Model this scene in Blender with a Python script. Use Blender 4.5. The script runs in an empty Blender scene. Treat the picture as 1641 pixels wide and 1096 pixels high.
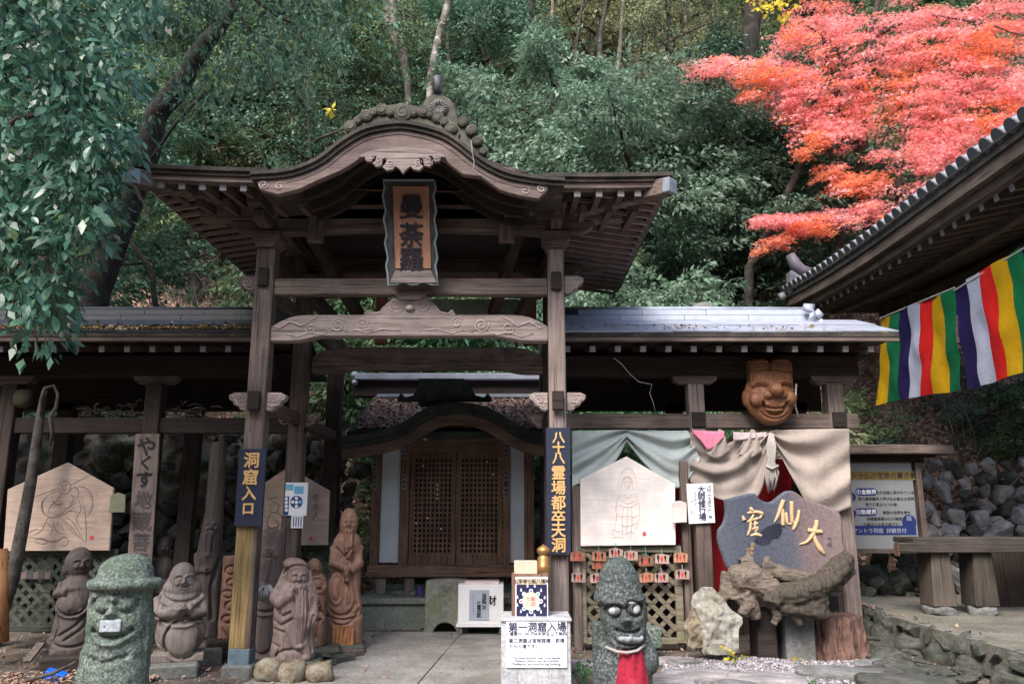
import bpy, bmesh, math, random
import numpy as np
from mathutils import Vector, Matrix, Euler, noise

sc = bpy.context.scene
COL = sc.collection
R = math.radians
rnd = random.Random(11)
nr = np.random.RandomState(5)

# ------------------------------------------------------------------ camera, sky, sun, exposure
FPX, PITCH, EYE = 1276.0, R(12.0), 1.6
CX, CY = 820.5, 548.0
cam_d = bpy.data.cameras.new('camera'); cam_d.sensor_width = 36.0
cam_d.lens = 36.0 * FPX / 1641.0; cam_d.clip_start = 0.05; cam_d.clip_end = 600
cam = bpy.data.objects.new('camera', cam_d); COL.objects.link(cam)
cam.location = (0, 0, EYE); cam.rotation_euler = (R(90) + PITCH, 0, 0)
sc.camera = cam

world = bpy.data.worlds.new('World'); sc.world = world; world.use_nodes = True
wn = world.node_tree.nodes; wl = world.node_tree.links
bg = wn['Background']
sky = wn.new('ShaderNodeTexSky'); sky.sky_type = 'NISHITA'; sky.sun_disc = False
SUN_EL, SUN_AZ = R(48), R(205)            # sun behind and left of the camera, veiled
sky.sun_elevation = SUN_EL; sky.sun_rotation = SUN_AZ
sky.air_density = 1.2; sky.dust_density = 3.0; sky.ozone_density = 1.0
wl.new(sky.outputs[0], bg.inputs[0]); bg.inputs[1].default_value = 0.12
sun_d = bpy.data.lights.new('sun', 'SUN'); sun_d.energy = 1.5; sun_d.angle = R(28); sun_d.color = (1.0, 0.95, 0.9)
sun = bpy.data.objects.new('sun', sun_d); COL.objects.link(sun)
sd = Vector((math.sin(SUN_AZ) * math.cos(SUN_EL), math.cos(SUN_AZ) * math.cos(SUN_EL), math.sin(SUN_EL)))
sun.rotation_euler = (-sd).to_track_quat('-Z', 'Y').to_euler(); sun.location = sd * 40
vs = sc.view_settings
vs.view_transform = 'Standard'; vs.look = 'None'; vs.gamma = 1.0; vs.use_curve_mapping = False
vs.exposure = 1.68
sc.cycles.max_bounces = 6; sc.cycles.diffuse_bounces = 3; sc.cycles.transmission_bounces = 4; sc.cycles.transparent_max_bounces = 4

# ------------------------------------------------------------------ measuring helpers
SP, CP = math.sin(PITCH), math.cos(PITCH)
def at(px, py, Y):
    """world point at distance Y for a measured position in the photograph"""
    u, v = (px - CX) / FPX, (CY - py) / FPX
    t = Y / (CP - v * SP)
    return Vector((u * t, Y, EYE + (SP + v * CP) * t))
def Xat(px, Y, z=1.6): return (px - CX) / FPX * (Y * CP + (z - EYE) * SP)
def Zat(py, Y): return at(CX, py, Y).z

# ------------------------------------------------------------------ object helpers
def tag(o, label=None, cat=None, group=None, kind=None):
    if label: o['label'] = label
    if cat: o['category'] = cat
    if group: o['group'] = group
    if kind: o['kind'] = kind
    return o
def thing(name, label, cat, loc=(0, 0, 0), rz=0.0, group=None):
    o = bpy.data.objects.new(name, None); COL.objects.link(o)
    o.location = loc; o.rotation_euler = (0, 0, rz); o.empty_display_size = 0.1
    return tag(o, label, cat, group)
ROOTLOC = {}
def rootloc(p):
    while p is not None and p.parent is not None: p = p.parent
    return Vector(p.location) if p is not None else Vector((0, 0, 0))
class MB:
    def __init__(s): s.v = []; s.f = []
    def add(s, vs_, fs_):
        n = len(s.v); s.v += [tuple(p) for p in vs_]; s.f += [tuple(i + n for i in f) for f in fs_]; return s
    def box(s, c, d, rot=None):
        c = Vector(c); h = Vector(d) * .5
        ps = [Vector((x, y, z)) for x in (-h.x, h.x) for y in (-h.y, h.y) for z in (-h.z, h.z)]
        if rot is not None:
            m = rot if isinstance(rot, Matrix) else Euler(rot).to_matrix()
            ps = [m @ p for p in ps]
        return s.add([c + p for p in ps], [(0, 1, 3, 2), (4, 6, 7, 5), (0, 4, 5, 1), (2, 3, 7, 6), (0, 2, 6, 4), (1, 5, 7, 3)])
    def bb(s, x0, x1, y0, y1, z0, z1): return s.box(((x0 + x1) / 2, (y0 + y1) / 2, (z0 + z1) / 2), (abs(x1 - x0), abs(y1 - y0), abs(z1 - z0)))
    def bar(s, a, b, w, h, up=(0, 0, 1)):
        a, b = Vector(a), Vector(b); d = b - a; L = d.length; d.normalize()
        r = d.cross(Vector(up)); r.normalize(); u = r.cross(d)
        m = Matrix((r, d, u)).transposed()
        return s.box((a + b) / 2, (w, L, h), m)
    def prism(s, pts, y0, y1):
        """closed XZ outline extruded along Y"""
        n = len(pts)
        a = sum(pts[i][0] * pts[(i + 1) % n][1] - pts[(i + 1) % n][0] * pts[i][1] for i in range(n))
        if a < 0: pts = pts[::-1]
        vs_ = [(p[0], y0, p[1]) for p in pts] + [(p[0], y1, p[1]) for p in pts]
        fs_ = [tuple(range(n)), tuple(range(2 * n - 1, n - 1, -1))] + [(i, i + n, (i + 1) % n + n, (i + 1) % n) for i in range(n)]
        return s.add(vs_, fs_)
    def prismx(s, pts, x0, x1):
        n = len(pts)
        vs_ = [(x0, p[0], p[1]) for p in pts] + [(x1, p[0], p[1]) for p in pts]
        fs_ = [tuple(range(n)), tuple(range(2 * n - 1, n - 1, -1))] + [(i, i + n, (i + 1) % n + n, (i + 1) % n) for i in range(n)]
        return s.add(vs_, fs_)
    def tube(s, pts, rad, n=8, cap=True):
        pts = [Vector(p) for p in pts]; k = len(pts)
        if not hasattr(rad, '__len__'): rad = [rad] * k
        ref = Vector((.13, .31, 1)); vs_ = []; fs_ = []
        for i, p in enumerate(pts):
            d = (pts[min(i + 1, k - 1)] - pts[max(i - 1, 0)]).normalized()
            r = d.cross(ref)
            if r.length < .05: r = d.cross(Vector((1, .2, 0)))
            r.normalize(); u = r.cross(d)
            for j in range(n):
                a = 2 * math.pi * j / n
                vs_.append(p + (r * math.cos(a) + u * math.sin(a)) * rad[i])
        for i in range(k - 1):
            for j in range(n): fs_.append((i * n + j, i * n + (j + 1) % n, (i + 1) * n + (j + 1) % n, (i + 1) * n + j))
        if cap: fs_ += [tuple(range(n))[::-1], tuple(range((k - 1) * n, k * n))]
        return s.add(vs_, fs_)
    def lathe(s, c, prof, n=20):
        c = Vector(c); vs_ = []; fs_ = []
        for r, z in prof:
            for j in range(n):
                a = 2 * math.pi * j / n; vs_.append((c.x + r * math.cos(a), c.y + r * math.sin(a), c.z + z))
        for i in range(len(prof) - 1):
            for j in range(n): fs_.append((i * n + j, i * n + (j + 1) % n, (i + 1) * n + (j + 1) % n, (i + 1) * n + j))
        fs_ += [tuple(range(n))[::-1], tuple(range((len(prof) - 1) * n, len(prof) * n))]
        return s.add(vs_, fs_)
    def disc(s, c, r, y1, n=20):
        """disc facing the viewer (axis Y) from c.y to y1"""
        return s.prism([(c[0] + r * math.cos(2 * math.pi * i / n), c[2] + r * math.sin(2 * math.pi * i / n)) for i in range(n)], c[1], y1)
    def ribbon(s, pts, w, y, th=.003):
        """flat stroke in an XZ plane"""
        k = len(pts)
        if not hasattr(w, '__len__'): w = [w] * k
        L = []; Rr = []
        for i in range(k):
            a, b = pts[max(i - 1, 0)], pts[min(i + 1, k - 1)]
            dx, dz = b[0] - a[0], b[1] - a[1]; l = math.hypot(dx, dz) or 1
            nx, nz = -dz / l * w[i] / 2, dx / l * w[i] / 2
            L.append((pts[i][0] + nx, y, pts[i][1] + nz)); Rr.append((pts[i][0] - nx, y, pts[i][1] - nz))
        fs_ = [(i, i + 1, k + i + 1, k + i) for i in range(k - 1)]
        return s.add(L + Rr, fs_)
    def build(s, name, mat, parent=None, smooth=False, bevel=0.0, base=None, link=True):
        base = rootloc(parent) if base is None else Vector(base)
        me = bpy.data.meshes.new(name)
        me.from_pydata([(v[0] - base.x, v[1] - base.y, v[2] - base.z) for v in s.v], [], s.f); me.update()
        if mat: me.materials.append(mat)
        if smooth:
            for p in me.polygons: p.use_smooth = True
        o = bpy.data.objects.new(name, me)
        if link: COL.objects.link(o)
        if parent is not None: o.parent = parent
        else: o.location = base
        if bevel:
            m = o.modifiers.new('bevel', 'BEVEL'); m.width = bevel; m.segments = 1; m.limit_method = 'ANGLE'; m.angle_limit = R(40)
        return o
def fixn(o):
    bm = bmesh.new(); bm.from_mesh(o.data); bmesh.ops.recalc_face_normals(bm, faces=bm.faces); bm.to_mesh(o.data); bm.free(); return o
def piece(name, mesh, parent, loc, rot=(0, 0, 0), scale=(1, 1, 1), mat=None, bevel=0):
    o = bpy.data.objects.new(name, mesh); COL.objects.link(o)
    o.parent = parent; rl = rootloc(parent) if parent is not None else Vector((0, 0, 0))
    o.location = Vector(loc) - rl; o.rotation_euler = rot; o.scale = scale
    if mat is not None:
        o.material_slots[0].link = 'OBJECT'; o.material_slots[0].material = mat
    if bevel:
        m = o.modifiers.new('bevel', 'BEVEL'); m.width = bevel; m.segments = 1; m.limit_method = 'ANGLE'; m.angle_limit = R(40)
    return o
def copy_tree(o, parent=None):
    c = o.copy(); COL.objects.link(c)
    if parent is not None: c.parent = parent
    for ch in list(o.children): copy_tree(ch, c)
    return c
def npmesh(name, V, Fq, mat, parent=None, smooth=False, n=4, base=None):
    """fast mesh of n-gons from numpy arrays"""
    me = bpy.data.meshes.new(name); V = np.asarray(V, dtype=np.float32)
    base = (rootloc(parent) if base is None else base)
    V = V - np.array(tuple(base), dtype=np.float32)
    me.vertices.add(len(V)); me.vertices.foreach_set('co', V.ravel())
    Fq = np.asarray(Fq, dtype=np.int32); k = len(Fq)
    me.loops.add(k * n); me.loops.foreach_set('vertex_index', Fq.ravel())
    me.polygons.add(k); me.polygons.foreach_set('loop_start', np.arange(0, k * n, n, dtype=np.int32))
    try: me.polygons.foreach_set('loop_total', np.full(k, n, dtype=np.int32))
    except Exception: pass
    me.update(calc_edges=True)
    if smooth: me.polygons.foreach_set('use_smooth', np.ones(k, dtype=bool))
    me.materials.append(mat)
    o = bpy.data.objects.new(name, me); COL.objects.link(o)
    if parent is not None: o.parent = parent
    else: o.location = base
    return o

# ------------------------------------------------------------------ materials
MATS = {}
def newmat(name, rough=.8, spec=.3):
    m = bpy.data.materials.new(name); m.use_nodes = True; nt = m.node_tree
    b = nt.nodes['Principled BSDF']; b.inputs['Roughness'].default_value = rough
    b.inputs['Specular IOR Level'].default_value = spec
    return m, nt, b
def ramp(nt, stops):
    r = nt.nodes.new('ShaderNodeValToRGB'); e = r.color_ramp.elements
    while len(e) < len(stops): e.new(.5)
    for i, (p, c) in enumerate(stops): e[i].position = p; e[i].color = (*c, 1)
    return r
def coords(nt, scale=(1, 1, 1), kind='Object'):
    tc = nt.nodes.new('ShaderNodeTexCoord'); mp = nt.nodes.new('ShaderNodeMapping')
    mp.inputs['Scale'].default_value = scale
    nt.links.new(tc.outputs[kind], mp.inputs['Vector'])
    return mp
def mixc(nt, fac, a, b, mode='MIX'):
    m = nt.nodes.new('ShaderNodeMix'); m.data_type = 'RGBA'; m.blend_type = mode
    if isinstance(fac, (int, float)): m.inputs[0].default_value = fac
    else: nt.links.new(fac, m.inputs[0])
    for s_, v in ((m.inputs[6], a), (m.inputs[7], b)):
        if isinstance(v, tuple): s_.default_value = (*v, 1)
        else: nt.links.new(v, s_)
    return m.outputs[2]
def tnoise(nt, vec, scale, detail=6, rough=.6, dist=0):
    n = nt.nodes.new('ShaderNodeTexNoise'); n.inputs['Scale'].default_value = scale
    n.inputs['Detail'].default_value = detail; n.inputs['Roughness'].default_value = rough; n.inputs['Distortion'].default_value = dist
    nt.links.new(vec, n.inputs['Vector']); return n.outputs['Fac']
def bump(nt, h, bsdf, strength=.4, dist=.01):
    b = nt.nodes.new('ShaderNodeBump'); b.inputs['Strength'].default_value = strength; b.inputs['Distance'].default_value = dist
    nt.links.new(h, b.inputs['Height']); nt.links.new(b.outputs[0], bsdf.inputs['Normal'])
def wood(name, a, b, axis='z', rough=.8, stain=.5, stainc=None, crack=.85):
    m, nt, bs = newmat(name, rough)
    s = {'x': (1.2, 22, 22), 'y': (22, 1.2, 22), 'z': (22, 22, 1.2)}[axis]
    mp = coords(nt, s); g = tnoise(nt, mp.outputs[0], 1.6, 8, .62, .6)
    r = ramp(nt, [(.32, b), (.52, a), (.75, tuple(min(1, x * 1.25) for x in a))]); nt.links.new(g, r.inputs[0])
    mp2 = coords(nt, (1, 1, 1)); st = tnoise(nt, mp2.outputs[0], 2.3, 5, .6)
    r2 = ramp(nt, [(.42, (0, 0, 0)), (.68, (1, 1, 1))]); nt.links.new(st, r2.inputs[0])
    sc_ = nt.nodes.new('ShaderNodeMath'); sc_.operation = 'MULTIPLY'; sc_.inputs[1].default_value = stain
    nt.links.new(r2.outputs[0], sc_.inputs[0])
    c = mixc(nt, sc_.outputs[0], r.outputs[0], stainc or tuple(x * .45 for x in b))
    mp3 = coords(nt, tuple(v * (2.2 if v > 5 else .7) for v in s)); ck = tnoise(nt, mp3.outputs[0], 1.3, 3, .5, .3)
    r3 = ramp(nt, [(.36, (.28, .28, .28)), (.42, (1, 1, 1))]); nt.links.new(ck, r3.inputs[0]); c = mixc(nt, crack, c, r3.outputs[0], 'MULTIPLY')
    mp4 = coords(nt, (.9, .9, .9)); bl_ = tnoise(nt, mp4.outputs[0], 1.7, 4, .6); r4 = ramp(nt, [(.38, (.72, .72, .74)), (.66, (1.22, 1.2, 1.2))]); nt.links.new(bl_, r4.inputs[0]); c = mixc(nt, .8, c, r4.outputs[0], 'MULTIPLY')
    oi = nt.nodes.new('ShaderNodeObjectInfo')
    hv = nt.nodes.new('ShaderNodeHueSaturation'); nt.links.new(c, hv.inputs['Color'])
    mr = nt.nodes.new('ShaderNodeMapRange'); mr.inputs[3].default_value = .82; mr.inputs[4].default_value = 1.18
    nt.links.new(oi.outputs['Random'], mr.inputs[0]); nt.links.new(mr.outputs[0], hv.inputs['Value'])
    nt.links.new(hv.outputs[0], bs.inputs['Base Color'])
    bump(nt, g, bs, .5, .008); return m
def speck(name, cols, scale=6, scale2=60, rough=.9, bstr=.6, bdist=.012, spec=.25, low=.35, high=.68, moss=None, mossamt=.6, mscale=1.6):
    """mottled stone, earth or plaster"""
    m, nt, bs = newmat(name, rough, spec); mp = coords(nt)
    n1 = tnoise(nt, mp.outputs[0], scale, 8, .65, .3); n2 = tnoise(nt, mp.outputs[0], scale2, 4, .6)
    r = ramp(nt, [(low + (high - low) * i / (len(cols) - 1), c) for i, c in enumerate(cols)]); nt.links.new(n1, r.inputs[0])
    r2 = ramp(nt, [(.3, (.45, .45, .45)), (.62, (1, 1, 1))]); nt.links.new(n2, r2.inputs[0])
    c = mixc(nt, .8, r.outputs[0], r2.outputs[0], 'MULTIPLY')
    if moss:
        n3 = tnoise(nt, mp.outputs[0], mscale, 6, .65); r3 = ramp(nt, [(.45, (0, 0, 0)), (.62, (mossamt,) * 3)]); nt.links.new(n3, r3.inputs[0])
        c = mixc(nt, r3.outputs[0], c, moss)
    nt.links.new(c, bs.inputs['Base Color'])
    ad = nt.nodes.new('ShaderNodeMath'); ad.operation = 'ADD'; nt.links.new(n1, ad.inputs[0])
    ml = nt.nodes.new('ShaderNodeMath'); ml.operation = 'MULTIPLY'; ml.inputs[1].default_value = .35; nt.links.new(n2, ml.inputs[0]); nt.links.new(ml.outputs[0], ad.inputs[1])
    bump(nt, ad.outputs[0], bs, bstr, bdist); return m
def flat(name, c, rough=.7, spec=.3, var=.12, scale=8, metal=0, b=.15):
    m, nt, bs = newmat(name, rough, spec); mp = coords(nt); n1 = tnoise(nt, mp.outputs[0], scale, 6, .65)
    r = ramp(nt, [(.3, tuple(x * (1 - var) for x in c)), (.7, tuple(min(1, x * (1 + var)) for x in c))]); nt.links.new(n1, r.inputs[0])
    nt.links.new(r.outputs[0], bs.inputs['Base Color']); bs.inputs['Metallic'].default_value = metal
    bump(nt, n1, bs, b, .004); return m
def leafmat(name, cols, trans=.35, rough=.45, spec=.4, tcol=None, noise_scale=.35):
    """each leaf (mesh island) takes its own tint; whole sprays drift in hue"""
    m = bpy.data.materials.new(name); m.use_nodes = True; nt = m.node_tree
    bs = nt.nodes['Principled BSDF']; bs.inputs['Roughness'].default_value = rough; bs.inputs['Specular IOR Level'].default_value = spec
    g = nt.nodes.new('ShaderNodeNewGeometry'); mp = coords(nt); n1 = tnoise(nt, mp.outputs[0], noise_scale * 4, 3, .6)
    a = nt.nodes.new('ShaderNodeMath'); a.operation = 'MULTIPLY_ADD'; a.inputs[1].default_value = .45; nt.links.new(g.outputs['Random Per Island'], a.inputs[0])
    s2 = nt.nodes.new('ShaderNodeMath'); s2.operation = 'MULTIPLY_ADD'; s2.inputs[1].default_value = 1.5; s2.inputs[2].default_value = -.48
    nt.links.new(n1, s2.inputs[0]); nt.links.new(s2.outputs[0], a.inputs[2])
    r = ramp(nt, [(i / (len(cols) - 1), c) for i, c in enumerate(cols)]); nt.links.new(a.outputs[0], r.inputs[0])
    nt.links.new(r.outputs[0], bs.inputs['Base Color'])
    t = nt.nodes.new('ShaderNodeBsdfTranslucent')
    tc = mixc(nt, .5, r.outputs[0], tcol) if tcol else r.outputs[0]
    nt.links.new(tc, t.inputs[0])
    mx = nt.nodes.new('ShaderNodeMixShader'); mx.inputs[0].default_value = trans
    nt.links.new(bs.outputs[0], mx.inputs[1]); nt.links.new(t.outputs[0], mx.inputs[2])
    nt.links.new(mx.outputs[0], nt.nodes['Material Output'].inputs[0]); return m

def cloth(name, c, stain=.25):
    m, nt, bs = newmat(name, .95, .15); mp = coords(nt); n1 = tnoise(nt, mp.outputs[0], 1.8, 7, .7, .5); n2 = tnoise(nt, mp.outputs[0], 9, 6, .7, 1.5)
    r = ramp(nt, [(.3, tuple(x * (1 - stain) for x in c)), (.55, c), (.75, tuple(min(1, x * 1.12) for x in c))]); nt.links.new(n1, r.inputs[0])
    n3 = tnoise(nt, mp.outputs[0], 240, 2, .5); r3 = ramp(nt, [(.3, (.86, .86, .86)), (.7, (1, 1, 1))]); nt.links.new(n3, r3.inputs[0])
    nt.links.new(mixc(nt, .7, r.outputs[0], r3.outputs[0], 'MULTIPLY'), bs.inputs['Base Color']); bump(nt, n2, bs, .55, .02); return m
W_A, W_B = (.17, .130, .113), (.075, .056, .049)
wood_z = wood('weathered_wood_upright', W_A, W_B, 'z', stain=.45)
wood_x = wood('weathered_wood_level', W_A, W_B, 'x', stain=.45)
wood_y = wood('weathered_wood_deep', (.13, .093, .082), (.06, .042, .038), 'y', stain=.4)
wood_pale = wood('silvered_wood', (.29, .24, .22), (.165, .135, .122), 'x', stain=.3, stainc=(.12, .09, .09))
wood_pale_z = wood('silvered_wood_upright', (.26, .208, .188), (.145, .113, .10), 'z', stain=.3)
wood_dark = wood('shade_darkened_aged_wood', (.038, .028, .025), (.02, .015, .013), 'x', stain=.4)  # colour lowered so that the shade indoors stays near black
wood_dark_z = wood('shade_darkened_aged_wood_upright', (.058, .043, .037), (.028, .021, .018), 'z', stain=.4)  # upright copy, shade of rear posts put into the colour
wood_red = wood('reddish_board', (.24, .095, .065), (.13, .055, .038), 'y', stain=.3)
wood_brown = wood('brown_door_wood', (.21, .125, .09), (.12, .07, .052), 'z', stain=.3)
wood_brown_x = wood('brown_door_wood_level', (.22, .135, .10), (.13, .08, .06), 'x', stain=.3)
wood_board = wood('pale_ema_wood', (.43, .335, .28), (.36, .275, .225), 'x', stain=.25, stainc=(.38, .28, .22), crack=.12)
wood_board_white = wood('fresh_ema_wood', (.78, .72, .68), (.755, .69, .645), 'x', stain=.15, stainc=(.6, .52, .46), crack=.05)
wood_sign = wood('orange_sign_wood', (.44, .23, .15), (.33, .16, .10), 'z', stain=.3, crack=.25)
wood_cut = wood('end_grain', (.30, .27, .28), (.2, .17, .17), 'x', stain=.3)
lattice_m = wood('lattice_slat_wood', (.22, .19, .14), (.13, .11, .08), 'x', stain=.5, stainc=(.10, .12, .06))
whitetip = flat('pale_rafter_tip', (.20, .185, .20), .8)
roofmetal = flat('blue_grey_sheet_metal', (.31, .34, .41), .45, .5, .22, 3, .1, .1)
roofmetal_d = flat('shade_dark_sheet_metal', (.035, .04, .05), .5, .4, .3, 3, .1)  # tree shade over the left roof put into the metal colour
roofdark = speck('dark_roof_edge', [(.035, .033, .03), (.06, .05, .045), (.09, .08, .065)], 4, 40)
copper = speck('moss_green_roof', [(.025, .032, .03), (.04, .052, .047), (.06, .065, .055)], 3, 40)
bronze = speck('mossy_ornament_bronze', [(.035, .034, .026), (.075, .068, .05), (.13, .12, .09)], 5, 60, .6, .3)
tilem = flat('grey_roof_tile', (.27, .275, .31), .4, .5, .2, 5)
tiledark = flat('dark_tile_face', (.06, .065, .075), .5, .4, .25, 20)
plaster = flat('white_plaster', (.60, .64, .70), .85, .2, .06, 4)
concrete = speck('green_stained_concrete', [(.18, .20, .18), (.25, .27, .24), (.30, .32, .29)], 2.5, 30, moss=(.10, .15, .08), mossamt=.5)
paving = speck('worn_concrete_paving', [(.17, .16, .15), (.29, .275, .26), (.39, .38, .37)], 1.1, 26, .85, .4, .008, low=.3, high=.7, moss=(.13, .125, .11), mossamt=.5, mscale=2.6)
earth = speck('trodden_earth', [(.09, .07, .055), (.16, .125, .10), (.23, .19, .155)], 2.2, 30, 1, .9, .03)
hillearth = speck('leaf_littered_soil', [(.08, .055, .04), (.16, .105, .078), (.24, .165, .125)], 2.5, 25, 1, 1, .08)
navy = flat('navy_board', (.016, .022, .045), .6, .3, .2)
gold = flat('gold_paint', (.58, .36, .15), .5, .4, .12)
ink = flat('black_ink', (.025, .022, .03), .7)
inkblue = flat('dark_blue_ink', (.05, .055, .11), .7)
redink = flat('red_seal_ink', (.6, .08, .07), .7)
white = flat('white_paint', (.78, .78, .80), .5, .4, .05, 4)
paper = flat('white_paper', (.82, .84, .88), .8, .2, .03)
redpaint = flat('red_cloth', (.33, .015, .02), .8, .2, .2)
# ------------------------------------------------------------------ terrain, ground, path
def sstep(a, b, x):
    t = min(1, max(0, (x - a) / (b - a))); return t * t * (3 - 2 * t)
def hz(x, y):
    """height of the ground"""
    y0 = 12.7 + 1.1 * sstep(-3.2, -2.0, x) * (1 - sstep(.9, 2.2, x)) + .55 * sstep(3.5, 4.8, x)
    t = y - y0
    if t <= 0: z = 0.0
    else:
        z = t * .93 if t > .6 else t * t * .93 / 1.2 + .0
        if t > .6: z -= .28
        z += sstep(3.6, 4.8, x) * min(1.5, t * 3.0)
        n = noise.fractal(Vector((x * .35, y * .35, 3.1)), 1.0, 2.0, 4)
        z += n * .55 * min(1, t * .4)
    if x > 0: z += .0
    return z
V = []; Fc = []
xs = np.concatenate([np.linspace(-120, -16, 14), np.linspace(-14, 16, 121), np.linspace(18, 120, 14)])
ys = np.concatenate([np.linspace(-60, 10, 15), np.linspace(10.5, 30, 90), np.linspace(31, 130, 60)])
for y in ys:
    for x in xs: V.append((x, y, hz(x, y) if y < 75 else hz(x, 75) + (y - 75) * .2))
nx = len(xs)
for j in range(len(ys) - 1):
    for i in range(nx - 1): Fc.append((j * nx + i, j * nx + i + 1, (j + 1) * nx + i + 1, (j + 1) * nx + i))
g = npmesh('hillside_ground', V, Fc, hillearth, smooth=True); tag(g, kind='structure')

def sheet(name, pts, z, mat, th=.0, kind='structure', sub=0):
    mb = MB(); n = len(pts)
    mb.add([(p[0], p[1], z) for p in pts] + [(p[0], p[1], z - .3) for p in pts],
           [tuple(range(n))] + [(i, (i + 1) % n, (i + 1) % n + n, i + n)[::-1] for i in range(n)])
    o = mb.build(name, mat); fixn(o); return tag(o, kind=kind)
sheet('courtyard_ground', [(-14, -6), (14, -6), (14, 12.9), (-14, 12.9)], .012, earth)
# concrete approach path: left edge runs from (575,1025) to (440,1096) and on towards the viewer
def pxl(y): return float(np.interp(y, [-4, 5, 7.2, 11.2], [-3.0, -2.9, -2.62, -1.98]))
def pxr_(y): return float(np.interp(y, [-4, 7.4, 11.2], [1.15, .62, .55]))
sheet('path_bed', [(-1.9, 11.15), (-2.55, 7.2), (-2.85, 5.0), (-2.9, -3.9), (1.1, -3.9), (.58, 7.4), (.5, 11.15)], .018, roofdark)
for ya, yb in ((11.2, 9.42), (9.408, 7.72), (7.708, 6.0), (5.988, 3.0), (2.988, -4)):
    for xa, xb in ((0, .52), (.524, 1)):
        q = [(pxl(y) + (pxr_(y) - pxl(y)) * t, y) for y, t in ((ya, xa), (yb, xa), (yb, xb), (ya, xb))]
        sheet('path', q, .03 + rnd.uniform(-.002, .003), paving)
# paved strip in front of the wings
mb = MB()
for k in range(7):
    a = (-2.2 - k * .02, 9.9 - k * .36)
def rockmesh(name, seed, mat, rough=.28, sub=3, flatten=1.0):
    bm = bmesh.new(); bmesh.ops.create_icosphere(bm, subdivisions=sub, radius=1.0)
    for v in bm.verts:
        p = v.co.normalized(); o_ = Vector((seed * 7.3, seed * 1.7, seed * 3.1))
        d = 1 + rough * (noise.noise(p * 1.1 + o_) * 1.3) + rough * .45 * noise.noise(p * 2.9 + o_)
        q = p * d
        for ax in range(3):                         # knock flats off the sides as split stone has
            q[ax] = max(-.8, min(.8, q[ax] + .06 * noise.noise(p * 5 + o_)))
        q.z *= flatten; v.co = q
    me = bpy.data.meshes.new(name); bm.to_mesh(me); bm.free(); me.materials.append(mat)
    for p in me.polygons: p.use_smooth = True
    return me
stone_grey = speck('grey_field_stone', [(.11, .115, .12), (.22, .215, .22), (.33, .31, .31)], 2.2, 22, .9, .7, .03, moss=(.07, .09, .05), mossamt=.45)
stone_dark = speck('dark_damp_stone', [(.04, .042, .038), (.09, .09, .082), (.15, .145, .135)], 2.5, 22, .9, .7, .03, moss=(.05, .07, .04), mossamt=.5)
stone_warm = speck('ochre_rock', [(.15, .11, .07), (.30, .26, .19), (.42, .39, .33)], 1.5, 18, .9, .8, .04)
ROCKS = [rockmesh('stone', i + 1, stone_grey) for i in range(5)]
def angular(name, seed, mat):
    r = random.Random(seed * 17 + 3); bm = bmesh.new()
    for _ in range(13):
        v = Vector((r.gauss(0, 1), r.gauss(0, 1), r.gauss(0, 1))).normalized() * r.uniform(.8, 1.08); bm.verts.new(v)
    g_ = bmesh.ops.convex_hull(bm, input=bm.verts); bmesh.ops.bevel(bm, geom=list(bm.edges), offset=.09, segments=2, affect='EDGES', profile=.6)
    bmesh.ops.triangulate(bm, faces=bm.faces); bmesh.ops.subdivide_edges(bm, edges=[e for e in bm.edges if e.calc_length() > .3], cuts=2, use_grid_fill=True)
    for v in bm.verts: v.co += v.co.normalized() * .07 * noise.noise(v.co * 2.7 + Vector((seed, 0, 0)))
    me = bpy.data.meshes.new(name); bm.to_mesh(me); bm.free(); me.materials.append(mat)
    return me
ROCKS_A = [angular('boulder', i + 1, stone_grey) for i in range(6)]

# raised stone edged terrace on the right, beside the temple hall
TZ = .35
edge = [(at(1385, 972, 11.6).x, 11.9), (4.62, 10.2), (4.6, 8.6), (4.62, 7.4), (4.9, 5.2), (5.3, 3.0)]
sheet('terrace', edge + [(14, 3.0), (14, 13.2), (4.9, 13.2)], TZ, speck('terrace_earth', [(.13, .12, .10), (.2, .185, .16), (.25, .24, .21)], 1.5, 25, 1, .6, .02, moss=(.12, .14, .08), mossamt=.4))
kerb = thing('stone_kerb', 'rounded mossy stones edging the raised terrace on the right', 'kerb', (4.6, 9, 0))
def along(pts, step):
    out = []; 
    for (a, b) in zip(pts, pts[1:]):
        a, b = Vector((*a, 0)), Vector((*b, 0)); n = max(1, int((b - a).length / step))
        for i in range(n): out.append(a.lerp(b, i / n))
    return out
for i, p in enumerate(along(edge, .27)):
    s = .12 + .035 * rnd.random()
    piece('kerb_stone', ROCKS_A[i % 6], kerb, (p.x + .02, p.y, .235 + .02 * rnd.random()), (rnd.random(), rnd.random(), rnd.random() * 6), (s * 1.15, s * 1.15, s * .95), stone_dark)
    if i % 2 == 0: piece('kerb_stone', ROCKS[(i + 3) % 5], kerb, (p.x - .02, p.y + .1, .07), (rnd.random(), rnd.random(), rnd.random() * 6), (s * 1.4, s * 1.4, s), stone_dark)
lower = thing('stepping_stone_border', 'low border of grey stones running along the foot of the terrace', 'stone border', (3.9, 8, 0))
for i, p in enumerate(along([(4.25, 10.2), (4.05, 9.0), (3.75, 8.2), (3.7, 7.4), (3.9, 6.4), (4.3, 5.0)], .42)):
    s = .2 + .07 * rnd.random()
    piece('border_stone', ROCKS_A[(i + 2) % 6], lower, (p.x + rnd.uniform(-.06, .06), p.y, .05), (0, 0, rnd.random() * 6), (s * 1.25, s * 1.1, s * .5), stone_dark)
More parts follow.
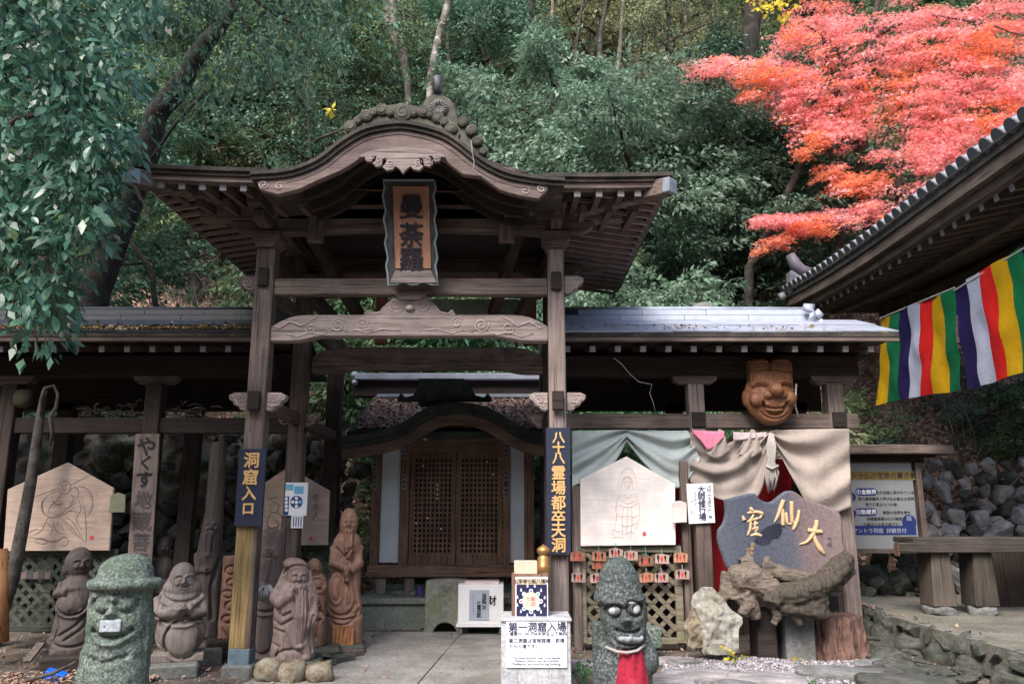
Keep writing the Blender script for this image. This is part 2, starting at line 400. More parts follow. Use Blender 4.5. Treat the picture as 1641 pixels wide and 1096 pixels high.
# dark stones filling between border and kerb
for i in range(70):
    y = rnd.uniform(6.6, 10.8); x = 4.15 + rnd.uniform(-.3, .35) - .12 * (9 - y) * .3
    s = rnd.uniform(.07, .17)
    piece('border_stone', ROCKS_A[i % 6], lower, (x, y, .03), (0, 0, rnd.random() * 6), (s * 1.4, s, s * .5), stone_dark)

# dry stone wall on the right at the foot of the slope
wall = thing('boulder_wall', 'piled grey boulder wall at the foot of the leafy slope beside the notice board', 'stone wall', (6, 13, 0))
def boulder_wall(parent, px0, px1, py0, py1, Y, size, mats, n, lean=.35, name='boulder', jit=.5):
    y = py1; row = 0
    pts = []
    while y > py0:
        step = size * FPX / Y * rnd.uniform(.8, 1.05); x = px0 + (row % 2) * step * .5
        while x < px1:
            w = step * rnd.uniform(.75, 1.45)
            pts.append((x + w / 2, y - rnd.uniform(-.2, .2) * step, w)); x += w * .93
        y -= step * .62; row += 1
    for i, (x, yy, w) in enumerate(pts):
        Yk = Y + lean * (py1 - yy) / FPX * Y; p = at(x, yy, Yk); s = w * Y / FPX * .62
        piece(name, ROCKS_A[rnd.randrange(6)], parent, (p.x, p.y + rnd.uniform(-.06, .06), p.z), (rnd.uniform(-.4, .4), rnd.uniform(-.6, .6), rnd.random() * 6),
              (s * rnd.uniform(.9, 1.2), s * .8, s * rnd.uniform(.62, .95)), rnd.choice(mats))
stone_pale = speck('pale_lilac_stone', [(.20, .19, .195), (.34, .315, .32), (.48, .45, .455)], 1.6, 22, .9, .7, .03)
boulder_wall(wall, 1470, 1700, 745, 935, 12.9, .36, [stone_grey, stone_pale, stone_pale, stone_dark], 60)
under = thing('mossy_stone_footing', 'dark mossy stones stacked under the notice board', 'stone wall', (5.2, 12.6, 0))
boulder_wall(under, 1372, 1490, 880, 962, 12.5, .42, [stone_dark], 20)
# cave face behind the left wing: rough rock
def rockface(name, label, x0, x1, z1, Y, mat, seed, n=(90, 60), amp=.35):
    V = []; Fq = []
    for j in range(n[1]):
        for i in range(n[0]):
            x = x0 + (x1 - x0) * i / (n[0] - 1); z = z1 * j / (n[1] - 1)
            p = Vector((x, z, seed))
            d = noise.fractal(p * 1.1, 1.0, 2.1, 5) * amp + abs(noise.noise(p * 3.2)) * .22 + noise.cell(p * 2.6) * .05
            V.append((x, Y + .3 * z / z1 - d, z))
    for j in range(n[1] - 1):
        for i in range(n[0] - 1):
            a = j * n[0] + i; Fq.append((a, a + 1, a + n[0] + 1, a + n[0]))
    o = npmesh(name, V, Fq, mat, smooth=False); tag(o, kind='structure'); return o
cave = speck('dark_cave_rock', [(.07, .065, .05), (.15, .14, .115), (.25, .235, .2)], 3.5, 22, 1, .9, .05, moss=(.05, .07, .035), mossamt=.5)
rockface('cave_rock_face', '', -9.5, -2.6, 3.0, 12.3, cave, 2.0, (140, 70))
cw_ = thing('cave_stones', 'rough damp stones of the cave mouth wall behind the left pavilion', 'rock wall', (-5.5, 12.0, 0))
cave_b = speck('brown_damp_rock', [(.06, .055, .045), (.14, .125, .10), (.22, .20, .165)], 3.5, 22, 1, .9, .05)
boulder_wall(cw_, -60, 560, 690, 935, 11.95, .30, [cave_b, stone_dark, cave_b], 0)
rockface('rock_bank', '', .15, 5.2, 2.2, 13.3, cave, 5.0, (90, 50))
# ------------------------------------------------------------------ the gate
XL, XR = -2.69, .48; XC = (XL + XR) / 2; PW = .19
Y1, Y2, Y3 = 8.4, 10.0, 12.1
gate = thing('temple_gate', 'weathered timber gate with a curved gable roof over the path', 'gate', (XC, Y1, 0))
def skew(x): return -.018 * (x - XC)
pill = []
for (x, y, h, m_, w) in ((XL, Y1, 4.42, wood_z, .2), (XR, Y1, 4.42, wood_pale_z, .18), (XL - .0, Y2, 4.6, wood_z, .2), (XR + .02, Y2, 4.6, wood_dark_z, .2),
                   (XL - .02, Y3, 4.2, wood_dark_z, .22), (XR + .05, Y3, 4.2, wood_dark_z, .22)):  # shade of the rear pillars put into darker wood, lit ones stay lighter
    p = MB().bb(x - w / 2, x + w / 2, y - w / 2, y + w / 2, .12, h).build('pillar', m_, gate, bevel=.014)
    MB().bb(x - w / 2 - .05, x + w / 2 + .05, y - w / 2 - .05, y + w / 2 + .05, -.02, .13).build('base_stone', stone_grey, p, bevel=.02)
    pill.append(p)
shoe = flat('blue_grey_metal_shoe', (.20, .28, .34), .4, .5, .3, 12, .5)
for k in (0, 1):
    x = (XL, XR)[k]; w = (.2, .18)[k]
    MB().bb(x - w / 2 - .006, x + w / 2 + .006, Y1 - w / 2 - .006, Y1 + w / 2 + .006, .1, .28).build('metal_shoe', shoe, pill[k], bevel=.01)
# yellowed lower face of the left pillar is bare new wood let into the front
newwood = wood('yellowed_repair_wood', (.27, .19, .085), (.17, .115, .05), 'z', stain=.5, stainc=(.09, .075, .03))
MB().bb(XL - .103, XL + .07, Y1 - .106, Y1 - .0985, .28, 1.52).build('repair_board', newwood, pill[0])

def spiral(cx, cz, r, turns=1.6, a0=0, sgn=1, n=22):
    return [(cx + r * (1 - .86 * i / n) * math.cos(a0 + sgn * turns * 2 * math.pi * i / n), cz + r * (1 - .86 * i / n) * math.sin(a0 + sgn * turns * 2 * math.pi * i / n)) for i in range(n + 1)]
carveline = flat('carved_groove_shade', (.10, .075, .07), .9)
carvepale = wood('carved_wood_ridge', (.38, .31, .30), (.26, .2, .19), 'x', stain=.2)
def roll(mb, pts, y, r):      # a raised round bead following a carved line
    mb.tube([(p[0], y, p[1]) for p in pts], [r * (.5 + .5 * math.sin(math.pi * min(1, (i + .6) / len(pts)))) for i in range(len(pts))], 5)
def nose(x, y, z, sgn, parent, s=1.0, mat=wood_pale):
    """carved cloud-shaped beam end (kibana) pointing sgn along X"""
    o = [(0, .09), (.13, .09), (.185, .065), (.175, .02), (.14, .0), (.125, -.035), (.085, -.045), (.07, -.075), (.03, -.09), (0, -.08)]
    pts = [(x + sgn * a * s, z + b * s) for a, b in o]
    n_ = MB().prism(pts, y - .055 * s, y + .055 * s).build('carved_beam_end', mat, parent, bevel=.008)
    sw = MB(); roll(sw, spiral(x + sgn * .085 * s, z + .025 * s, .05 * s, 1.7, 0 if sgn > 0 else math.pi, sgn), y - .056 * s, .007 * s)
    roll(sw, [(x + sgn * .01 * s, z - .03 * s), (x + sgn * .05 * s, z - .045 * s), (x + sgn * .09 * s, z - .03 * s), (x + sgn * .15 * s, z + .07 * s)], y - .056 * s, .006 * s)
    sw.build('scroll', carvepale, n_, smooth=True)
def wedge(x, y, z, parent, w=.085, h=.19):
    MB().bb(x - w / 2, x + w / 2, y - .05, y + .02, z - h / 2, z + h / 2).build('wedge_block', wood_dark, parent, bevel=.008)
ZU = 4.0     # upper tie beam
b = MB().bb(XL + .1, XR - .09, Y1 - .06, Y1 + .06, Zat(472, Y1 - .06), Zat(446, Y1 - .06)).build('tie_beam', wood_x, gate, bevel=.01)
nose(XL - .1, Y1, Zat(459, Y1), -1, b, 1.15, wood_x); nose(XR + .09, Y1, Zat(459, Y1), 1, b, 1.15, wood_pale)
wedge(XL, Y1 - .1, Zat(449, Y1), b, .11, .2); wedge(XR, Y1 - .09, Zat(455, Y1), b, .11, .2)
# rainbow beams
def rainbow(y, xl, xr, z0, z1, mat, relief=True):
    L = xr - xl; top = []; bot = []
    for i in range(31):
        t = i / 30; e = min(t, 1 - t)
        top.append((xl + L * t, z1 - .13 * (1 - min(1, e / .13)) ** 2.2))
        bot.append((xl + L * t, z0 + .055 * sstep(.08, .2, e)))
    o = MB().prism(bot + top[::-1], y - .07, y + .07).build('rainbow_beam', mat, gate, bevel=.012)
    sw = MB(); H = z1 - z0; zc = (z0 + z1) / 2
    for s_ in (-1, 1):
        X = lambda d: (xl + d) if s_ < 0 else (xr - d)
        roll(sw, [(X(.02), z0 + .16), (X(.1), zc + .0), (X(.2), zc + .07), (X(.33), zc + .02), (X(.42), zc + .09), (X(.5), zc + .13)], y - .072, .012)
        roll(sw, spiral(X(.43), zc + .0, .075, 1.7, 1.2, -s_), y - .072, .009)
        roll(sw, spiral(X(.72), zc + .03, .085, 1.9, .4, -s_), y - .072, .010)
        roll(sw, spiral(X(.98), zc + .06, .065, 1.6, .4, s_), y - .072, .009)
        roll(sw, [(X(.8), zc - .05), (X(.92), zc - .02), (X(1.04), zc - .06), (X(1.2), zc - .01), (X(1.4), zc - .035)], y - .072, .008)
        roll(sw, [(X(.16), z0 + .08), (X(.3), z0 + .05), (X(.42), z0 + .1), (X(.55), z0 + .07), (X(.66), z0 + .13)], y - .072, .008)
    sw.build('scroll_carving', carvepale if mat is wood_pale else wood_x, o, smooth=True)
    return o
rb = rainbow(Y1, XL + .1, XR - .09, Zat(549, Y1), Zat(507, Y1), wood_pale)
rainbow(Y2, Xat(500, Y2, 3.2), XR - .08, Zat(600, Y2), Zat(558, Y2), wood_x)
# frog-leg strut on the rainbow beam
def kaerumata(cx, z0, w, h, y, mat, parent, name='frog_leg_strut', block=True):
    o = [(-.5, 0), (-.5, .1), (-.46, .28), (-.42, .12), (-.33, .2), (-.27, .5), (-.2, .72), (-.1, .72), (0, .62), (.1, .72), (.2, .72), (.27, .5), (.33, .2), (.42, .12), (.46, .28), (.5, .1), (.5, 0)]
    k = MB().prism([(cx + a * w, z0 + b_ * h) for a, b_ in o], y - .04, y + .04).build(name, mat, parent, bevel=.008)
    sw = MB()
    for s_ in (-1, 1):
        roll(sw, spiral(cx + s_ * .16 * w, z0 + .44 * h, .1 * w, 1.6, .5, s_), y - .042, .008)
        roll(sw, [(cx + s_ * .48 * w, z0 + .2 * h), (cx + s_ * .42 * w, z0 + .06 * h), (cx + s_ * .34 * w, z0 + .12 * h), (cx + s_ * .28 * w, z0 + .42 * h)], y - .042, .007)
    sw.tube([(cx - .03, y - .04, z0 + .3 * h), (cx, y - .06, z0 + .3 * h), (cx + .03, y - .04, z0 + .3 * h)], .035, 8)
    sw.build('scroll', carvepale if mat is wood_pale else mat, k, smooth=True)
    if block:
        MB().prism([(cx - .11 * w, z0 + .66 * h), (cx + .11 * w, z0 + .66 * h), (cx + .16 * w, z0 + .84 * h), (cx + .22 * w, z0 + 1.0 * h), (cx - .22 * w, z0 + 1.0 * h), (cx - .16 * w, z0 + .84 * h)], y - .075, y + .075).build('bearing_block', mat, k, bevel=.006)
    return k
kaerumata(XC, Zat(507, Y1), .98, Zat(470, Y1) - Zat(507, Y1), Y1, wood_pale, rb)
# lower brackets and side tie beams
ZB = Zat(645, Y1)
for (x, s0, m_) in ((XL, 1, wood_pale), (XR, 1, wood_pale)):
    bb_ = MB().bar((x, Y1 - .13, ZB), (x, Y2 + .1, ZB - .0), .10, .15).build('side_tie_beam', wood_y, gate, bevel=.01)
    for s_ in (-1, 1): nose(x + s_ * .1, Y1, ZB + .0, s_, bb_, 1.1, m_)
    wedge(x, Y1 - .14, ZB, bb_, .12, .2)
    b3 = MB().bar((x, Y2 - .1, ZB - .02), (x - .0, Y3, ZB - .02), .10, .15).build('side_tie_beam', wood_y, gate, bevel=.01)
    nose(x + .1, Y2, ZB - .02, 1, b3, 1.05, wood_x); nose(x - .1, Y2, ZB - .02, -1, b3, 1.05, wood_x)
MB().bar((XL, Y1 + .1, ZU), (XL, Y3, ZU), .1, .16).build('side_tie_beam', wood_y, gate, bevel=.01)
MB().bar((XR, Y1 + .1, ZU), (XR, Y3, ZU), .1, .16).build('side_tie_beam', wood_y, gate, bevel=.01)
# bracket sets on the pillars
for x in (XL, XR):
    for y in (Y1, Y2):
        k = MB().prism([(x - .09, 4.42), (x + .09, 4.42), (x + .155, 4.52), (x + .155, 4.60), (x - .155, 4.60), (x - .155, 4.52)], y - .15, y + .15).build('bearing_block', wood_x, gate, bevel=.006)
        MB().prism([(x - .42, 4.74), (x - .42, 4.68), (x - .3, 4.605), (x + .3, 4.605), (x + .42, 4.68), (x + .42, 4.74)], y - .06, y + .06).build('bracket_arm', wood_x, k, bevel=.006)
        MB().bar((x, y - .42, 4.68), (x, y + .42, 4.68), .12, .12).build('bracket_arm', wood_y, k, bevel=.006)
# great lintel with arched underside, then purlins
lz0, lz1 = Zat(378, Y1), Zat(338, Y1)
pts = [(XL + .1 + (XR - XL - .2) * i / 20, lz0 + .05 * math.sin(math.pi * i / 20)) for i in range(21)]
MB().prism(pts + [(XR - .1, lz1), (XL + .1, lz1)], Y1 - .08, Y1 + .08).build('curved_lintel', wood_x, gate, bevel=.012)
pts = [(XL + .1 + (XR - XL - .2) * i / 20, 4.24 + .05 * math.sin(math.pi * i / 20)) for i in range(21)]
MB().prism(pts + [(XR - .1, 4.42), (XL + .1, 4.42)], Y2 - .3, Y2 - .16).build('inner_lintel', wood_y, gate, bevel=.012)  # darker wood stands in for the shade inside the gate
for x in (-2.15, -.06):        # struts and noses under the gable ends
    MB().bb(x - .085, x + .085, Y1 - .16, Y1 - .08, Zat(395, Y1), Zat(352, Y1)).build('hanging_strut', wood_z, gate, bevel=.01)
    MB().bb(x - .1, x + .1, 7.55, Y1 - .0, 4.86, 5.02).build('gable_purlin', wood_y, gate, bevel=.01)
for y in (Y1, Y2 + .4): MB().bar((-3.45, y, 4.84), (1.22, y, 4.84), .16, .18).build('purlin', wood_x, gate, bevel=.01)
for x in (XL - .02, XR + .02): MB().bar((x, 7.85, 4.84), (x, 11.2, 4.84), .15, .17).build('purlin', wood_y, gate, bevel=.01)
for x in (XL + .28, XR - .28):   # diagonal braces under the roof, their shade put in by dark wood
    MB().bar((x + (.1 if x < XC else -.1), Y1 + .05, 4.75), (x + (.45 if x < XC else -.45), Y2 - .1, 4.05), .12, .16).build('brace', wood_dark_z, gate, bevel=.01)
    MB().bar((x - .3 * (1 if x < XC else -1), Y1 + .1, 4.45), (x + (.12 if x < XC else -.12), Y2 - .1, 4.0), .12, .16).build('brace', wood_dark_z, gate, bevel=.01)
# rear screen inside: small red framed panel with a carved transom
MB().bb(Xat(618, Y2, 3.9), Xat(850, Y2, 3.9), Y2 + .05, Y2 + .12, Zat(512, Y2), Zat(478, Y2)).build('transom_panel', concrete, gate)
MB().bb(Xat(600, Y2, 3.9), Xat(618, Y2, 3.9), Y2 + .04, Y2 + .14, Zat(550, Y2), Zat(474, Y2)).build('transom_post', wood_red, gate)
MB().bb(Xat(838, Y2, 3.9), Xat(860, Y2, 3.9), Y2 + .04, Y2 + .14, Zat(550, Y2), Zat(474, Y2)).build('transom_post', wood_red, gate)

# --- roof of the gate
EX0, EX1, EY0, EY1 = -3.78, 1.57, 7.5, 11.45
def eavez(x, y): 
    c = max(0, abs(x - XC) / 2.68 - .55) / .45
    return 4.86 + skew(x) + .03 * c * c
RZ = 5.72; RX0, RX1, RYm = -2.4, .2, 9.5
rmb = MB()
def roofpt(x, y, top):
    """hipped roof surface height with a slight sag"""
    dx = min((x - EX0), (EX1 - x)) ; dy = min(y - EY0, EY1 - y); d = max(0, min(dx, dy)) / 1.98
    return eavez(x, y) + (RZ - 4.9) * (d ** 1.25 * .55 + .45 * d * d) + (0.065 if top else 0)
N = 28
for top, mat_, nm in ((True, roofdark, 'roof_covering'), (False, wood_red, 'soffit_board')):
    V = []; Fq = []
    for j in range(N + 1):
        for i in range(N + 1):
            x = EX0 + (EX1 - EX0) * i / N; y = EY0 + (EY1 - EY0) * j / N
            V.append((x, y, roofpt(x, y, top)))
    for j in range(N):
        for i in range(N):
            xm = EX0 + (EX1 - EX0) * (i + .5) / N; ym = EY0 + (EY1 - EY0) * (j + .5) / N
            if abs(xm - XC) < 1.25 and ym < 8.1: continue
            a = j * (N + 1) + i; Fq.append((a, a + 1, a + N + 2, a + N + 1))
    rf = npmesh(nm, V, Fq, mat_, gate, smooth=True)
# layered eave edges
def eave_strip(y0, z0, z1, dy, mat, nm, xs_, side=False):
    mb = MB()
    for a, b_ in zip(xs_, xs_[1:]):
        mb.add([(a, y0, eavez(a, 0) + z0), (b_, y0, eavez(b_, 0) + z0), (b_, y0, eavez(b_, 0) + z1), (a, y0, eavez(a, 0) + z1),
                (a, y0 + dy, eavez(a, 0) + z0), (b_, y0 + dy, eavez(b_, 0) + z0), (b_, y0 + dy, eavez(b_, 0) + z1), (a, y0 + dy, eavez(a, 0) + z1)],
               [(0, 1, 2, 3), (5, 4, 7, 6), (3, 2, 6, 7), (0, 4, 5, 1), (0, 3, 7, 4), (1, 5, 6, 2)])
    return mb.build(nm, mat, gate)
Lx = list(np.linspace(EX0 - .04, -2.45, 14)); Rx = list(np.linspace(.3, EX1 + .04, 14))
for X_ in (Lx, Rx):
    eave_strip(EY0 - .05, .045, .085, .5, roofdark, 'roof_edge', X_)
    eave_strip(EY0 - .02, .005, .043, .4, roofdark, 'roof_edge', X_)
    eave_strip(EY0 + .01, -.05, .003, .12, wood_x, 'eave_board', X_)
# side eave strips
for x, s_ in ((EX0, -1), (EX1, 1)):
    mb = MB(); mb.bar((x, EY0, eavez(x, 0) + .045), (x, EY1, eavez(x, 0) + .045), .09, .075); mb.build('roof_edge', roofdark, gate)
    mb = MB(); mb.bar((x - s_ * .03, EY0, eavez(x, 0) - .025), (x - s_ * .03, EY1, eavez(x, 0) - .025), .07, .06); mb.build('eave_board', wood_y, gate)
# front rafters (run back from the eave) with pale tips
raft = MB().box((0, .45, 0), (.062, .9, .085)).build('rafter', wood_y, None, bevel=.004, base=(0, 0, 0)).data
bpy.data.objects.remove(bpy.data.objects['rafter'])
tip = MB().box((0, 0, 0), (.066, .006, .088)); tipm = bpy.data.meshes.new('rafter_tip'); tipm.from_pydata(tip.v, [], tip.f); tipm.materials.append(whitetip)
for px in list(range(258, 420, 33)) + [895, 925, 960, 995, 1022]:
    p = at(px, 306, EY0 + .06)
    z = eavez(p.x, 0) - .08
    r_ = piece('rafter', raft, gate, (p.x, EY0 + .06, z), (.12, 0, 0))
    t_ = piece('rafter_tip', tipm, r_, (0, 0, 0)); t_.location = (0, -.003, 0)
for k in range(18):       # inner tier, darker, all across
    x = -3.3 + k * (4.6 / 17)
    if abs(x - XC) < 1.05: continue
    piece('rafter', raft, gate, (x, EY0 + .42, eavez(x, 0) - .11), (.1, 0, 0))
# side rafters seen from beneath on both flanks
sr = MB().box((-.5, 0, .012), (1.0, .05, .034)); srm = bpy.data.meshes.new('side_rafter'); srm.from_pydata(sr.v, [], sr.f); srm.materials.append(wood_pale)
st = MB().box((0, 0, .012), (.006, .054, .05)); stm = bpy.data.meshes.new('rafter_tip'); stm.from_pydata(st.v, [], st.f); stm.materials.append(whitetip)
for k in range(18):
    y = EY0 + .4 + k * .21
    for x, s_ in ((EX1 - .04, 1), (EX0 + .04, -1)):
        z = eavez(x, 0) - .075
        r_ = piece('rafter', srm, gate, (x, y, z), (0, .14, 0 if s_ > 0 else math.pi))
        t_ = piece('rafter_tip', stm, r_, (0, 0, 0)); t_.location = (.004, 0, 0)
# hip rafters with metal capped ends
for (cx, s_) in ((EX1, 1), (EX0, -1)):
    z = eavez(cx, 0)
    MB().bar((cx + s_ * .0, EY0 - .06, z - .08), (cx - s_ * .95, EY0 + .95, z + .05), .13, .17).build('hip_rafter', wood_x, gate, bevel=.01)
    capm = MB().bar((cx + s_ * .03, EY0 - .09, z - .08), (cx - s_ * .03, EY0 - .03, z - .075), .14, .15).build('metal_cap', flat('grey_metal_cap', (.20, .225, .26), .5, .4, .3, 9), gate, bevel=.006)
# curved gable (karahafu): measured along its upper edge
TOP = [(402, 276), (448, 273), (479, 266), (510, 252), (541, 228), (572, 209), (603, 199), (648, 195), (702, 207), (733, 223), (764, 247), (795, 266), (826, 277), (873, 284), (905, 286)]
def cr(pts, n=5):     # smooth a measured line
    out = []
    P_ = [pts[0]] + list(pts) + [pts[-1]]
    for i in range(1, len(P_) - 2):
        for k in range(n):
            t = k / n; a, b_, c, d = P_[i - 1], P_[i], P_[i + 1], P_[i + 2]
            out.append(tuple(.5 * ((2 * b_[q]) + (-a[q] + c[q]) * t + (2 * a[q] - 5 * b_[q] + 4 * c[q] - d[q]) * t * t + (-a[q] + 3 * b_[q] - 3 * c[q] + d[q]) * t ** 3) for q in (0, 1)))
    out.append(tuple(pts[-1])); return out
YG = 7.3
tw = [at(a, b_, YG) for a, b_ in cr(TOP)]
topxz = [(p.x, p.z) for p in tw]
def off(pts, d):
    out = []
    for i, p in enumerate(pts):
        a, b_ = pts[max(i - 1, 0)], pts[min(i + 1, len(pts) - 1)]
        dx, dz = b_[0] - a[0], b_[1] - a[1]; l = math.hypot(dx, dz); out.append((p[0] + dz / l * d, p[1] - dx / l * d))
    return out
def strip(pa, pb, y0, y1, nm, mat, **kw): return fixn(MB().prism(list(pa) + list(pb)[::-1], y0, y1).build(nm, mat, gate, **kw))
strip(topxz, off(topxz, .035), YG - .03, 9.0, 'gable_roof_covering', roofdark)
strip(off(topxz, .037), off(topxz, .075), YG, 8.8, 'gable_roof_edge', roofdark)
LOW = [(417, 305), (445, 312), (479, 304), (510, 289), (544, 275), (557, 268), (575, 256), (603, 243), (648, 238), (690, 243), (712, 257), (728, 270), (742, 280), (770, 283), (801, 305), (832, 314), (863, 319), (877, 306)]
lw = [(p.x, p.z) for p in (at(a, b_, YG + .03) for a, b_ in LOW)]
up = off(topxz, .078)
up = [p for p in up if lw[0][0] - .06 <= p[0] <= lw[-1][0] + .02]
bargeboard = strip(up, lw, YG + .03, YG + .11, 'bargeboard', wood('gable_board_wood', (.20, .15, .135), (.13, .092, .085), 'x', stain=.4, crack=.3), bevel=.008)
grv = MB(); g1 = off(topxz, .125)[6:-6]; roll(grv, g1, YG + .028, .006); grv.build('moulding_line', wood_x, bargeboard, smooth=True)
for s_, q in ((1, (868, 303)), (-1, (422, 296))):
    c_ = at(*q, YG + .03); sw = MB(); roll(sw, spiral(c_.x, c_.z, .05, 1.6, 0, s_), YG + .027, .008); roll(sw, spiral(c_.x - s_ * .16, c_.z - .02, .045, 1.2, 1, -s_), YG + .027, .006)
    sw.build('scroll', carvepale, bargeboard, smooth=True)
# soffit of the gable with curved ribs
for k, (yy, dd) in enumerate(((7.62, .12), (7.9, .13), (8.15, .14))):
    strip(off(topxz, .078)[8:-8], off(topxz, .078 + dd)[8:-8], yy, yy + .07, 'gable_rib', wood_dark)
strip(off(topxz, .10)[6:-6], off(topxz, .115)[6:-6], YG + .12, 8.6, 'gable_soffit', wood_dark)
# pendant (gegyo): cut-out cloud scrolls
PD = [(574, 254), (585, 246), (603, 241), (648, 238), (690, 241), (706, 247), (716, 254), (707, 253), (705, 260), (696, 261), (693, 252), (688, 252), (690, 259), (695, 263), (689, 269), (680, 267), (678, 256), (672, 255), (673, 262), (679, 269), (672, 275), (662, 273), (659, 268), (653, 272), (646, 280), (640, 272), (634, 268), (630, 273), (620, 275), (613, 269), (619, 262), (620, 255), (614, 256), (612, 267), (603, 269), (597, 263), (602, 259), (604, 252), (599, 252), (596, 261), (587, 260), (585, 253)]
pd = [(p.x, p.z) for p in (at(a, b_, YG - .0) for a, b_ in PD)]
pen = MB().prism(pd, YG - .02, YG + .026).build('gable_pendant', wood_pale, gate, bevel=.004); fixn(pen)
sw = MB()
for a, b_, r_, s_ in ((607, 257, .035, 1), (626, 262, .04, -1), (688, 257, .035, -1), (670, 262, .04, 1), (596, 252, .025, -1), (700, 252, .025, 1)):
    c_ = at(a, b_, YG - .02); roll(sw, spiral(c_.x, c_.z, r_, 1.5, 0, s_), YG - .022, .006)
sw.build('scroll', carvepale, pen, smooth=True)
# ridge ornaments: mossy bronze clouds on the gable crest
orn = thing('crest_ornament', 'mossy carved cloud ornament with round boss on the crest of the curved gable', 'roof ornament', at(648, 215, 7.35))
def cloudorn(parent, blobs, Y, th, mat):
    for (a, b_, r_) in blobs:
        c_ = at(a, b_, Y); rr = r_ * (c_ - Vector((0, 0, EYE))).length / FPX
        o_ = MB().lathe((0, 0, 0), [(rr, -th / 2), (rr * 1.02, -th / 4), (rr * .97, th / 4), (rr * .85, th / 2 - .008), (rr * .6, th / 2), (0.001, th / 2 + .002)], 20)
        o_.v = [(c_.x + v[0], c_.y - v[2], c_.z + v[1]) for v in o_.v]
        p_ = o_.build('cloud_boss', mat, parent, smooth=False); fixn(p_)
        sw = MB(); roll(sw, spiral(c_.x, c_.z, rr * .8, 1.7, rnd.random() * 6, rnd.choice((-1, 1))), c_.y - th / 2 - .001, .0045)
        sw.build('scroll', mat, p_, smooth=True)
basepts = [(555, 214), (560, 196), (575, 183), (600, 172), (640, 166), (680, 172), (706, 182), (730, 198), (738, 214), (733, 223), (702, 207), (660, 197), (603, 200), (572, 210)]
fixn(MB().prism([(p.x, p.z) for p in (at(a, b_, 7.38) for a, b_ in basepts)], 7.38, 7.46).build('ornament_base', bronze, orn, bevel=.006))
cloudorn(orn, [(561, 203, 10), (573, 194, 7), (587, 186, 10), (598, 181, 7), (612, 176, 10), (626, 181, 7), (645, 180, 15), (663, 182, 7), (678, 179, 10), (689, 184, 7), (701, 188, 10), (712, 196, 7), (723, 206, 10)], 7.37, .05, bronze)
orn2 = thing('ridge_end_ornament', 'ridge end ornament with flower crest and upright prong behind the curved gable', 'roof ornament', at(700, 215, 9.0))
CR = [(678, 165), (684, 155), (700, 149), (718, 156), (728, 166), (733, 185), (738, 200), (752, 205), (765, 215), (775, 235), (782, 262), (760, 262), (740, 240), (700, 225), (672, 225), (670, 190)]
fixn(MB().prism([(p.x, p.z) for p in (at(a, b_, 9.0) for a, b_ in CR)], 9.0, 9.16).build('ornament_plate', bronze, orn2, bevel=.015))
cloudorn(orn2, [(742, 196, 9), (756, 210, 10), (765, 227, 9), (774, 244, 7)], 8.98, .08, bronze)
c_ = at(703, 172, 8.97); fl = MB().disc((c_.x, c_.y, c_.z), .115, 9.0, 24).build('flower_crest', bronze, orn2)
sw = MB()
for k in range(16):
    a = k * math.pi / 8; sw.tube([(c_.x + .035 * math.cos(a), c_.y - .004, c_.z + .035 * math.sin(a)), (c_.x + .1 * math.cos(a), c_.y - .004, c_.z + .1 * math.sin(a))], [.006, .017], 6)
sw.build('petals', stone_grey, fl, smooth=True)
c0, c1 = at(702, 150, 9.02), at(700, 122, 8.96)
MB().tube([c0, c0.lerp(c1, .5), c1], [.05, .042, .04], 12).build('prong', flat('dull_violet_grey', (.10, .09, .11), .5), orn2, smooth=True)
# the short ridge that carries it
MB().bb(XC - .09, XC + .12, 7.5, 9.6, 5.35, 5.62).build('ridge', roofdark, gate)
MB().bb(RX0, RX1, RYm - .12, RYm + .12, RZ - .1, RZ + .1).build('ridge', roofdark, gate)
MB().prism([(RX0, 5.7), (RX1, 5.7), (-.7, 6.0), (-.72, 6.05), (-1.3, 6.05)], 9.2, 9.5).build('ridge', roofdark, gate)
MB().tube([at(755, 225, 7.25), at(757, 245, 7.22), at(760, 262, 7.24), at(758, 272, 7.24), at(772, 282, 7.24)], .006, 5).build('loose_wire', whitetip, gate)

# --- name plaque
def text_mesh(body, size, off_=0.0, extrude=.004, align='CENTER', font_shear=0.0, res=2, linesp=1.0):
    cu = bpy.data.curves.new('lettering', 'FONT'); cu.body = body; cu.size = size; cu.offset = off_; cu.extrude = extrude
    cu.align_x = align; cu.align_y = 'CENTER'; cu.resolution_u = res; cu.shear = font_shear; cu.space_line = linesp
    o = bpy.data.objects.new('lettering', cu); COL.objects.link(o)
    me = bpy.data.meshes.new_from_object(o.evaluated_get(bpy.context.evaluated_depsgraph_get()))
    bpy.data.objects.remove(o); bpy.data.curves.remove(cu); return me
def embolden(me, d):
    """thicken strokes: shifted copies of the glyph, each a hair in front of the last"""
    bm = bmesh.new(); bm.from_mesh(me); src = list(bm.verts) + list(bm.edges) + list(bm.faces); k = 0
    for dx, dy in ((-1, 0), (1, 0), (0, -1), (0, 1), (.7, .7), (-.7, .7)):
        g_ = bmesh.ops.duplicate(bm, geom=src)['geom']; k += 1
        for v in g_:
            if isinstance(v, bmesh.types.BMVert): v.co.x += dx * d; v.co.y += dy * d; v.co.z += .00025 * k
    bm.to_mesh(me); bm.free()
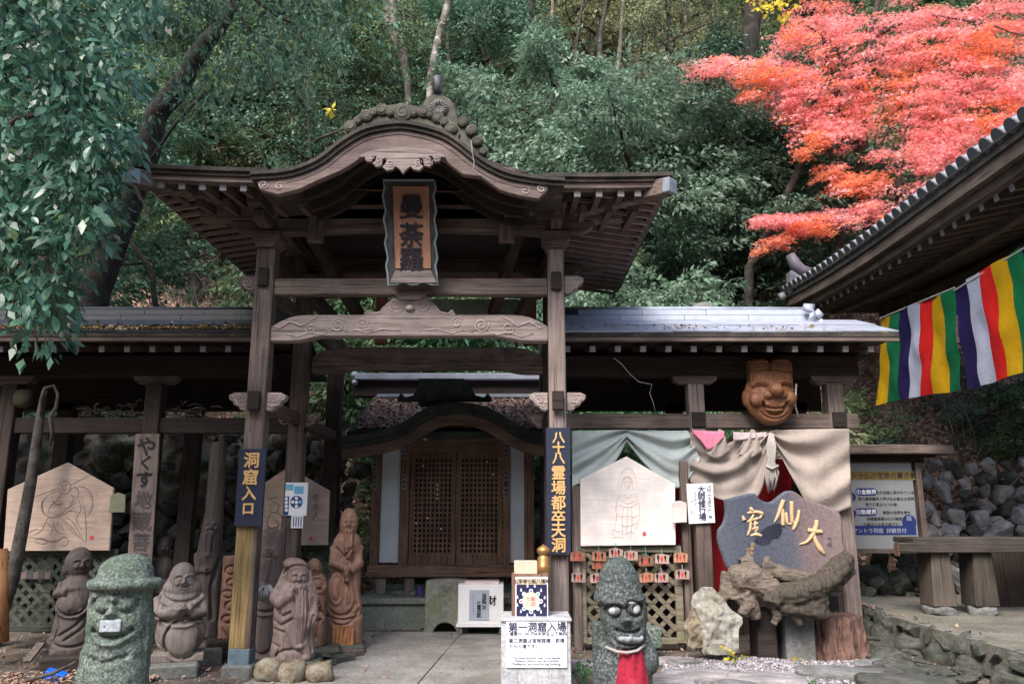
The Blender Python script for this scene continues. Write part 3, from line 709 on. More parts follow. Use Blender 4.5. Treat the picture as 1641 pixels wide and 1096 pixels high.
def letter(body, c, size, mat, parent, off_=0.0, depth=.004, wobble=0.0, rot=0.0, sx=1.0, name='lettering', tilt=0.0, rz=0.0, align='CENTER'):
    me = text_mesh(body, size, 0.0, depth, align); me.materials.clear()
    if off_ > 0: embolden(me, off_)
    me.materials.clear(); me.materials.append(mat)
    n = len(me.vertices); co = np.empty(n * 3, dtype=np.float32); me.vertices.foreach_get('co', co); co = co.reshape(-1, 3)
    if n:
        if align == 'CENTER':
            co[:, 0] -= (co[:, 0].max() + co[:, 0].min()) / 2; co[:, 1] -= (co[:, 1].max() + co[:, 1].min()) / 2
        if off_ and n: pass
        if wobble:                      # brush-like unevenness
            s_ = nr.rand(4) * 6
            co[:, 0] += wobble * size * (np.sin(co[:, 1] / size * 5 + s_[0]) + .5 * np.sin(co[:, 1] / size * 13 + s_[1]))
            co[:, 1] += wobble * size * (np.sin(co[:, 0] / size * 5 + s_[2]) + .5 * np.sin(co[:, 0] / size * 12 + s_[3]) + co[:, 0] / size * 1.2)
        co[:, 0] *= sx
        me.vertices.foreach_set('co', co.ravel()); me.update()
    o = bpy.data.objects.new(name, me); COL.objects.link(o); o.parent = parent
    o.location = Vector(c) - rootloc(parent); o.rotation_euler = Euler((R(90) + tilt, rot, rz), 'XYZ'); return o
plq = thing('name_plaque', 'orange wooden plaque with three black characters in a wavy grey frame under the gable', 'plaque', at(658, 457, 8.15))
a_, b2 = at(615, 288, 7.95), at(700, 457, 8.15)
def pq(px, py): return at(px, py, 7.95 + .2 * (py - 288) / 169)
fr = []
L_ = [(614, 289), (696, 289)]
for i in range(13): fr.append((696 + .33 * i + 2.2 * math.sin(i * 2.1), 289 + i * 12.5))
fr += [(702, 457), (690, 456), (679, 450), (668, 456), (657, 456), (647, 450), (636, 456), (622, 457)]
for i in range(13)[::-1]: fr.append((614 + .6 * i + 2.2 * math.sin(i * 2.1), 289 + i * 12.5))
fp = [pq(*q) for q in fr]
mb = MB(); n = len(fp); mb.add([p for p in fp] + [p + Vector((0, .05, 0)) for p in fp], [tuple(range(n)), tuple(range(2 * n - 1, n - 1, -1))] + [(i, (i + 1) % n, (i + 1) % n + n, i + n) for i in range(n)])
fixn(mb.build('frame', wood('plaque_frame_wood', (.075, .08, .08), (.04, .042, .042), 'z'), plq))
rim = MB(); rim.tube([p + Vector((0, -.005, 0)) for p in fp + [fp[0]]], .012, 6); rim.build('frame_rim', flat('grey_green_rim', (.26, .31, .32), .7), plq, smooth=True)
quad = [pq(630, 300), pq(687, 300), pq(691, 431), pq(634, 431)]
mb = MB(); mb.add([p + Vector((0, -.02, 0)) for p in quad] + [p + Vector((0, -.001, 0)) for p in quad], [(0, 1, 2, 3), (0, 4, 5, 1), (1, 5, 6, 2), (2, 6, 7, 3), (3, 7, 4, 0)])
fixn(mb.build('face_board', wood_sign, plq))
quad = [pq(634, 434), pq(691, 434), pq(700, 454), pq(625, 454)]
mb = MB(); mb.add([p + Vector((0, -.03, 0)) for p in quad] + [p + Vector((0, 0, 0)) for p in quad], [(0, 1, 2, 3), (0, 4, 5, 1), (1, 5, 6, 2), (2, 6, 7, 3), (3, 7, 4, 0)])
fixn(mb.build('lower_flange', wood_pale, plq))
for ch, py in (('曼', 334), ('荼', 378), ('羅', 418)):
    p = pq(660, py) + Vector((0, -.03, 0)); letter(ch, p + Vector((0, -.004, 0)), .27, ink, plq, .0045, .005, .004, tilt=.205)
# tall name boards on the pillars
def board(name, label, cat, x0, x1, y0, y1, Y, th, mat, lean=0, group=None, bev=.004):
    """upright board given by measured edges; lean = sideways px drift from top to bottom"""
    p = [at(x0, y0, Y), at(x1, y0, Y), at(x1 + lean, y1, Y), at(x0 + lean, y1, Y)]
    t = thing(name, label, cat, (p[0] + p[2]) / 2, group=group)
    fixn(MB().prism([(q.x, q.z) for q in p], Y, Y + th).build('board', mat, t, bevel=bev)); return t
sg = board('pillar_sign', 'tall navy sign with seven gold characters on the right gate pillar', 'sign', 875, 914, 685, 889, 8.24, .035, navy, 1)
for i, ch in enumerate('八十八霊場都卒天洞'):
    py = (701, 717, 734, 757, 781, 805, 828, 850, 873)[i]
    letter(ch, at(895, py, 8.232), .15 if i > 2 else .13, gold, sg, .0035, .003, .006, sx=1.0)
sg2 = board('pillar_sign', 'navy sign with four gold characters on the left gate pillar', 'sign', 383, 427, 719, 843, 8.24, .035, navy, -8)
for i, ch in enumerate('洞窟入口'): letter(ch, at(403 - i * 1.8, (737, 764, 790, 815)[i], 8.232), (.165, .165, .15, .13)[i], gold, sg2, .004, .003, .006, rot=-.0)
# stickers and poster on second row pillar
pl = board('event_poster', 'blue and white poster pinned to the second pillar left of the path', 'poster', 458, 494, 773, 826, Y2 - .13, .003, paper, -3)
cyan = flat('light_blue_print', (.15, .45, .68), .7); dblue = flat('deep_blue_print', (.03, .06, .22), .7)
mb = MB(); p = at(475, 780, Y2 - .135)
def rect(mat, x0, x1, y0, y1, Y, parent, nm='print'):
    a, b_ = at(x0, y0, Y), at(x1, y1, Y)
    return MB().add([(a.x, Y, a.z), (b_.x, Y, a.z), (b_.x, Y, b_.z), (a.x, Y, b_.z)], [(0, 3, 2, 1)]).build(nm, mat, parent)
rect(cyan, 472, 486, 779, 791, Y2 - .134, pl); rect(dblue, 455.5, 462, 795, 825, Y2 - .134, pl); rect(cyan, 458, 470, 776, 785, Y2 - .134, pl)
mb = MB()
for a, b_ in [(475, 798), (469, 804), (475, 804.5), (475, 811)] + [(458.8, 799 + 6 * i) for i in range(4)]:
    q = at(a, b_, Y2 - .137); MB().disc((q.x, q.y, q.z), .021, Y2 - .136, 12).build('print_disc', white, pl)
q = at(475, 804, Y2 - .1355); MB().disc((q.x, q.y, q.z), .075, Y2 - .1352, 20).build('print_disc', dblue, pl)
q = at(481, 804, Y2 - .139); MB().disc((q.x, q.y, q.z), .022, Y2 - .138, 14).build('print_disc', cyan, pl)
slip = board('paper_slip', 'small white paper slip pinned below the blue poster on the second pillar', 'paper slip', 467, 486, 826, 846, Y2 - .125, .002, paper, -1)
for k in range(4): rect(inkblue, 470 + 4 * k, 470.8 + 4 * k, 828, 844, Y2 - .127, slip, 'writing')
# curved leaf-strewn ridge line and the gate ceiling dark boards
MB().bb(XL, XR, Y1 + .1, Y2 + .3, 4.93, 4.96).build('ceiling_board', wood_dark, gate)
# ------------------------------------------------------------------ side wings
WEY, WRY = 9.2, 10.3          # eave and ridge box distance
def slab_mesh(name, d, mat):
    m = MB().box((0, 0, 0), d); me = bpy.data.meshes.new(name); me.from_pydata(m.v, [], m.f); me.materials.append(mat); return me
def wing(name, label, x0, x1, xr0, xr1, metal, posts, post_m, loc):
    w = thing(name, label, 'pavilion', loc)
    ze = Zat(531, WEY); zr = Zat(515, WRY); a = math.atan2(zr - ze, WRY - WEY)
    n = max(1, round((x1 - x0) / .66)); pw = (x1 - x0) / n
    for r_ in range(2):
        L = (WRY - WEY) / 2; m = slab_mesh('roof_sheet', (pw - .006, L / math.cos(a) + .03, .016), metal)
        for k in range(n):
            y = WEY + L * (r_ + .5); z = ze + math.tan(a) * (y - WEY) + .012 * r_
            piece('roof_sheet', m, w, (x0 + pw * (k + .5) + (0 if r_ == 0 else pw * .0), y, z + rnd.uniform(-.003, .003)), (a + rnd.uniform(-.006, .006), rnd.uniform(-.003, .003), 0))
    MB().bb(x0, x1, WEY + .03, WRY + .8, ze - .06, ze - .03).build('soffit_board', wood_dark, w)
    # back slope
    m = slab_mesh('back_sheet', (x1 - x0, 1.6, .02), roofmetal_d)
    piece('back_roof', m, w, ((x0 + x1) / 2, WRY + .85, zr - .27), (-a - .02, 0, 0))
    # ridge box of stacked sheet panels
    zt = Zat(496, WRY); hgt = zt - zr; n2 = max(1, round((xr1 - xr0) / .76)); p2 = (xr1 - xr0) / n2
    for r_ in range(2):
        m = slab_mesh('ridge_panel', (p2 - .008, .02, hgt * .5 - .006), metal)
        for k in range(n2):
            piece('ridge_panel', m, w, (xr0 + p2 * (k + .5) + (.3 if r_ and k < n2 - 1 else 0), WRY - .03 + .03 * r_, zr + hgt * (.25 + .5 * r_)), (-.25, 0, rnd.uniform(-.004, .004)))
    MB().bb(xr0, xr1, WRY + .0, WRY + .28, zr - .02, zt).build('ridge_core', roofmetal_d, w)
    MB().tube([(xr0, WRY + .08, zt + .015), ((xr0 + xr1) / 2, WRY + .08, zt + .02), (xr1, WRY + .08, zt + .012)], .04, 10).build('ridge_cap', metal, w, smooth=True)
    # eave boards, rafters with tips, wall plate
    MB().bb(x0, x1, WEY - .01, WEY + .04, ze - .065, ze - .018).build('eave_edge', roofdark, w)
    MB().bb(x0, x1, WEY + .0, WEY + .07, ze - .115, ze - .067).build('eave_board', wood_x, w)
    step = at(1041, 555, WEY).x - at(1000, 555, WEY).x
    k = 0; x = x0 + .08
    rm = slab_mesh('rafter', (.07, 1.0, .075), wood_y); tm = slab_mesh('rafter_tip', (.066, .006, .07), whitetip)
    while x < x1 - .05:
        r_ = piece('rafter', rm, w, (x, WEY + .6, ze - .155 + .1), (a * .6, 0, 0))
        r_.location.z -= .035
        t_ = piece('rafter_tip', tm, r_, (0, 0, 0)); t_.location = (0, -.505, 0)
        x += step
    zk0, zk1 = Zat(604, Y2), Zat(572, Y2)
    MB().bb(x0 + .1, x1 - .2, Y2 - .1, Y2 + .1, zk0, zk1).build('wall_plate', wood_dark, w, bevel=.01)
    MB().bb(x0 + .1, x1 - .2, 11.2, 11.4, 3.0, 3.45).build('rear_plate', wood_dark, w)
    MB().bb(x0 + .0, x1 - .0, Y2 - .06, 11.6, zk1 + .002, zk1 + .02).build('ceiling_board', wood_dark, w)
    for i, px in enumerate(posts):
        X = Xat(px, Y2, 2.4)
        p_ = MB().bb(X - .1, X + .1, Y2 - .1, Y2 + .1, .1, zk0 - .1).build('post', post_m, w, bevel=.01)
        MB().bb(X - .17, X + .17, Y2 - .17, Y2 + .17, -.02, .11).build('base_stone', stone_grey, p_, bevel=.02)
        MB().prism([(X - .28, zk0 - .0), (X + .28, zk0 - .0), (X + .27, zk0 - .05), (X + .2, zk0 - .1), (X - .2, zk0 - .1), (X - .27, zk0 - .05)], Y2 - .07, Y2 + .07).build('bracket_arm', wood_x, p_)
        MB().bb(X - .1, X + .1, 11.2, 11.38, .0, 3.1).build('rear_post', wood_dark_z, w)
    z0, z1 = Zat(695, Y2), Zat(670, Y2)
    return w, z0, z1, ze, zr, zt
posts_l = [10, 243]; posts_r = [1117, 1341]
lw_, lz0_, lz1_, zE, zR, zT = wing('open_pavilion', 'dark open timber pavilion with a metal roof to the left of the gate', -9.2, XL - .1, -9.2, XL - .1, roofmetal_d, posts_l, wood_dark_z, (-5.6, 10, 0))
MB().bb(-9, XL + .1, Y2 - .06, Y2 + .04, lz0_, lz1_).build('tie_beam', wood_dark, lw_, bevel=.01)
rx0, rx1 = XR + .1, at(1440, 533, WEY).x
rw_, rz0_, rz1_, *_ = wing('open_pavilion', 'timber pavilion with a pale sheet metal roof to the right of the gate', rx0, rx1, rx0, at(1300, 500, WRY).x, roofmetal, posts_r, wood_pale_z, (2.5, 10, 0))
xb = at(1372, 678, Y2).x
MB().bb(rx0, xb, Y2 - .09, Y2 + .05, Zat(688, Y2), Zat(664, Y2)).build('tie_beam', wood_x, rw_, bevel=.01)
for px in (1117, 1341):
    X = Xat(px, Y2, 2.6); MB().bb(X - .085, X + .085, Y2 - .13, Y2 - .088, Zat(686, Y2), Zat(662, Y2)).build('wedge_block', wood_dark, rw_, bevel=.006)
# curled end tile of the pale ridge
q = at(1300, 512, WRY - .1)
ce = MB(); ce.tube([at(1288, 492, 10.2), at(1300, 494, 10.15), at(1305, 504, 10.1), at(1300, 514, 10.1), at(1308, 526, 10.1)], [.05, .07, .06, .05, .05], 10)
ce.tube([at(1306, 500, 10.1), at(1316, 508, 10.1)], [.06, .05], 10); ce.tube([at(1312, 514, 10.1), at(1320, 522, 10.1), at(1345, 530, 9.8)], [.05, .05, .03], 10)
tag(ce.build('ridge_end_tile', roofmetal, None, smooth=True, base=q), 'curled metal ridge end on the pale roof right of the gate', 'ridge end tile')
# stone ball behind the pale ridge
ball = MB().lathe(at(1127, 502, 11.2), [(.001, -.2), (.14, -.16), (.2, -.05), (.2, .04), (.14, .13), (.001, .17)], 16).build('stone_ball', stone_grey, None, smooth=True, base=at(1127, 502, 11.2))
tw2 = thing('dangling_twig', 'thin bent twig dangling in front of the right pavilion beam', 'twig', at(1010, 610, 9.3))
MB().tube([at(984, 574, 9.3), at(996, 583, 9.3), at(1010, 600, 9.3), at(1024, 612, 9.3), at(1045, 616, 9.32), at(1041, 630, 9.32), at(1047, 645, 9.32), at(1050, 660, 9.32)], [.006, .006, .005, .005, .005, .004, .004, .003], 5).build('twig', whitetip, tw2, smooth=True)
tag(ball, 'rounded stone top showing just above the pale roof ridge', 'stone')
# dark board wall added for the darkness behind the lattice, red cloth in front of it
bk = thing('dark_backdrop', 'dark plank wall added for the darkness behind the right pavilion lattice', 'wall', (2.5, 11.0, 0))
pm = slab_mesh('plank', (.196, .03, 2.1), wood_dark_z)
x = rx0 + .1; i = 0
while x < 4.2: piece('plank', pm, bk, (x, 11.05 + .006 * (i % 2), 1.05)); x += .2; i += 1
def hang(name, label, cat, top, bot, Y, mat, folds, depth=.05, nu=40, nv=26, seed=0, kind=None, group=None, sag=None):
    """cloth hung between a measured upper and lower outline"""
    top = cr(top, 8); bot = cr(bot, 8)
    def samp(L_, t):
        s = t * (len(L_) - 1); i = min(int(s), len(L_) - 2); f = s - i; return (L_[i][0] * (1 - f) + L_[i + 1][0] * f, L_[i][1] * (1 - f) + L_[i + 1][1] * f)
    V = []; Fq = []
    for j in range(nv + 1):
        for i in range(nu + 1):
            u, v = i / nu, j / nv; a, b_ = samp(top, u), samp(bot, u)
            px, py = a[0] * (1 - v) + b_[0] * v, a[1] * (1 - v) + b_[1] * v
            dy = 0
            for (fu, fv, amp, ph) in folds: dy += amp * math.sin(2 * math.pi * (fu * u + fv * v) + ph) * (.25 + .75 * math.sin(math.pi * min(1, v * .9 + .08)))
            dy += .5 * depth * noise.noise(Vector((u * 5, v * 5, seed)))
            V.append(at(px, py, Y - depth * .5 - depth * dy))
    for j in range(nv):
        for i in range(nu): a = j * (nu + 1) + i; Fq.append((a, a + nu + 1, a + nu + 2, a + 1))
    c_ = at((top[0][0] + top[-1][0]) / 2, top[0][1], Y)
    o = npmesh(name, [tuple(v) for v in V], Fq, mat, None, smooth=True, base=c_)
    sm = o.modifiers.new('thickness', 'SOLIDIFY'); sm.thickness = .004
    return tag(o, label, cat, group, kind)
cloth_b = cloth('pale_blue_canvas', (.46, .52, .515))
cloth_t = cloth('beige_canvas', (.38, .325, .29), .35)
pink = flat('faded_pink_lining', (.75, .22, .34), .9)
YC = Y2 - .14
hang('curtain', 'pale blue-grey curtain swept up to the left above the white votive board', 'curtain', [(917, 690), (945, 690), (975, 689), (1004, 689)], [(917, 780), (950, 766), (984, 742), (1004, 708)], YC, cloth_b, [(0.4, 2.0, .5, 0), (1.2, 3.3, .3, 1)], .09, seed=1)
hang('curtain', 'pale blue-grey curtain swept to the right, beside the beige one', 'curtain', [(1004, 689), (1035, 690), (1070, 690), (1103, 690)], [(1004, 708), (1040, 752), (1088, 782), (1122, 735)], YC, cloth_b, [(-.3, 2.3, .5, 1), (-1.0, 3.6, .3, 2)], .09, seed=2)
hang('curtain', 'beige curtain gathered under the wooden mask, with its pink lining showing', 'curtain', [(1106, 692), (1150, 714), (1190, 700), (1236, 690)], [(1106, 772), (1155, 800), (1215, 796), (1240, 702)], YC - .02, cloth_t, [(.8, 1.6, .45, 1), (1.5, 3.0, .35, 2), (3.2, .8, .25, 0)], .1, seed=3)
hang('curtain', 'beige curtain hanging from the mask to the right hand post of the pavilion', 'curtain', [(1236, 690), (1270, 688), (1320, 687), (1361, 687)], [(1238, 704), (1275, 775), (1310, 826), (1364, 812)], YC - .02, cloth_t, [(.2, 1.5, .5, 0), (1.4, 2.6, .35, 1)], .1, seed=4)
hang('cloth_lining', 'strip of pink lining turned out at the top of the beige curtain', 'cloth', [(1108, 689), (1125, 690), (1145, 691), (1161, 691)], [(1112, 694), (1125, 708), (1138, 721), (1160, 700)], YC - .13, pink, [(5, 0, .3, 0)], .02, 20, 6)
hang('cloth_lining', 'pale pink band along the beam beside the wooden mask', 'cloth', [(1175, 692), (1195, 693), (1215, 693), (1228, 692)], [(1175, 706), (1195, 704), (1215, 701), (1228, 700)], YC - .12, flat('pale_pink_cloth', (.55, .44, .46), .9), [(3, 0, .3, 0)], .02, 20, 6)
for lab, s_ in (('pointed corner of beige canvas folded over the beam left of the mask', (1140, 0)), ('second folded canvas corner nearer the mask', (1192, 0))):
    a = s_[0]; hang('canvas_corner', lab, 'cloth', [(a - 12, 728), (a + 4, 700), (a + 12, 688), (a + 18, 690)], [(a - 10, 724), (a + 4, 734), (a + 20, 730), (a + 30, 722)], YC - .1, cloth_t, [(2, 1, .4, 0)], .05, 14, 10)
# tied rope bundle under the mask
rp = thing('tie_rope', 'bundle of pale cloth strips and cord tied up under the wooden mask', 'rope', at(1237, 740, YC))
rope_m = flat('pale_cord', (.36, .33, .31), .9)
for k in range(9):
    a = k - 4
    MB().tube([at(1236 + a * .6, 694, YC - .16), at(1236 + a * 1.6, 715, YC - .17), at(1236 + a * 1.0, 740, YC - .18), at(1237 + a * 2.6, 762 + rnd.uniform(-6, 6), YC - .17), at(1236 + a * 1.2 + rnd.uniform(-3, 3), 785 + rnd.uniform(-10, 6), YC - .15)], [.012, .014, .016, .012, .008], 6).build('strand', rope_m, rp, smooth=True)
MB().tube([at(1227, 746, YC - .19), at(1237, 751, YC - .21), at(1247, 746, YC - .19)], .018, 8).build('knot', rope_m, rp, smooth=True)
# red hangings at the back of the pavilion
hang('red_cloth', 'red cloth hanging behind the white votive board and lattice', 'cloth', [(1080, 742), (1100, 742), (1130, 742), (1160, 742)], [(1085, 905), (1105, 960), (1130, 968), (1172, 940)], 10.45, redpaint, [(3, 0, .5, 0)], .05)
hang('red_cloth', 'red cloth showing behind the canvas above the blue driftwood sign', 'cloth', [(1205, 735), (1225, 735), (1250, 735), (1275, 735)], [(1205, 810), (1225, 812), (1240, 812), (1262, 812)], 10.5, redpaint, [(2, 0, .5, 0)], .05)
tag(MB().bb(at(1240, 0, 10.4).x, at(1290, 0, 10.4).x, 10.4, 10.43, Zat(825, 10.4), Zat(770, 10.4)).build('picture_panel', flat('grey_blue_panel', (.28, .33, .38), .6), None, base=at(1262, 798, 10.4)), 'grey blue panel leaning inside the pavilion behind the driftwood sign', 'panel')
# frame posts that carry board and lattice on the right
def ema(name, label, pts, Y, mat, th=.04):
    p = [at(a, b_, Y) for a, b_ in pts]; c_ = sum(p, Vector()) / len(p)
    t = thing(name, label, 'votive board', c_); fixn(MB().prism([(q.x, q.z) for q in p], Y, Y + th).build('board', mat, t, bevel=.006)); return t
YE = 9.72
e3 = ema('votive_board', 'large white five-sided votive board with a faint figure drawing, above the lattice', [(930, 768), (1004, 731), (1082, 776), (1083, 873), (931, 875)], YE, wood_board_white)
def strokes(parent, lines, Y, mat, w=.006, nm='drawing'):
    mb = MB()
    for l in lines:
        l = cr(l, 4) if len(l) > 2 else l; pp = [at(a, b_, Y) for a, b_ in l]; k = len(pp)
        mb.ribbon([(q.x, q.z) for q in pp], [w * (.35 + .65 * math.sin(math.pi * (i + .5) / k)) for i in range(k)], Y)
    return mb.build(nm, mat, parent)
faint = flat('faint_brown_line', (.52, .40, .36), .9); brownink = flat('brown_ink_line', (.15, .09, .07), .9)
# standing figure: halo, head, robe, legs
L3 = [[(990, 780), (996, 758), (1006, 750), (1017, 760), (1021, 782)], [(995, 786), (998, 768), (1006, 763), (1013, 770), (1015, 786)], [(1001, 777), (1000, 768), (1006, 765), (1011, 770), (1010, 778), (1006, 783), (1001, 777)],
      [(1003, 772), (1004.5, 771.5)], [(1008, 771.5), (1009.5, 772)], [(1004, 778), (1006, 779), (1008, 778)],
      [(996, 788), (990, 800), (987, 815), (988, 830), (985, 845), (980, 858)], [(1016, 788), (1022, 800), (1025, 815), (1024, 830), (1018, 850)], [(999, 790), (1006, 798), (1014, 790)], [(990, 806), (1000, 812), (1012, 812), (1023, 806)],
      [(1000, 812), (997, 830), (998, 850), (996, 862)], [(1011, 812), (1013, 830), (1012, 850), (1010, 862)], [(1006, 814), (1005, 835), (1004, 858)], [(988, 824), (996, 828), (1006, 826)], [(1008, 826), (1016, 829), (1024, 824)],
      [(984, 848), (990, 852), (996, 850)], [(1002, 856), (1010, 852), (1018, 856)], [(993, 800), (1002, 806), (1010, 806), (1020, 800)], [(980, 862), (990, 860), (1000, 864)], [(992, 840), (1000, 843), (1010, 842), (1020, 838)]]
strokes(e3, L3, YE - .004, faint, .006)
rect(redink, 1030, 1035.5, 852, 858.5, YE - .003, e3, 'seal')
# second white board faint text column
frame_r = thing('lattice_panel', 'weathered lattice screen with votive tablets hanging on it, right of the gate', 'lattice screen', (at(1005, 950, 9.8).x, 9.8, 0))
def lattice(parent, x0, x1, y0, y1, Y, w, step, mat, wf=8, bars=True):
    a, b_ = at(x0, y0, Y), at(x1, y1, Y); X0, X1, Z1, Z0 = a.x, b_.x, a.z, b_.z
    X1 = Xat(x1, Y, (Z0 + Z1) / 2); X0 = Xat(x0, Y, (Z0 + Z1) / 2)
    if bars:
        for (u0, u1, v0, v1) in ((X0 - .09, X0, Z0, Z1 + .08), (X1, X1 + .09, Z0, Z1 + .08), (X0, X1, Z1, Z1 + .075), (X0, X1, Z0 - .01, Z0 + .06)):
            MB().bb(u0, u1, Y - .025, Y + .03, v0, v1).build('frame_bar', mat, parent, bevel=.005)
    for s_ in (1, -1):
        c_ = X0 - (Z1 - Z0) if s_ > 0 else X0
        while c_ < X1 + (0 if s_ > 0 else (Z1 - Z0)):
            # line x = c + s*(z-Z0)
            zs = [Z0, Z1]; pts = []
            za = Z0 + max(0, (X0 - c_) * s_) if s_ > 0 else Z0 + max(0, c_ - X1)
            zb = min(Z1, Z0 + (X1 - c_)) if s_ > 0 else min(Z1, Z0 + (c_ - X0))
            if zb - za > .05:
                pa = (c_ + s_ * (za - Z0), Y + (.012 if s_ > 0 else -.004), za); pb = (c_ + s_ * (zb - Z0), Y + (.012 if s_ > 0 else -.004), zb)
                MB().bar(pa, pb, w, .012, up=(0, 1, 0)).build('slat', mat, parent)
            c_ += step
lattice(frame_r, 940, 1082, 885, 1030, 9.8, .05, .17, lattice_m)
# bars' width lies in the panel plane, so swap
post_x = Xat(1100, 9.8, 1.2)
MB().bb(post_x - .05, post_x + .05, 9.75, 9.86, 0, 2.2).build('frame_bar', wood_z, frame_r, bevel=.006)
MB().bb(Xat(925, 9.8, 1.5) - .06, Xat(925, 9.8, 1.5) + .04, 9.75, 9.86, 0, 1.9).build('frame_bar', wood_z, frame_r, bevel=.006)
# small votive tablets
tabw = wood('tablet_red_wood', (.42, .17, .10), (.28, .10, .06), 'x', stain=.2, crack=.1); tabp = wood('tablet_pink_wood', (.52, .36, .31), (.42, .27, .23), 'x', stain=.15, crack=.1); tabo = wood('tablet_orange_wood', (.55, .28, .16), (.4, .19, .10), 'x', stain=.15, crack=.1)
green = flat('green_cord', (.03, .35, .27), .7)
TB = [(925, 891, tabw, 'dark red tablet hanging at the top left of the lattice'), (960, 891, tabo, 'orange tablet second from the left in the upper row on the lattice'),
      (987, 886, tabp, 'pale pink tablet above the crown of the stone figure'), (1011, 890, tabp, 'pinkish tablet to the right of the stone hat tip, upper row'), (1035, 899, tabw, 'brown-red tablet hanging lower on its green cord'),
      (1061, 895, tabp, 'peach tablet hanging upper right on the lattice'), (1091, 893, tabo, 'orange tablet hanging on the right frame bar'), (927, 925, tabp, 'greyish pink tablet at the left end of the lower row'),
      (957, 926, tabp, 'small pale tablet partly behind the stone hat, lower row'), (1036, 925, tabo, 'orange tablet in the lower row right of the stone hat'), (1060, 925, tabp, 'lilac tablet beside the orange one in the lower row'),
      (1094, 920, tabp, 'pink tablet lower on the right frame bar'), (960, 904, tabw, 'red-brown tablet half covered by the orange one above it')]
for i, (px, py, m_, lab) in enumerate(TB):
    Y = 9.68 - .004 * (i % 4) + (.02 if i == 12 else 0); w, h = 22, 15; sk = rnd.uniform(-1, 1)
    t = thing('votive_tablet', lab, 'votive tablet', at(px, py, Y), group='small votive tablets on the lattice')
    pts = [(px - w / 2, py - h / 2 + 1.5 + sk), (px, py - h / 2 - 1), (px + w / 2, py - h / 2 + 1.5 - sk), (px + w / 2, py + h / 2 - sk), (px - w / 2, py + h / 2 + sk)]
    fixn(MB().prism([(q.x, q.z) for q in (at(a, b_, Y) for a, b_ in pts)], Y, Y + .012).build('tablet', m_, t))
    mb = MB()
    for dx, hh, ww in ((-6, .043, .013), (5, .038, .012)): q = at(px + dx + rnd.uniform(-.8, .8), py - .5, Y); MB().prism([(q.x + ww * (1 + .35 * math.sin(3 * k)) * math.cos(k), q.z + hh * math.sin(k)) for k in np.linspace(0, 5.9, 14)], Y - .0015, Y).build('painted_figure', ink if i % 3 else brownink, t)
    q = at(px - .5, py + .5, Y); MB().prism([(q.x + .016 * (1 + .4 * math.cos(4 * k)) * math.cos(k), q.z + .036 * math.sin(k)) for k in np.linspace(0, 5.9, 12)], Y - .0012, Y - .0002).build('painted_flame', redink, t)
    q1 = at(px, py - h / 2, Y + .005); q2 = q1 + Vector((0, .03, .06 + .05 * (i == 4)))
    MB().tube([q1, q2], .004, 5).build('cord', green if i < 6 else rope_m, t)
# blank little tablet and handwritten notice
bt = ema('votive_tablet', 'blank white house-shaped tablet beside the large white board', [(1077, 806), (1083, 803), (1090, 802), (1096, 804), (1101, 806), (1101, 837), (1077, 838)], 9.62, wood_board_white, .015)
nt_ = thing('handwritten_notice', 'handwritten white paper notice pinned to the post above the pale rock', 'notice', at(1122, 806, 9.58))
pp = [at(a, b_, 9.58) for a, b_ in ((1100, 775), (1142, 774), (1146, 837), (1104, 839))]
fixn(MB().prism([(q.x, q.z) for q in pp], 9.58, 9.583).build('sheet', paper, nt_))
for i, ch in enumerate('パワースポット'): letter(ch, at(1136 + .2 * i, 781 + i * 6.0, 9.577), .052, ink, nt_, .0012, .0004, .02)
letter('88', at(1138.5, 828, 9.577), .04, ink, nt_, .0006, .0004)
for i, ch in enumerate('大師修行場'): letter(ch, at(1124 + .5 * i, 784 + i * 11, 9.577), .092, inkblue, nt_, .0025, .0004, .02)
for i, ch in enumerate('ゴルフ'): letter(ch, at(1113.5 + .3 * i, 792 + i * 7.5, 9.577), .05, inkblue, nt_, .0004, .0004, .02)
for i, ch in enumerate('市川圭一'): letter(ch, at(1108 + .3 * i, 804 + i * 8, 9.577), .045, flat('grey_pencil', (.4, .42, .5), .9), nt_, 0, .0004, .02)
# the drum-like post in front: dark upright right of lattice (px 1125-1140)
MB().bb(Xat(1128, 9.7, 1) - .09, Xat(1128, 9.7, 1) + .09, 9.62, 9.78, 0, 1.75).build('post', wood_z, rw_, bevel=.01)
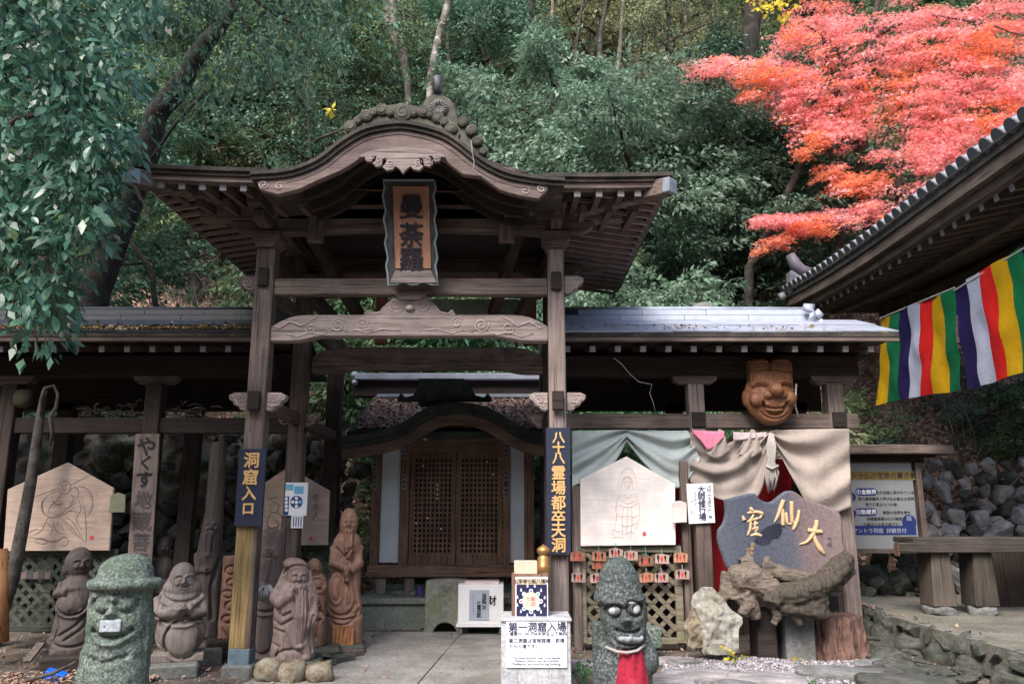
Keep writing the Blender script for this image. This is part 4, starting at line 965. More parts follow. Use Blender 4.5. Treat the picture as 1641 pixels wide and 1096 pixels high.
# left boards
e1 = ema('votive_board', 'large five-sided votive board with a drawing of a laughing monk carrying a sack, left pavilion', [(12, 784), (108, 741), (182, 782), (175, 882), (5, 883)], 9.72, wood_board)
L1 = [[(92, 782), (94, 775), (102, 771), (111, 773), (113, 782), (108, 790), (98, 790), (92, 782)], [(97, 779), (99, 778), (101, 779)], [(104, 778), (106, 777), (108, 778)], [(100, 785), (103, 786), (106, 785)], [(96, 792), (92, 800), (80, 812), (76, 822)], [(112, 790), (118, 798), (112, 808)], [(84, 800), (90, 808), (102, 806)], [(126, 800), (130, 815), (122, 832), (132, 850)], [(106, 828), (118, 838), (132, 862)], [(60, 846), (48, 852), (36, 858)], [(100, 815), (112, 812), (122, 804)], [(74, 838), (84, 846), (80, 858)], [(113, 777), (144, 761)], [(90, 783), (52, 797)],
      [(92, 786), (76, 794), (68, 806), (70, 820), (78, 828), (90, 828), (104, 818), (116, 806), (124, 796)], [(124, 796), (126, 788), (120, 780), (112, 786)], [(96, 828), (108, 820), (120, 812)], [(68, 800), (66, 812), (70, 824)],
      [(78, 828), (72, 838), (66, 850), (52, 858)], [(96, 830), (110, 840), (124, 856), (138, 870)], [(132, 800), (136, 820), (138, 850), (138, 870)], [(138, 785), (148, 800), (146, 818), (138, 828)], [(120, 782), (134, 780), (146, 790), (148, 800)],
      [(84, 830), (86, 842), (92, 852), (106, 856)], [(40, 858), (56, 862), (70, 864), (84, 868), (96, 864), (108, 858)], [(56, 866), (64, 862), (76, 866), (70, 871), (58, 869), (56, 866)], [(92, 866), (102, 860), (110, 866), (104, 874), (94, 872)], [(104, 838), (114, 850), (128, 862)], [(98, 842), (102, 850)], [(110, 818), (124, 820)]]
strokes(e1, L1, 9.716, brownink, .0065)
rect(redink, 144, 150, 858, 864, 9.717, e1, 'seal')
for k in range(7): strokes(e1, [[(158 + rnd.uniform(-3, 3), 790 + k * 11), (163 + rnd.uniform(-3, 3), 795 + k * 11)]], 9.717, faint, .012, 'writing')
ema('votive_tablet', 'small blank greenish tablet at the right edge of the monk board', [(177, 793), (189, 789), (201, 793), (200, 821), (174, 821)], 9.66, wood('mossy_tablet_wood', (.33, .33, .24), (.26, .25, .18), 'x', crack=.1), .015)
e2 = ema('votive_board', 'five-sided votive board with a sketched figure, behind the second pillar left of the path', [(418, 778), (462, 748), (528, 786), (525, 873), (418, 875)], 10.35, wood_board)
strokes(e2, [[(432, 812), (440, 804), (447, 810), (443, 820), (434, 820), (432, 812)], [(440, 820), (452, 828), (450, 846), (446, 862)], [(434, 822), (428, 836), (432, 852), (424, 868)], [(438, 830), (446, 840), (442, 856)], [(448, 824), (456, 834), (454, 850)], [(430, 800), (444, 796)], [(426, 842), (436, 846), (448, 842)]], 10.346, brownink, .012)
for ch, py in (('老', 797), ('夫', 812), ('人', 826)): letter(ch, at(506, py, 10.345), .10, brownink, e2, -.001, .0005, .02)
rect(redink, 496, 501, 860, 866, 10.347, e2, 'seal')
frame_l = thing('lattice_panel', 'dark green-grey lattice screen under the monk board in the left pavilion', 'lattice screen', (at(80, 940, 9.85).x, 9.85, 0))
lat_d = wood('dark_lattice_wood', (.10, .115, .095), (.06, .07, .055), 'x', stain=.4)
lattice(frame_l, 8, 172, 890, 1010, 9.85, .048, .15, lat_d)
for i in range(5):
    px = 38 + i * 9.5 ; t = thing('votive_tablet', ('first', 'second', 'third', 'fourth', 'fifth')[i] + ' dim tablet from the left in the row on the left lattice', 'votive tablet', at(px, 922, 9.78), group='dim tablets on the left lattice')
    q = at(px, 922, 9.78); MB().bb(q.x - .033, q.x + .033, 9.78, 9.79, q.z - .04, q.z + .045).build('tablet', lat_d if i % 2 else wood('dim_tablet', (.2, .16, .14), (.14, .11, .1), 'x'), t)
lat2 = thing('lattice_panel', 'dark lattice behind the statues under the second votive board', 'lattice screen', (at(480, 940, 10.6).x, 10.6, 0))
lattice(lat2, 425, 525, 878, 985, 10.6, .045, .14, lat_d)
# long vertical name board on the left pavilion post
nb = board('post_board', 'long pale board with brushed black writing on the left pavilion post', 'sign board', 217, 256, 695, 960, Y2 - .16, .03, wood_pale_z, -17)
for i, (ch, py, s_) in enumerate((('や', 715, .26), ('く', 742, .2), ('す', 768, .22), ('地', 800, .22), ('蔵', 835, .24), ('菩', 868, .22), ('薩', 900, .22))):
    letter(ch, at(236 - (py - 700) * .064, py, Y2 - .165), s_, ink if i < 3 else flat('faded_ink', (.10, .085, .09), .9), nb, .006 if i < 3 else .005, .0006, .03)
# leaning pale trunk/branch in front of the left pavilion and loop of vine
vine = thing('leaning_dead_trunk', 'thin dark dead trunk with a looped vine leaning in front of the monk board', 'dead tree', at(30, 1000, 9.3))
vm = speck('vine_bark', [(.05, .045, .04), (.11, .10, .09), (.17, .155, .14)], 6, 50, .95, .8, .02)
MB().tube([at(-6, 1010, 9.3), at(20, 930, 9.35), at(35, 850, 9.4), at(50, 770, 9.4), at(60, 700, 9.4), at(67, 650, 9.4), at(72, 625, 9.4)], [.07, .075, .07, .062, .055, .04, .03], 9).build('trunk', vm, vine, smooth=True)
MB().tube([at(66, 668, 9.38), at(66, 640, 9.35), at(72, 622, 9.33), at(86, 618, 9.33), at(93, 632, 9.35), at(90, 652, 9.35), at(80, 668, 9.37), at(84, 690, 9.37), at(80, 715, 9.37)], [.02, .022, .022, .02, .02, .022, .026, .022, .012], 7).build('vine_loop', vm, vine, smooth=True)
# bundles stored on the left beam
for (px, w, lab) in ((146, 26, 'small heap of dry roots on the left pavilion beam'), (196, 60, 'larger tangle of dry roots on the beam beside the post'), (300, 52, 'tangle of dry roots on the beam right of the post')):
    mb = MB(); c_ = at(px, 668, Y2)
    for k in range(46):
        a = Vector((c_.x + rnd.gauss(0, w * .0022), Y2 + rnd.uniform(-.05, .15), lz1_ + .02 + abs(rnd.gauss(0, .06)))); b_ = a + Vector((rnd.gauss(0, .09), rnd.gauss(0, .04), rnd.gauss(0, .035)))
        b_.z = max(b_.z, lz1_ + .012); mb.tube([a, (a + b_) / 2 + Vector((0, 0, .02)), b_], [.009, .012, .006], 4)
    tag(mb.build('root_bundle', vm, None, base=c_), lab, 'roots')
pot = MB().lathe((at(38, 640, 9.9).x, 9.9, lz1_ + .12), [(.05, 0), (.10, .04), (.12, .12), (.10, .2), (.06, .23), (.05, .2)], 18).build('hanging_pot', speck('mossy_pot', [(.05, .04, .03), (.075, .075, .045), (.10, .10, .06)], 5, 40), None, smooth=True, base=at(38, 645, 9.9))
tag(pot, 'round mossy object tucked above the beam at the far left', 'pot')

# ------------------------------------------------------------------ inner shrine at the end of the path
SY = 12.0
shr = thing('inner_shrine', 'small wooden shrine with a lattice double door and leaf-strewn curved roof', 'shrine', (at(725, 950, SY).x, SY, .4))
pl_ = thing('shrine_plinth', 'green-stained concrete plinth under the small wooden shrine', 'plinth', (-.9, 12, 0))
PZ = Zat(958, 11.5)
MB().bb(at(572, 990, 11.5).x, 1.2, 11.5, 13.6, -.05, PZ - .08).build('plinth', concrete, pl_, bevel=.01)
MB().bb(at(568, 950, 11.45).x, 1.25, 11.44, 13.65, PZ - .08, PZ).build('coping_slab', concrete, pl_, bevel=.015)
zs0, zs1 = Zat(924, SY), Zat(905, SY)
for px in (612, 657, 790, 842): X = Xat(px, SY + .1, .6); MB().bb(X - .07, X + .07, SY, SY + .14, PZ, zs0).build('stub_post', wood_pale_z, shr, bevel=.008)
MB().bb(Xat(589, SY, .8), Xat(880, SY, .8), SY - .06, SY + .12, zs0, zs1).build('sill_beam', wood_brown_x, shr, bevel=.01)
zt_ = Zat(700, SY)
for a, b_ in ((594, 609), (640, 655), (806, 817), (840, 856)):
    MB().bb(Xat(a, SY, 1.6), Xat(b_, SY, 1.6), SY + .0, SY + .14, zs1, zt_).build('post', wood_brown, shr, bevel=.006)
for a, b_ in ((609, 640), (817, 840)):
    MB().bb(Xat(a, SY, 1.6), Xat(b_, SY, 1.6), SY + .08, SY + .12, zs1 + .03, zt_ - .05).build('plaster_panel', plaster, shr)
zd1 = Zat(724, SY)
MB().bb(Xat(655, SY, 2.4), Xat(806, SY, 2.4), SY + .01, SY + .12, zd1, zt_ + .2).build('lintel', wood_brown_x, shr, bevel=.006)
MB().bb(Xat(640, SY, 2.6), Xat(817, SY, 2.6), SY + .02, SY + .14, zt_ + .02, zt_ + .35).build('gable_board', wood_brown_x, shr)
for k, (a, b_) in enumerate(((656, 730), (731, 805))):
    X0, X1 = Xat(a, SY, 1.6), Xat(b_, SY, 1.6)
    d_ = MB().bb(X0, X0 + .06, SY + .03, SY + .07, zs1, zd1)
    d_.bb(X1 - .06, X1, SY + .03, SY + .07, zs1, zd1).bb(X0 + .06, X1 - .06, SY + .03, SY + .07, zd1 - .09, zd1).bb(X0 + .06, X1 - .06, SY + .03, SY + .07, zs1, zs1 + .16)
    dr = d_.build('door', wood_brown, shr, bevel=.004)
    g_ = MB(); nx_, nz_ = 9, 19; x0, x1, z0, z1 = X0 + .06, X1 - .06, zs1 + .16, zd1 - .09
    for i in range(nx_ + 1): x = x0 + (x1 - x0) * i / nx_; g_.bb(x - .012, x + .012, SY + .035, SY + .05, z0, z1)
    for j in range(nz_ + 1): z = z0 + (z1 - z0) * j / nz_; g_.bb(x0, x1, SY + .036, SY + .052, z - .012, z + .012)
    tag(g_.build('door_lattice', wood_brown, dr), kind='stuff')
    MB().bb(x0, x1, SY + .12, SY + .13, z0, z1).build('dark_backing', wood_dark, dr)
    sp = MB()
    for q1, q2 in ([(701, 777), (701, 784), (701, 792), (701, 799), (685, 830), (678, 746), (661, 785), (707, 847), (667, 838)] if k == 0 else [(781, 740), (736, 747), (732, 876), (790, 760)]):
        c_ = at(q1, q2, SY + .03); sp.box((c_.x, SY + .033, c_.z), (.02, .004, .022))
    sp.build('paper_fortunes', paper, dr)
MB().bb(Xat(694, 11.9, 2.7), Xat(760, 11.9, 2.7), 11.9, 11.94, Zat(703, 11.9), Zat(681, 11.9)).build('name_board', wood_dark, shr, bevel=.01)
MB().bb(Xat(679, 11.9, 2.7), Xat(684, 11.9, 2.7), 11.9, 11.94, Zat(705, 11.9), Zat(692, 11.9)).build('paper_charm', paper, shr)
# pasted pilgrim slips on the posts
slipm = flat('aged_slip_paper', (.25, .24, .22), .9); k = 0
for (px, ys) in ((601, (700, 735, 762)), (648, (713, 762)), (811, (712, 755, 775)), (848, (715,))):
    for y in ys:
        c_ = at(px, y + 10, SY - .005); o_ = MB().bb(c_.x - .035, c_.x + .035, SY - .006, SY - .001, c_.z - .11, c_.z + .11).build('pilgrim_slip', slipm, shr)
        for j, ch in enumerate('奉納参'[:3]): letter(ch, (c_.x, SY - .008, c_.z + .07 - .07 * j), .06, ink, o_, .001, .0003)
        k += 1
# roof of the shrine: leaf-strewn slope, ridge box, curved front gable
rz0, rz1 = Zat(691, 11.3), Zat(634, 13.0)
x0, x1 = at(560, 690, 11.3).x, .75
MB().add([(x0, 11.3, rz0), (x1, 11.3, rz0), (x1, 13.05, rz1), (x0, 13.05, rz1), (x0, 11.3, rz0 - .1), (x1, 11.3, rz0 - .1), (x1, 13.05, rz1 - .1), (x0, 13.05, rz1 - .1)],
         [(0, 1, 2, 3), (7, 6, 5, 4), (0, 4, 5, 1), (0, 3, 7, 4), (1, 5, 6, 2)]).build('roof_covering', copper, shr)
MB().bb(at(566, 620, 12.95).x, .9, 12.9, 13.15, Zat(635, 12.95), Zat(608, 12.95)).build('ridge_box', wood_dark, shr)
MB().bb(at(570, 600, 12.85).x, .9, 12.78, 13.2, Zat(609, 12.85), Zat(599, 12.85)).build('ridge_cap', roofmetal, shr, bevel=.01)
MB().bb(at(606, 632, 12.84).x, .9, 12.76, 12.9, Zat(637, 12.84), Zat(632, 12.84)).build('ridge_foot', roofmetal, shr)
e_ = MB(); 
for dz in (0, 1): q = at(568, 600 + 12 * dz, 12.8); e_.tube([q, q + Vector((0, .3, 0))], .055 - .01 * dz, 10)
e_.build('ridge_end_tiles', roofmetal, shr, smooth=True)
KT = [(545, 700), (575, 696), (610, 690), (640, 680), (668, 663), (695, 650), (735, 645), (772, 650), (800, 662), (826, 678), (852, 690), (880, 695), (905, 698)]
kt = [(p.x, p.z) for p in (at(a, b_, 11.1) for a, b_ in cr(KT))]
def kstrip(d0, d1, y0, y1, nm, mat): return fixn(MB().prism(off(kt, d0) + off(kt, d1)[::-1], y0, y1).build(nm, mat, shr))
kstrip(0, .09, 11.05, 12.6, 'gable_covering', copper); kstrip(.092, .16, 11.09, 12.3, 'gable_edge', copper)
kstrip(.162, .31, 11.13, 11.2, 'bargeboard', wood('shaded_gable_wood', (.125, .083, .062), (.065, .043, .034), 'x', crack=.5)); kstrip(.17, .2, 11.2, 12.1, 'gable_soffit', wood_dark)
kaerumata(at(712, 640, 11.3).x, Zat(643, 11.3), 1.35, Zat(592, 11.3) - Zat(643, 11.3), 11.35, copper, shr, 'crest_ornament', False)
MB().bb(at(686, 0, 11.3).x, at(738, 0, 11.3).x, 11.32, 11.6, Zat(648, 11.3), Zat(606, 11.3)).build('crest_block', copper, shr)
# ------------------------------------------------------------------ temple hall roof on the right
HX, HZ, HY1, HY0 = 5.4, 5.62, 15.5, 5.8
def hz_e(y): return HZ + .24 * max(0, (y - 10.5) / 5.0) ** 2.2
hall = thing('temple_hall', 'big temple hall roof reaching in from the right with round tile ends and deep eaves', 'temple hall', (9.5, 11, 0))
tl = MB(); n = 14
tl.tube([(0, 0, 0), (.9, 0, .42)], [.088, .088], n, cap=True); tlm = tl
me_t = bpy.data.meshes.new('round_tile'); me_t.from_pydata(tl.v, [], tl.f); me_t.materials.append(tilem)
for p in me_t.polygons: p.use_smooth = len(p.vertices) == 4
tc_ = MB(); dvec = Vector((.9, 0, .42)).normalized()
tc_.tube([-.012 * dvec, .004 * dvec], [.093, .097], n); me_c = bpy.data.meshes.new('tile_end'); me_c.from_pydata(tc_.v, [], tc_.f); me_c.materials.append(tiledark)
pan = MB(); pan.add([(.02, -.12, .0), (.9, -.12, .41), (.9, 0, .37), (.02, 0, -.045), (.9, .12, .41), (.02, .12, .0), (.02, -.12, -.03), (.02, 0, -.075), (.02, .12, -.03)], [(0, 3, 2, 1), (3, 5, 4, 2), (0, 6, 7, 3), (3, 7, 8, 5)])
me_p = bpy.data.meshes.new('pan_tile'); me_p.from_pydata(pan.v, [], pan.f); me_p.materials.append(tilem)
y = HY0
while y < HY1:
    t_ = piece('round_tile', me_t, hall, (HX, y, hz_e(y) + .06)); c_ = piece('tile_end', me_c, t_, (0, 0, 0)); c_.location = (0, 0, 0)
    piece('pan_tile', me_p, hall, (HX + .03, y + .115, hz_e(y) + .02))
    y += .238
def estrip(x0, x1, dz0, dz1, nm, mat, y0=HY0, y1=HY1, rise=0.0):
    mb = MB(); ys_ = list(np.linspace(y0, y1, 24))
    for a, b_ in zip(ys_, ys_[1:]):
        mb.add([(x0, a, hz_e(a) + dz0), (x1, a, hz_e(a) + dz0 + rise), (x1, a, hz_e(a) + dz1 + rise), (x0, a, hz_e(a) + dz1), (x0, b_, hz_e(b_) + dz0), (x1, b_, hz_e(b_) + dz0 + rise), (x1, b_, hz_e(b_) + dz1 + rise), (x0, b_, hz_e(b_) + dz1)],
               [(0, 4, 7, 3), (1, 2, 6, 5), (0, 1, 5, 4), (3, 7, 6, 2)])
    return mb.build(nm, mat, hall)
estrip(HX + .04, HX + .16, -.10, -.02, 'tile_batten', roofdark)
hw = wood('hall_eave_wood', (.115, .085, .068), (.06, .043, .035), 'y', stain=.4); hwx = wood('hall_rafter_wood', (.10, .074, .06), (.05, .037, .03), 'x', stain=.4)
estrip(HX + .08, HX + .2, -.26, -.102, 'eave_board', hw)
estrip(HX + .18, HX + .3, -.38, -.262, 'eave_board', hw)
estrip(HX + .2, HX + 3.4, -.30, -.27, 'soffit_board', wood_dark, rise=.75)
estrip(HX, HX + 6.0, .0, .03, 'roof_bed', roofdark, rise=2.75)
# second tier
estrip(HX + 1.0, HX + 1.14, -.40, -.27, 'flying_rafter_beam', hw)
estrip(HX + 1.95, HX + 2.15, -.45, -.24, 'purlin', hw)
fr_ = slab_mesh('rafter', (1.0, .085, .10), hwx); ft = slab_mesh('rafter_tip', (.008, .088, .104), whitetip)
y = HY0
while y < HY1 - .1:
    r_ = piece('flying_rafter', fr_, hall, (HX + .78, y, hz_e(y) - .36 + .05), (0, -.2, 0)); t_ = piece('rafter_tip', ft, r_, (0, 0, 0)); t_.location = (-.503, 0, 0)
    r_ = piece('base_rafter', fr_, hall, (HX + 1.6, y, hz_e(y) - .38 + .2), (0, -.2, 0)); t_ = piece('rafter_tip', ft, r_, (0, 0, 0)); t_.location = (-.503, 0, 0)
    y += .30
# far end of the roof: hip, corner ornament
MB().add([(HX, HY1, hz_e(HY1) - .1), (HX + 6, HY1 + .2, HZ - .1), (HX + 6, HY1 - 4, HZ + 2.7), (HX, HY1, hz_e(HY1) + .02)], [(0, 1, 2, 3)]).build('hip_slope', roofdark, hall)
MB().bb(HX + .1, 14, HY1 - .1, HY1 + .06, HZ - .12, HZ + .1).build('end_eave', hw, hall)
for k in range(5):
    a_ = at(1268, 438 + k * 6.5, 15.0); b_ = at(1352 + k * 2, 424 + k * 6, 15.0)
    MB().tube([a_, (a_ + b_) / 2 + Vector((0, 0, -.03)), b_], [.05, .045, .045], 8).build('ridge_tile', tilem, hall, smooth=True)
horn = MB().tube([at(1306, 437, 14.6), at(1286, 434, 14.6), at(1274, 424, 14.6), at(1266, 408, 14.6)], [.07, .11, .12, .085], 12).build('corner_horn_tile', bpy.data.materials['dull_violet_grey'], hall, smooth=True)
MB().prism([(q.x, q.z) for q in (at(a, b_, 14.95) for a, b_ in ((1264, 436), (1270, 432), (1276, 440), (1276, 468), (1270, 470), (1266, 466)))], 14.9, 15.1).build('ridge_end_tile', tilem, hall)
MB().tube([at(1249, 476, 15.3), at(1258, 474, 15.3)], [.075, .09], 12).build('corner_round_tile', tilem, hall, smooth=True)
# supports out of frame: posts and wall so that the hall really stands
for y in (7.2, 10.6, 14.0): MB().bb(9.9, 10.2, y - .15, y + .15, TZ, 6.2).build('post', wood_z, hall)
MB().bb(7.6, 7.8, HY0, 14.4, 5.35, 5.62).build('eave_purlin', hw, hall)
MB().bb(7.3, 14, 14.0, 14.12, 5.1, 5.7).build('end_purlin', hw, hall)
# bracket blocks catching light under the eaves
# ------------------------------------------------------------------ five-colour curtain
FC = {'yellow': cloth('yellow_cloth', (.42, .24, .004), .2), 'green': cloth('green_cloth', (.004, .11, .04), .2), 'purple': cloth('indigo_cloth', (.012, .007, .05), .2),
      'white': cloth('white_cloth', (.34, .355, .44), .2), 'red': cloth('scarlet_cloth', (.48, .012, .010), .2)}
FX = 5.9
def onf(px, py):       # where a line of sight meets the plane of the curtain
    u, v = (px - CX) / FPX, (CY - py) / FPX; t = FX / u
    return Vector((FX, (CP - v * SP) * t, EYE + (SP + v * CP) * t))
def stripes(root, lst):
    for k, (nm, t0, t1, yt0, yt1, b0, b1, yb0, yb1) in enumerate(lst):
        A, B, C_, D = onf(t0, yt0), onf(t1, yt1), onf(b1, yb1), onf(b0, yb0); V = []; Fq = []; nu, nv = 6, 16
        for j in range(nv + 1):
            for i in range(nu + 1):
                u, v = i / nu, j / nv; p = (A * (1 - u) + B * u) * (1 - v) + (D * (1 - u) + C_ * u) * v
                w = .022 * math.sin(p.y * 7 + v * 1.5 + 1) * (.3 + .7 * v) + .03 * noise.noise(Vector((p.y * 4, p.z * 3, 2))) + .012 * math.sin(p.z * 9 + p.y * 5)
                V.append((p.x + w, p.y, p.z))
        for j in range(nv):
            for i in range(nu): a = j * (nu + 1) + i; Fq.append((a, a + nu + 1, a + nu + 2, a + 1))
        npmesh('stripe', V, Fq, FC[nm], root, smooth=True)['label'] = nm + ' cloth stripe'
f1 = thing('striped_curtain', 'five-colour temple curtain hanging under the eaves, the farther piece beside the pale roof', 'curtain', onf(1470, 500), group='five-colour curtains under the hall eaves')
N1 = [('yellow', 1411, 1426, 510, 506), ('green', 1426, 1441, 506, 498), ('purple', 1441, 1457, 498, 491), ('white', 1457, 1475, 491, 486), ('red', 1475, 1492, 486, 479), ('yellow', 1492, 1510, 479, 472), ('green', 1510, 1530, 472, 461)]
B1 = [(1406, 1421, 650, 645), (1421, 1442, 645, 641), (1442, 1456, 641, 638), (1456, 1476, 638, 635), (1476, 1496, 635, 631), (1496, 1519, 631, 629), (1519, 1542, 629, 624)]
stripes(f1, [a + b_ for a, b_ in zip(N1, B1)])
f2 = thing('striped_curtain', 'five-colour temple curtain, the nearer piece running out of the picture', 'curtain', onf(1600, 450), group='five-colour curtains under the hall eaves')
N2 = [('purple', 1529, 1548, 466, 448), ('white', 1548, 1569, 448, 436), ('red', 1569, 1590, 436, 424), ('yellow', 1590, 1613, 424, 411), ('green', 1613, 1636, 411, 396), ('purple', 1636, 1665, 396, 380), ('white', 1665, 1700, 380, 362)]
B2 = [(1553, 1571, 624, 618), (1571, 1594, 618, 611), (1594, 1617, 611, 604), (1617, 1641, 604, 597), (1641, 1670, 597, 590), (1670, 1700, 590, 582), (1700, 1740, 582, 572)]
stripes(f2, [a + b_ for a, b_ in zip(N2, B2)])
for f_, (a, b_) in ((f1, (onf(1411, 510), onf(1530, 461))), (f2, (onf(1529, 466), onf(1700, 362)))):
    MB().tube([a + Vector((0, 0, .0)), b_], .012, 6).build('hanging_cord', rope_m, f_)
for i, ch in enumerate('奉納石手寺'): letter(ch, onf(1411.5 - i * .3, 580 + i * 12) + Vector((-.05, 0, 0)), .09, ink, f1, .001, .0004, rz=-R(90))
# ------------------------------------------------------------------ notice board on the right
nbt = thing('notice_board', 'framed white notice board with blue panels under its own little plank roof', 'notice board', at(1425, 960, 12.0))
Y = 12.0
a, b_ = at(1362, 740, Y), at(1478, 880, Y)
def pxbox(x0, x1, y0, y1, Y0, Y1_, nm, mat, parent, **k):
    p, q = at(x0, y0, Y0), at(x1, y1, Y0); return MB().bb(p.x, q.x, Y0, Y1_, q.z, p.z).build(nm, mat, parent, **k)
gw = flat('grey_white_board', (.25, .26, .275), .6, .3, .05)
pxbox(1340, 1474, 740, 880, Y, Y + .04, 'panel', gw, nbt)
pxbox(1474, 1481, 738, 884, Y - .03, Y + .05, 'frame_bar', wood_z, nbt); pxbox(1336, 1481, 879, 886, Y - .03, Y + .05, 'frame_bar', wood_x, nbt); pxbox(1336, 1481, 733, 741, Y - .03, Y + .05, 'frame_bar', wood_dark, nbt)
pxbox(1355, 1530, 712, 727, Y - .28, Y + .3, 'roof_board', wood_x, nbt, bevel=.01); pxbox(1352, 1500, 728, 732, Y - .1, Y + .1, 'roof_beam', wood_dark, nbt)
for px in (1345, 1470): X = Xat(px, Y + .1, 1.5); MB().bb(X - .05, X + .05, Y + .05, Y + .14, 0, Zat(726, Y + .1)).build('post', wood_dark_z, nbt)
yl = flat('ochre_title_band', (.20, .15, .05), .7); bl = flat('dark_blue_print', (.02, .035, .15), .6)
def pxr(x0, x1, y0, y1, mat, nm='print', dY=.003): return rect(mat, x0, x1, y0, y1, Y - dY, nbt, nm)
pxr(1350, 1472, 755, 769, yl)
letter('マントラ仏の生命の尊さ曼荼', at(1411, 762, Y - .005), .098, ink, nbt, .001, .0006, .01, align='CENTER')
for y_, lab_, t1, t2, t3 in ((788, '①金剛界', 'は大日経に説かれています', '智の曼荼羅界と呼び仏の教えの世界', '悟りに至る九つの会'), (820, '②胎蔵界', '慈悲の世界を表す', '胎蔵曼荼羅は仏の慈悲の', 'の集まりを表す図です')):
    q = at(1388, y_, Y); 
    mb = MB(); pts = [(q.x + sx_ * .105 + .055 * math.cos(t), q.z + .055 * math.sin(t)) for sx_, r_ in ((1, (-1.57, 1.57)), (-1, (1.57, 4.71))) for t in np.linspace(r_[0], r_[1], 8)]
    mb.prism(pts, Y - .005, Y - .002).build('print', bl, nbt)
    letter(lab_, (q.x, Y - .007, q.z), .075, paper, nbt, .001, .0004)
    letter(t1, at(1437, y_ + 1, Y - .004), .052, ink, nbt, .0005, .0004); letter(t2, at(1420, y_ + 11, Y - .004), .052, ink, nbt, .0005, .0004); letter(t3, at(1412, y_ + 20, Y - .004), .052, ink, nbt, .0005, .0004)
for y_ in (796, 823): q = at(1364, y_, Y); MB().disc((q.x, Y - .004, q.z), .07, Y - .001, 16).build('print_disc', bl, nbt)
pxr(1350, 1469, 842, 857, bl); q = at(1457, 836, Y); MB().disc((q.x, Y - .0035, q.z), .105, Y - .001, 20).build('print_disc', bl, nbt); pxr(1446, 1468, 836, 843, bl, 'print', .0045)
letter('マントラ洞窟  拝観受付', at(1410, 850, Y - .006), .075, flat('pale_print', (.35, .38, .5), .7), nbt, .001, .0004)
letter('経', at(1457, 830, Y - .006), .08, flat('pale_print2', (.3, .33, .45), .7), nbt, .001, .0004)
# ------------------------------------------------------------------ carved figures
def sculpt(name, mat, parent, prims, relief, vox=.012, smooth=3, rough=.0, seed=0, wood_grain=0.0, axis='z'):
    """one continuous carved body: volumes fused, smoothed, then features cut or raised on the front"""
    bm = bmesh.new()
    GX, GZ = (13, 30) if axis == 'x' else (45, 5)
    for p in prims:
        if p[0] == 'e':
            m = Matrix.Translation(p[1]) @ (Euler(p[3]).to_matrix().to_4x4() if len(p) > 3 else Matrix.Identity(4)) @ Matrix.Diagonal((*p[2], 1))
            bmesh.ops.create_uvsphere(bm, u_segments=20, v_segments=14, radius=1.0, matrix=m)
        elif p[0] == 'b':
            m = Matrix.Translation(p[1]) @ (Euler(p[3]).to_matrix().to_4x4() if len(p) > 3 else Matrix.Identity(4)) @ Matrix.Diagonal((*p[2], 1))
            bmesh.ops.create_cube(bm, size=1.0, matrix=m)
        elif p[0] in 'tl':
            t = MB()
            if p[0] == 't': t.tube(p[1], p[2], 14)
            else: t.lathe(p[1], p[2], 28)
            sy = p[3] if len(p) > 3 else 1
            vv = [bm.verts.new((v[0], v[1] * sy, v[2])) for v in t.v]
            for f in t.f: bm.faces.new([vv[i] for i in f])
    me = bpy.data.meshes.new(name + '_raw'); bm.to_mesh(me); bm.free()
    o = bpy.data.objects.new(name + '_raw', me); COL.objects.link(o)
    rm = o.modifiers.new('r', 'REMESH'); rm.mode = 'VOXEL'; rm.voxel_size = vox
    sm = o.modifiers.new('s', 'SMOOTH'); sm.iterations = smooth; sm.factor = .6
    me2 = bpy.data.meshes.new_from_object(o.evaluated_get(bpy.context.evaluated_depsgraph_get()))
    bpy.data.objects.remove(o); bpy.data.meshes.remove(me)
    n = len(me2.vertices); co = np.empty(n * 3, dtype=np.float32); me2.vertices.foreach_get('co', co); co = co.reshape(-1, 3)
    no = np.empty(n * 3, dtype=np.float32); me2.vertices.foreach_get('normal', no); no = no.reshape(-1, 3)
    front = np.clip((-no[:, 1] + .1) / .4, 0, 1) * 1.45; dsp = np.zeros(n, dtype=np.float32)
    for pts, w, d in relief:
        best = np.full(n, 9.0, dtype=np.float32)
        if len(pts) == 1: best = np.hypot(co[:, 0] - pts[0][0], co[:, 2] - pts[0][1])
        for a, b_ in zip(pts, pts[1:]):
            ax, az = a; dx, dz = b_[0] - ax, b_[1] - az; L2 = dx * dx + dz * dz or 1e-9
            t = np.clip(((co[:, 0] - ax) * dx + (co[:, 2] - az) * dz) / L2, 0, 1)
            best = np.minimum(best, np.hypot(co[:, 0] - ax - t * dx, co[:, 2] - az - t * dz))
        dsp += d * np.exp(-(best / w) ** 2)
    co[:, 1] -= dsp * front
    if rough or wood_grain:
        for i in range(n):
            p = Vector(co[i]); q = p * 9 + Vector((seed, 0, 0)); h = rough * noise.fractal(q, 1, 2, 3)
            if wood_grain: h += wood_grain * noise.noise(Vector((p.x * GX, p.y * 45, p.z * GZ + seed)))
            co[i] += no[i] * h
    me2.vertices.foreach_set('co', co.ravel()); me2.update(); me2.materials.clear(); me2.materials.append(mat); me2.name = name
    for p in me2.polygons: p.use_smooth = True
    o = bpy.data.objects.new(name, me2); COL.objects.link(o); o.parent = parent; return o
def arc(cx, cz, rx, rz, a0, a1, n=8): return [(cx + rx * math.cos(R(a0 + (a1 - a0) * i / n)), cz + rz * math.sin(R(a0 + (a1 - a0) * i / n))) for i in range(n + 1)]
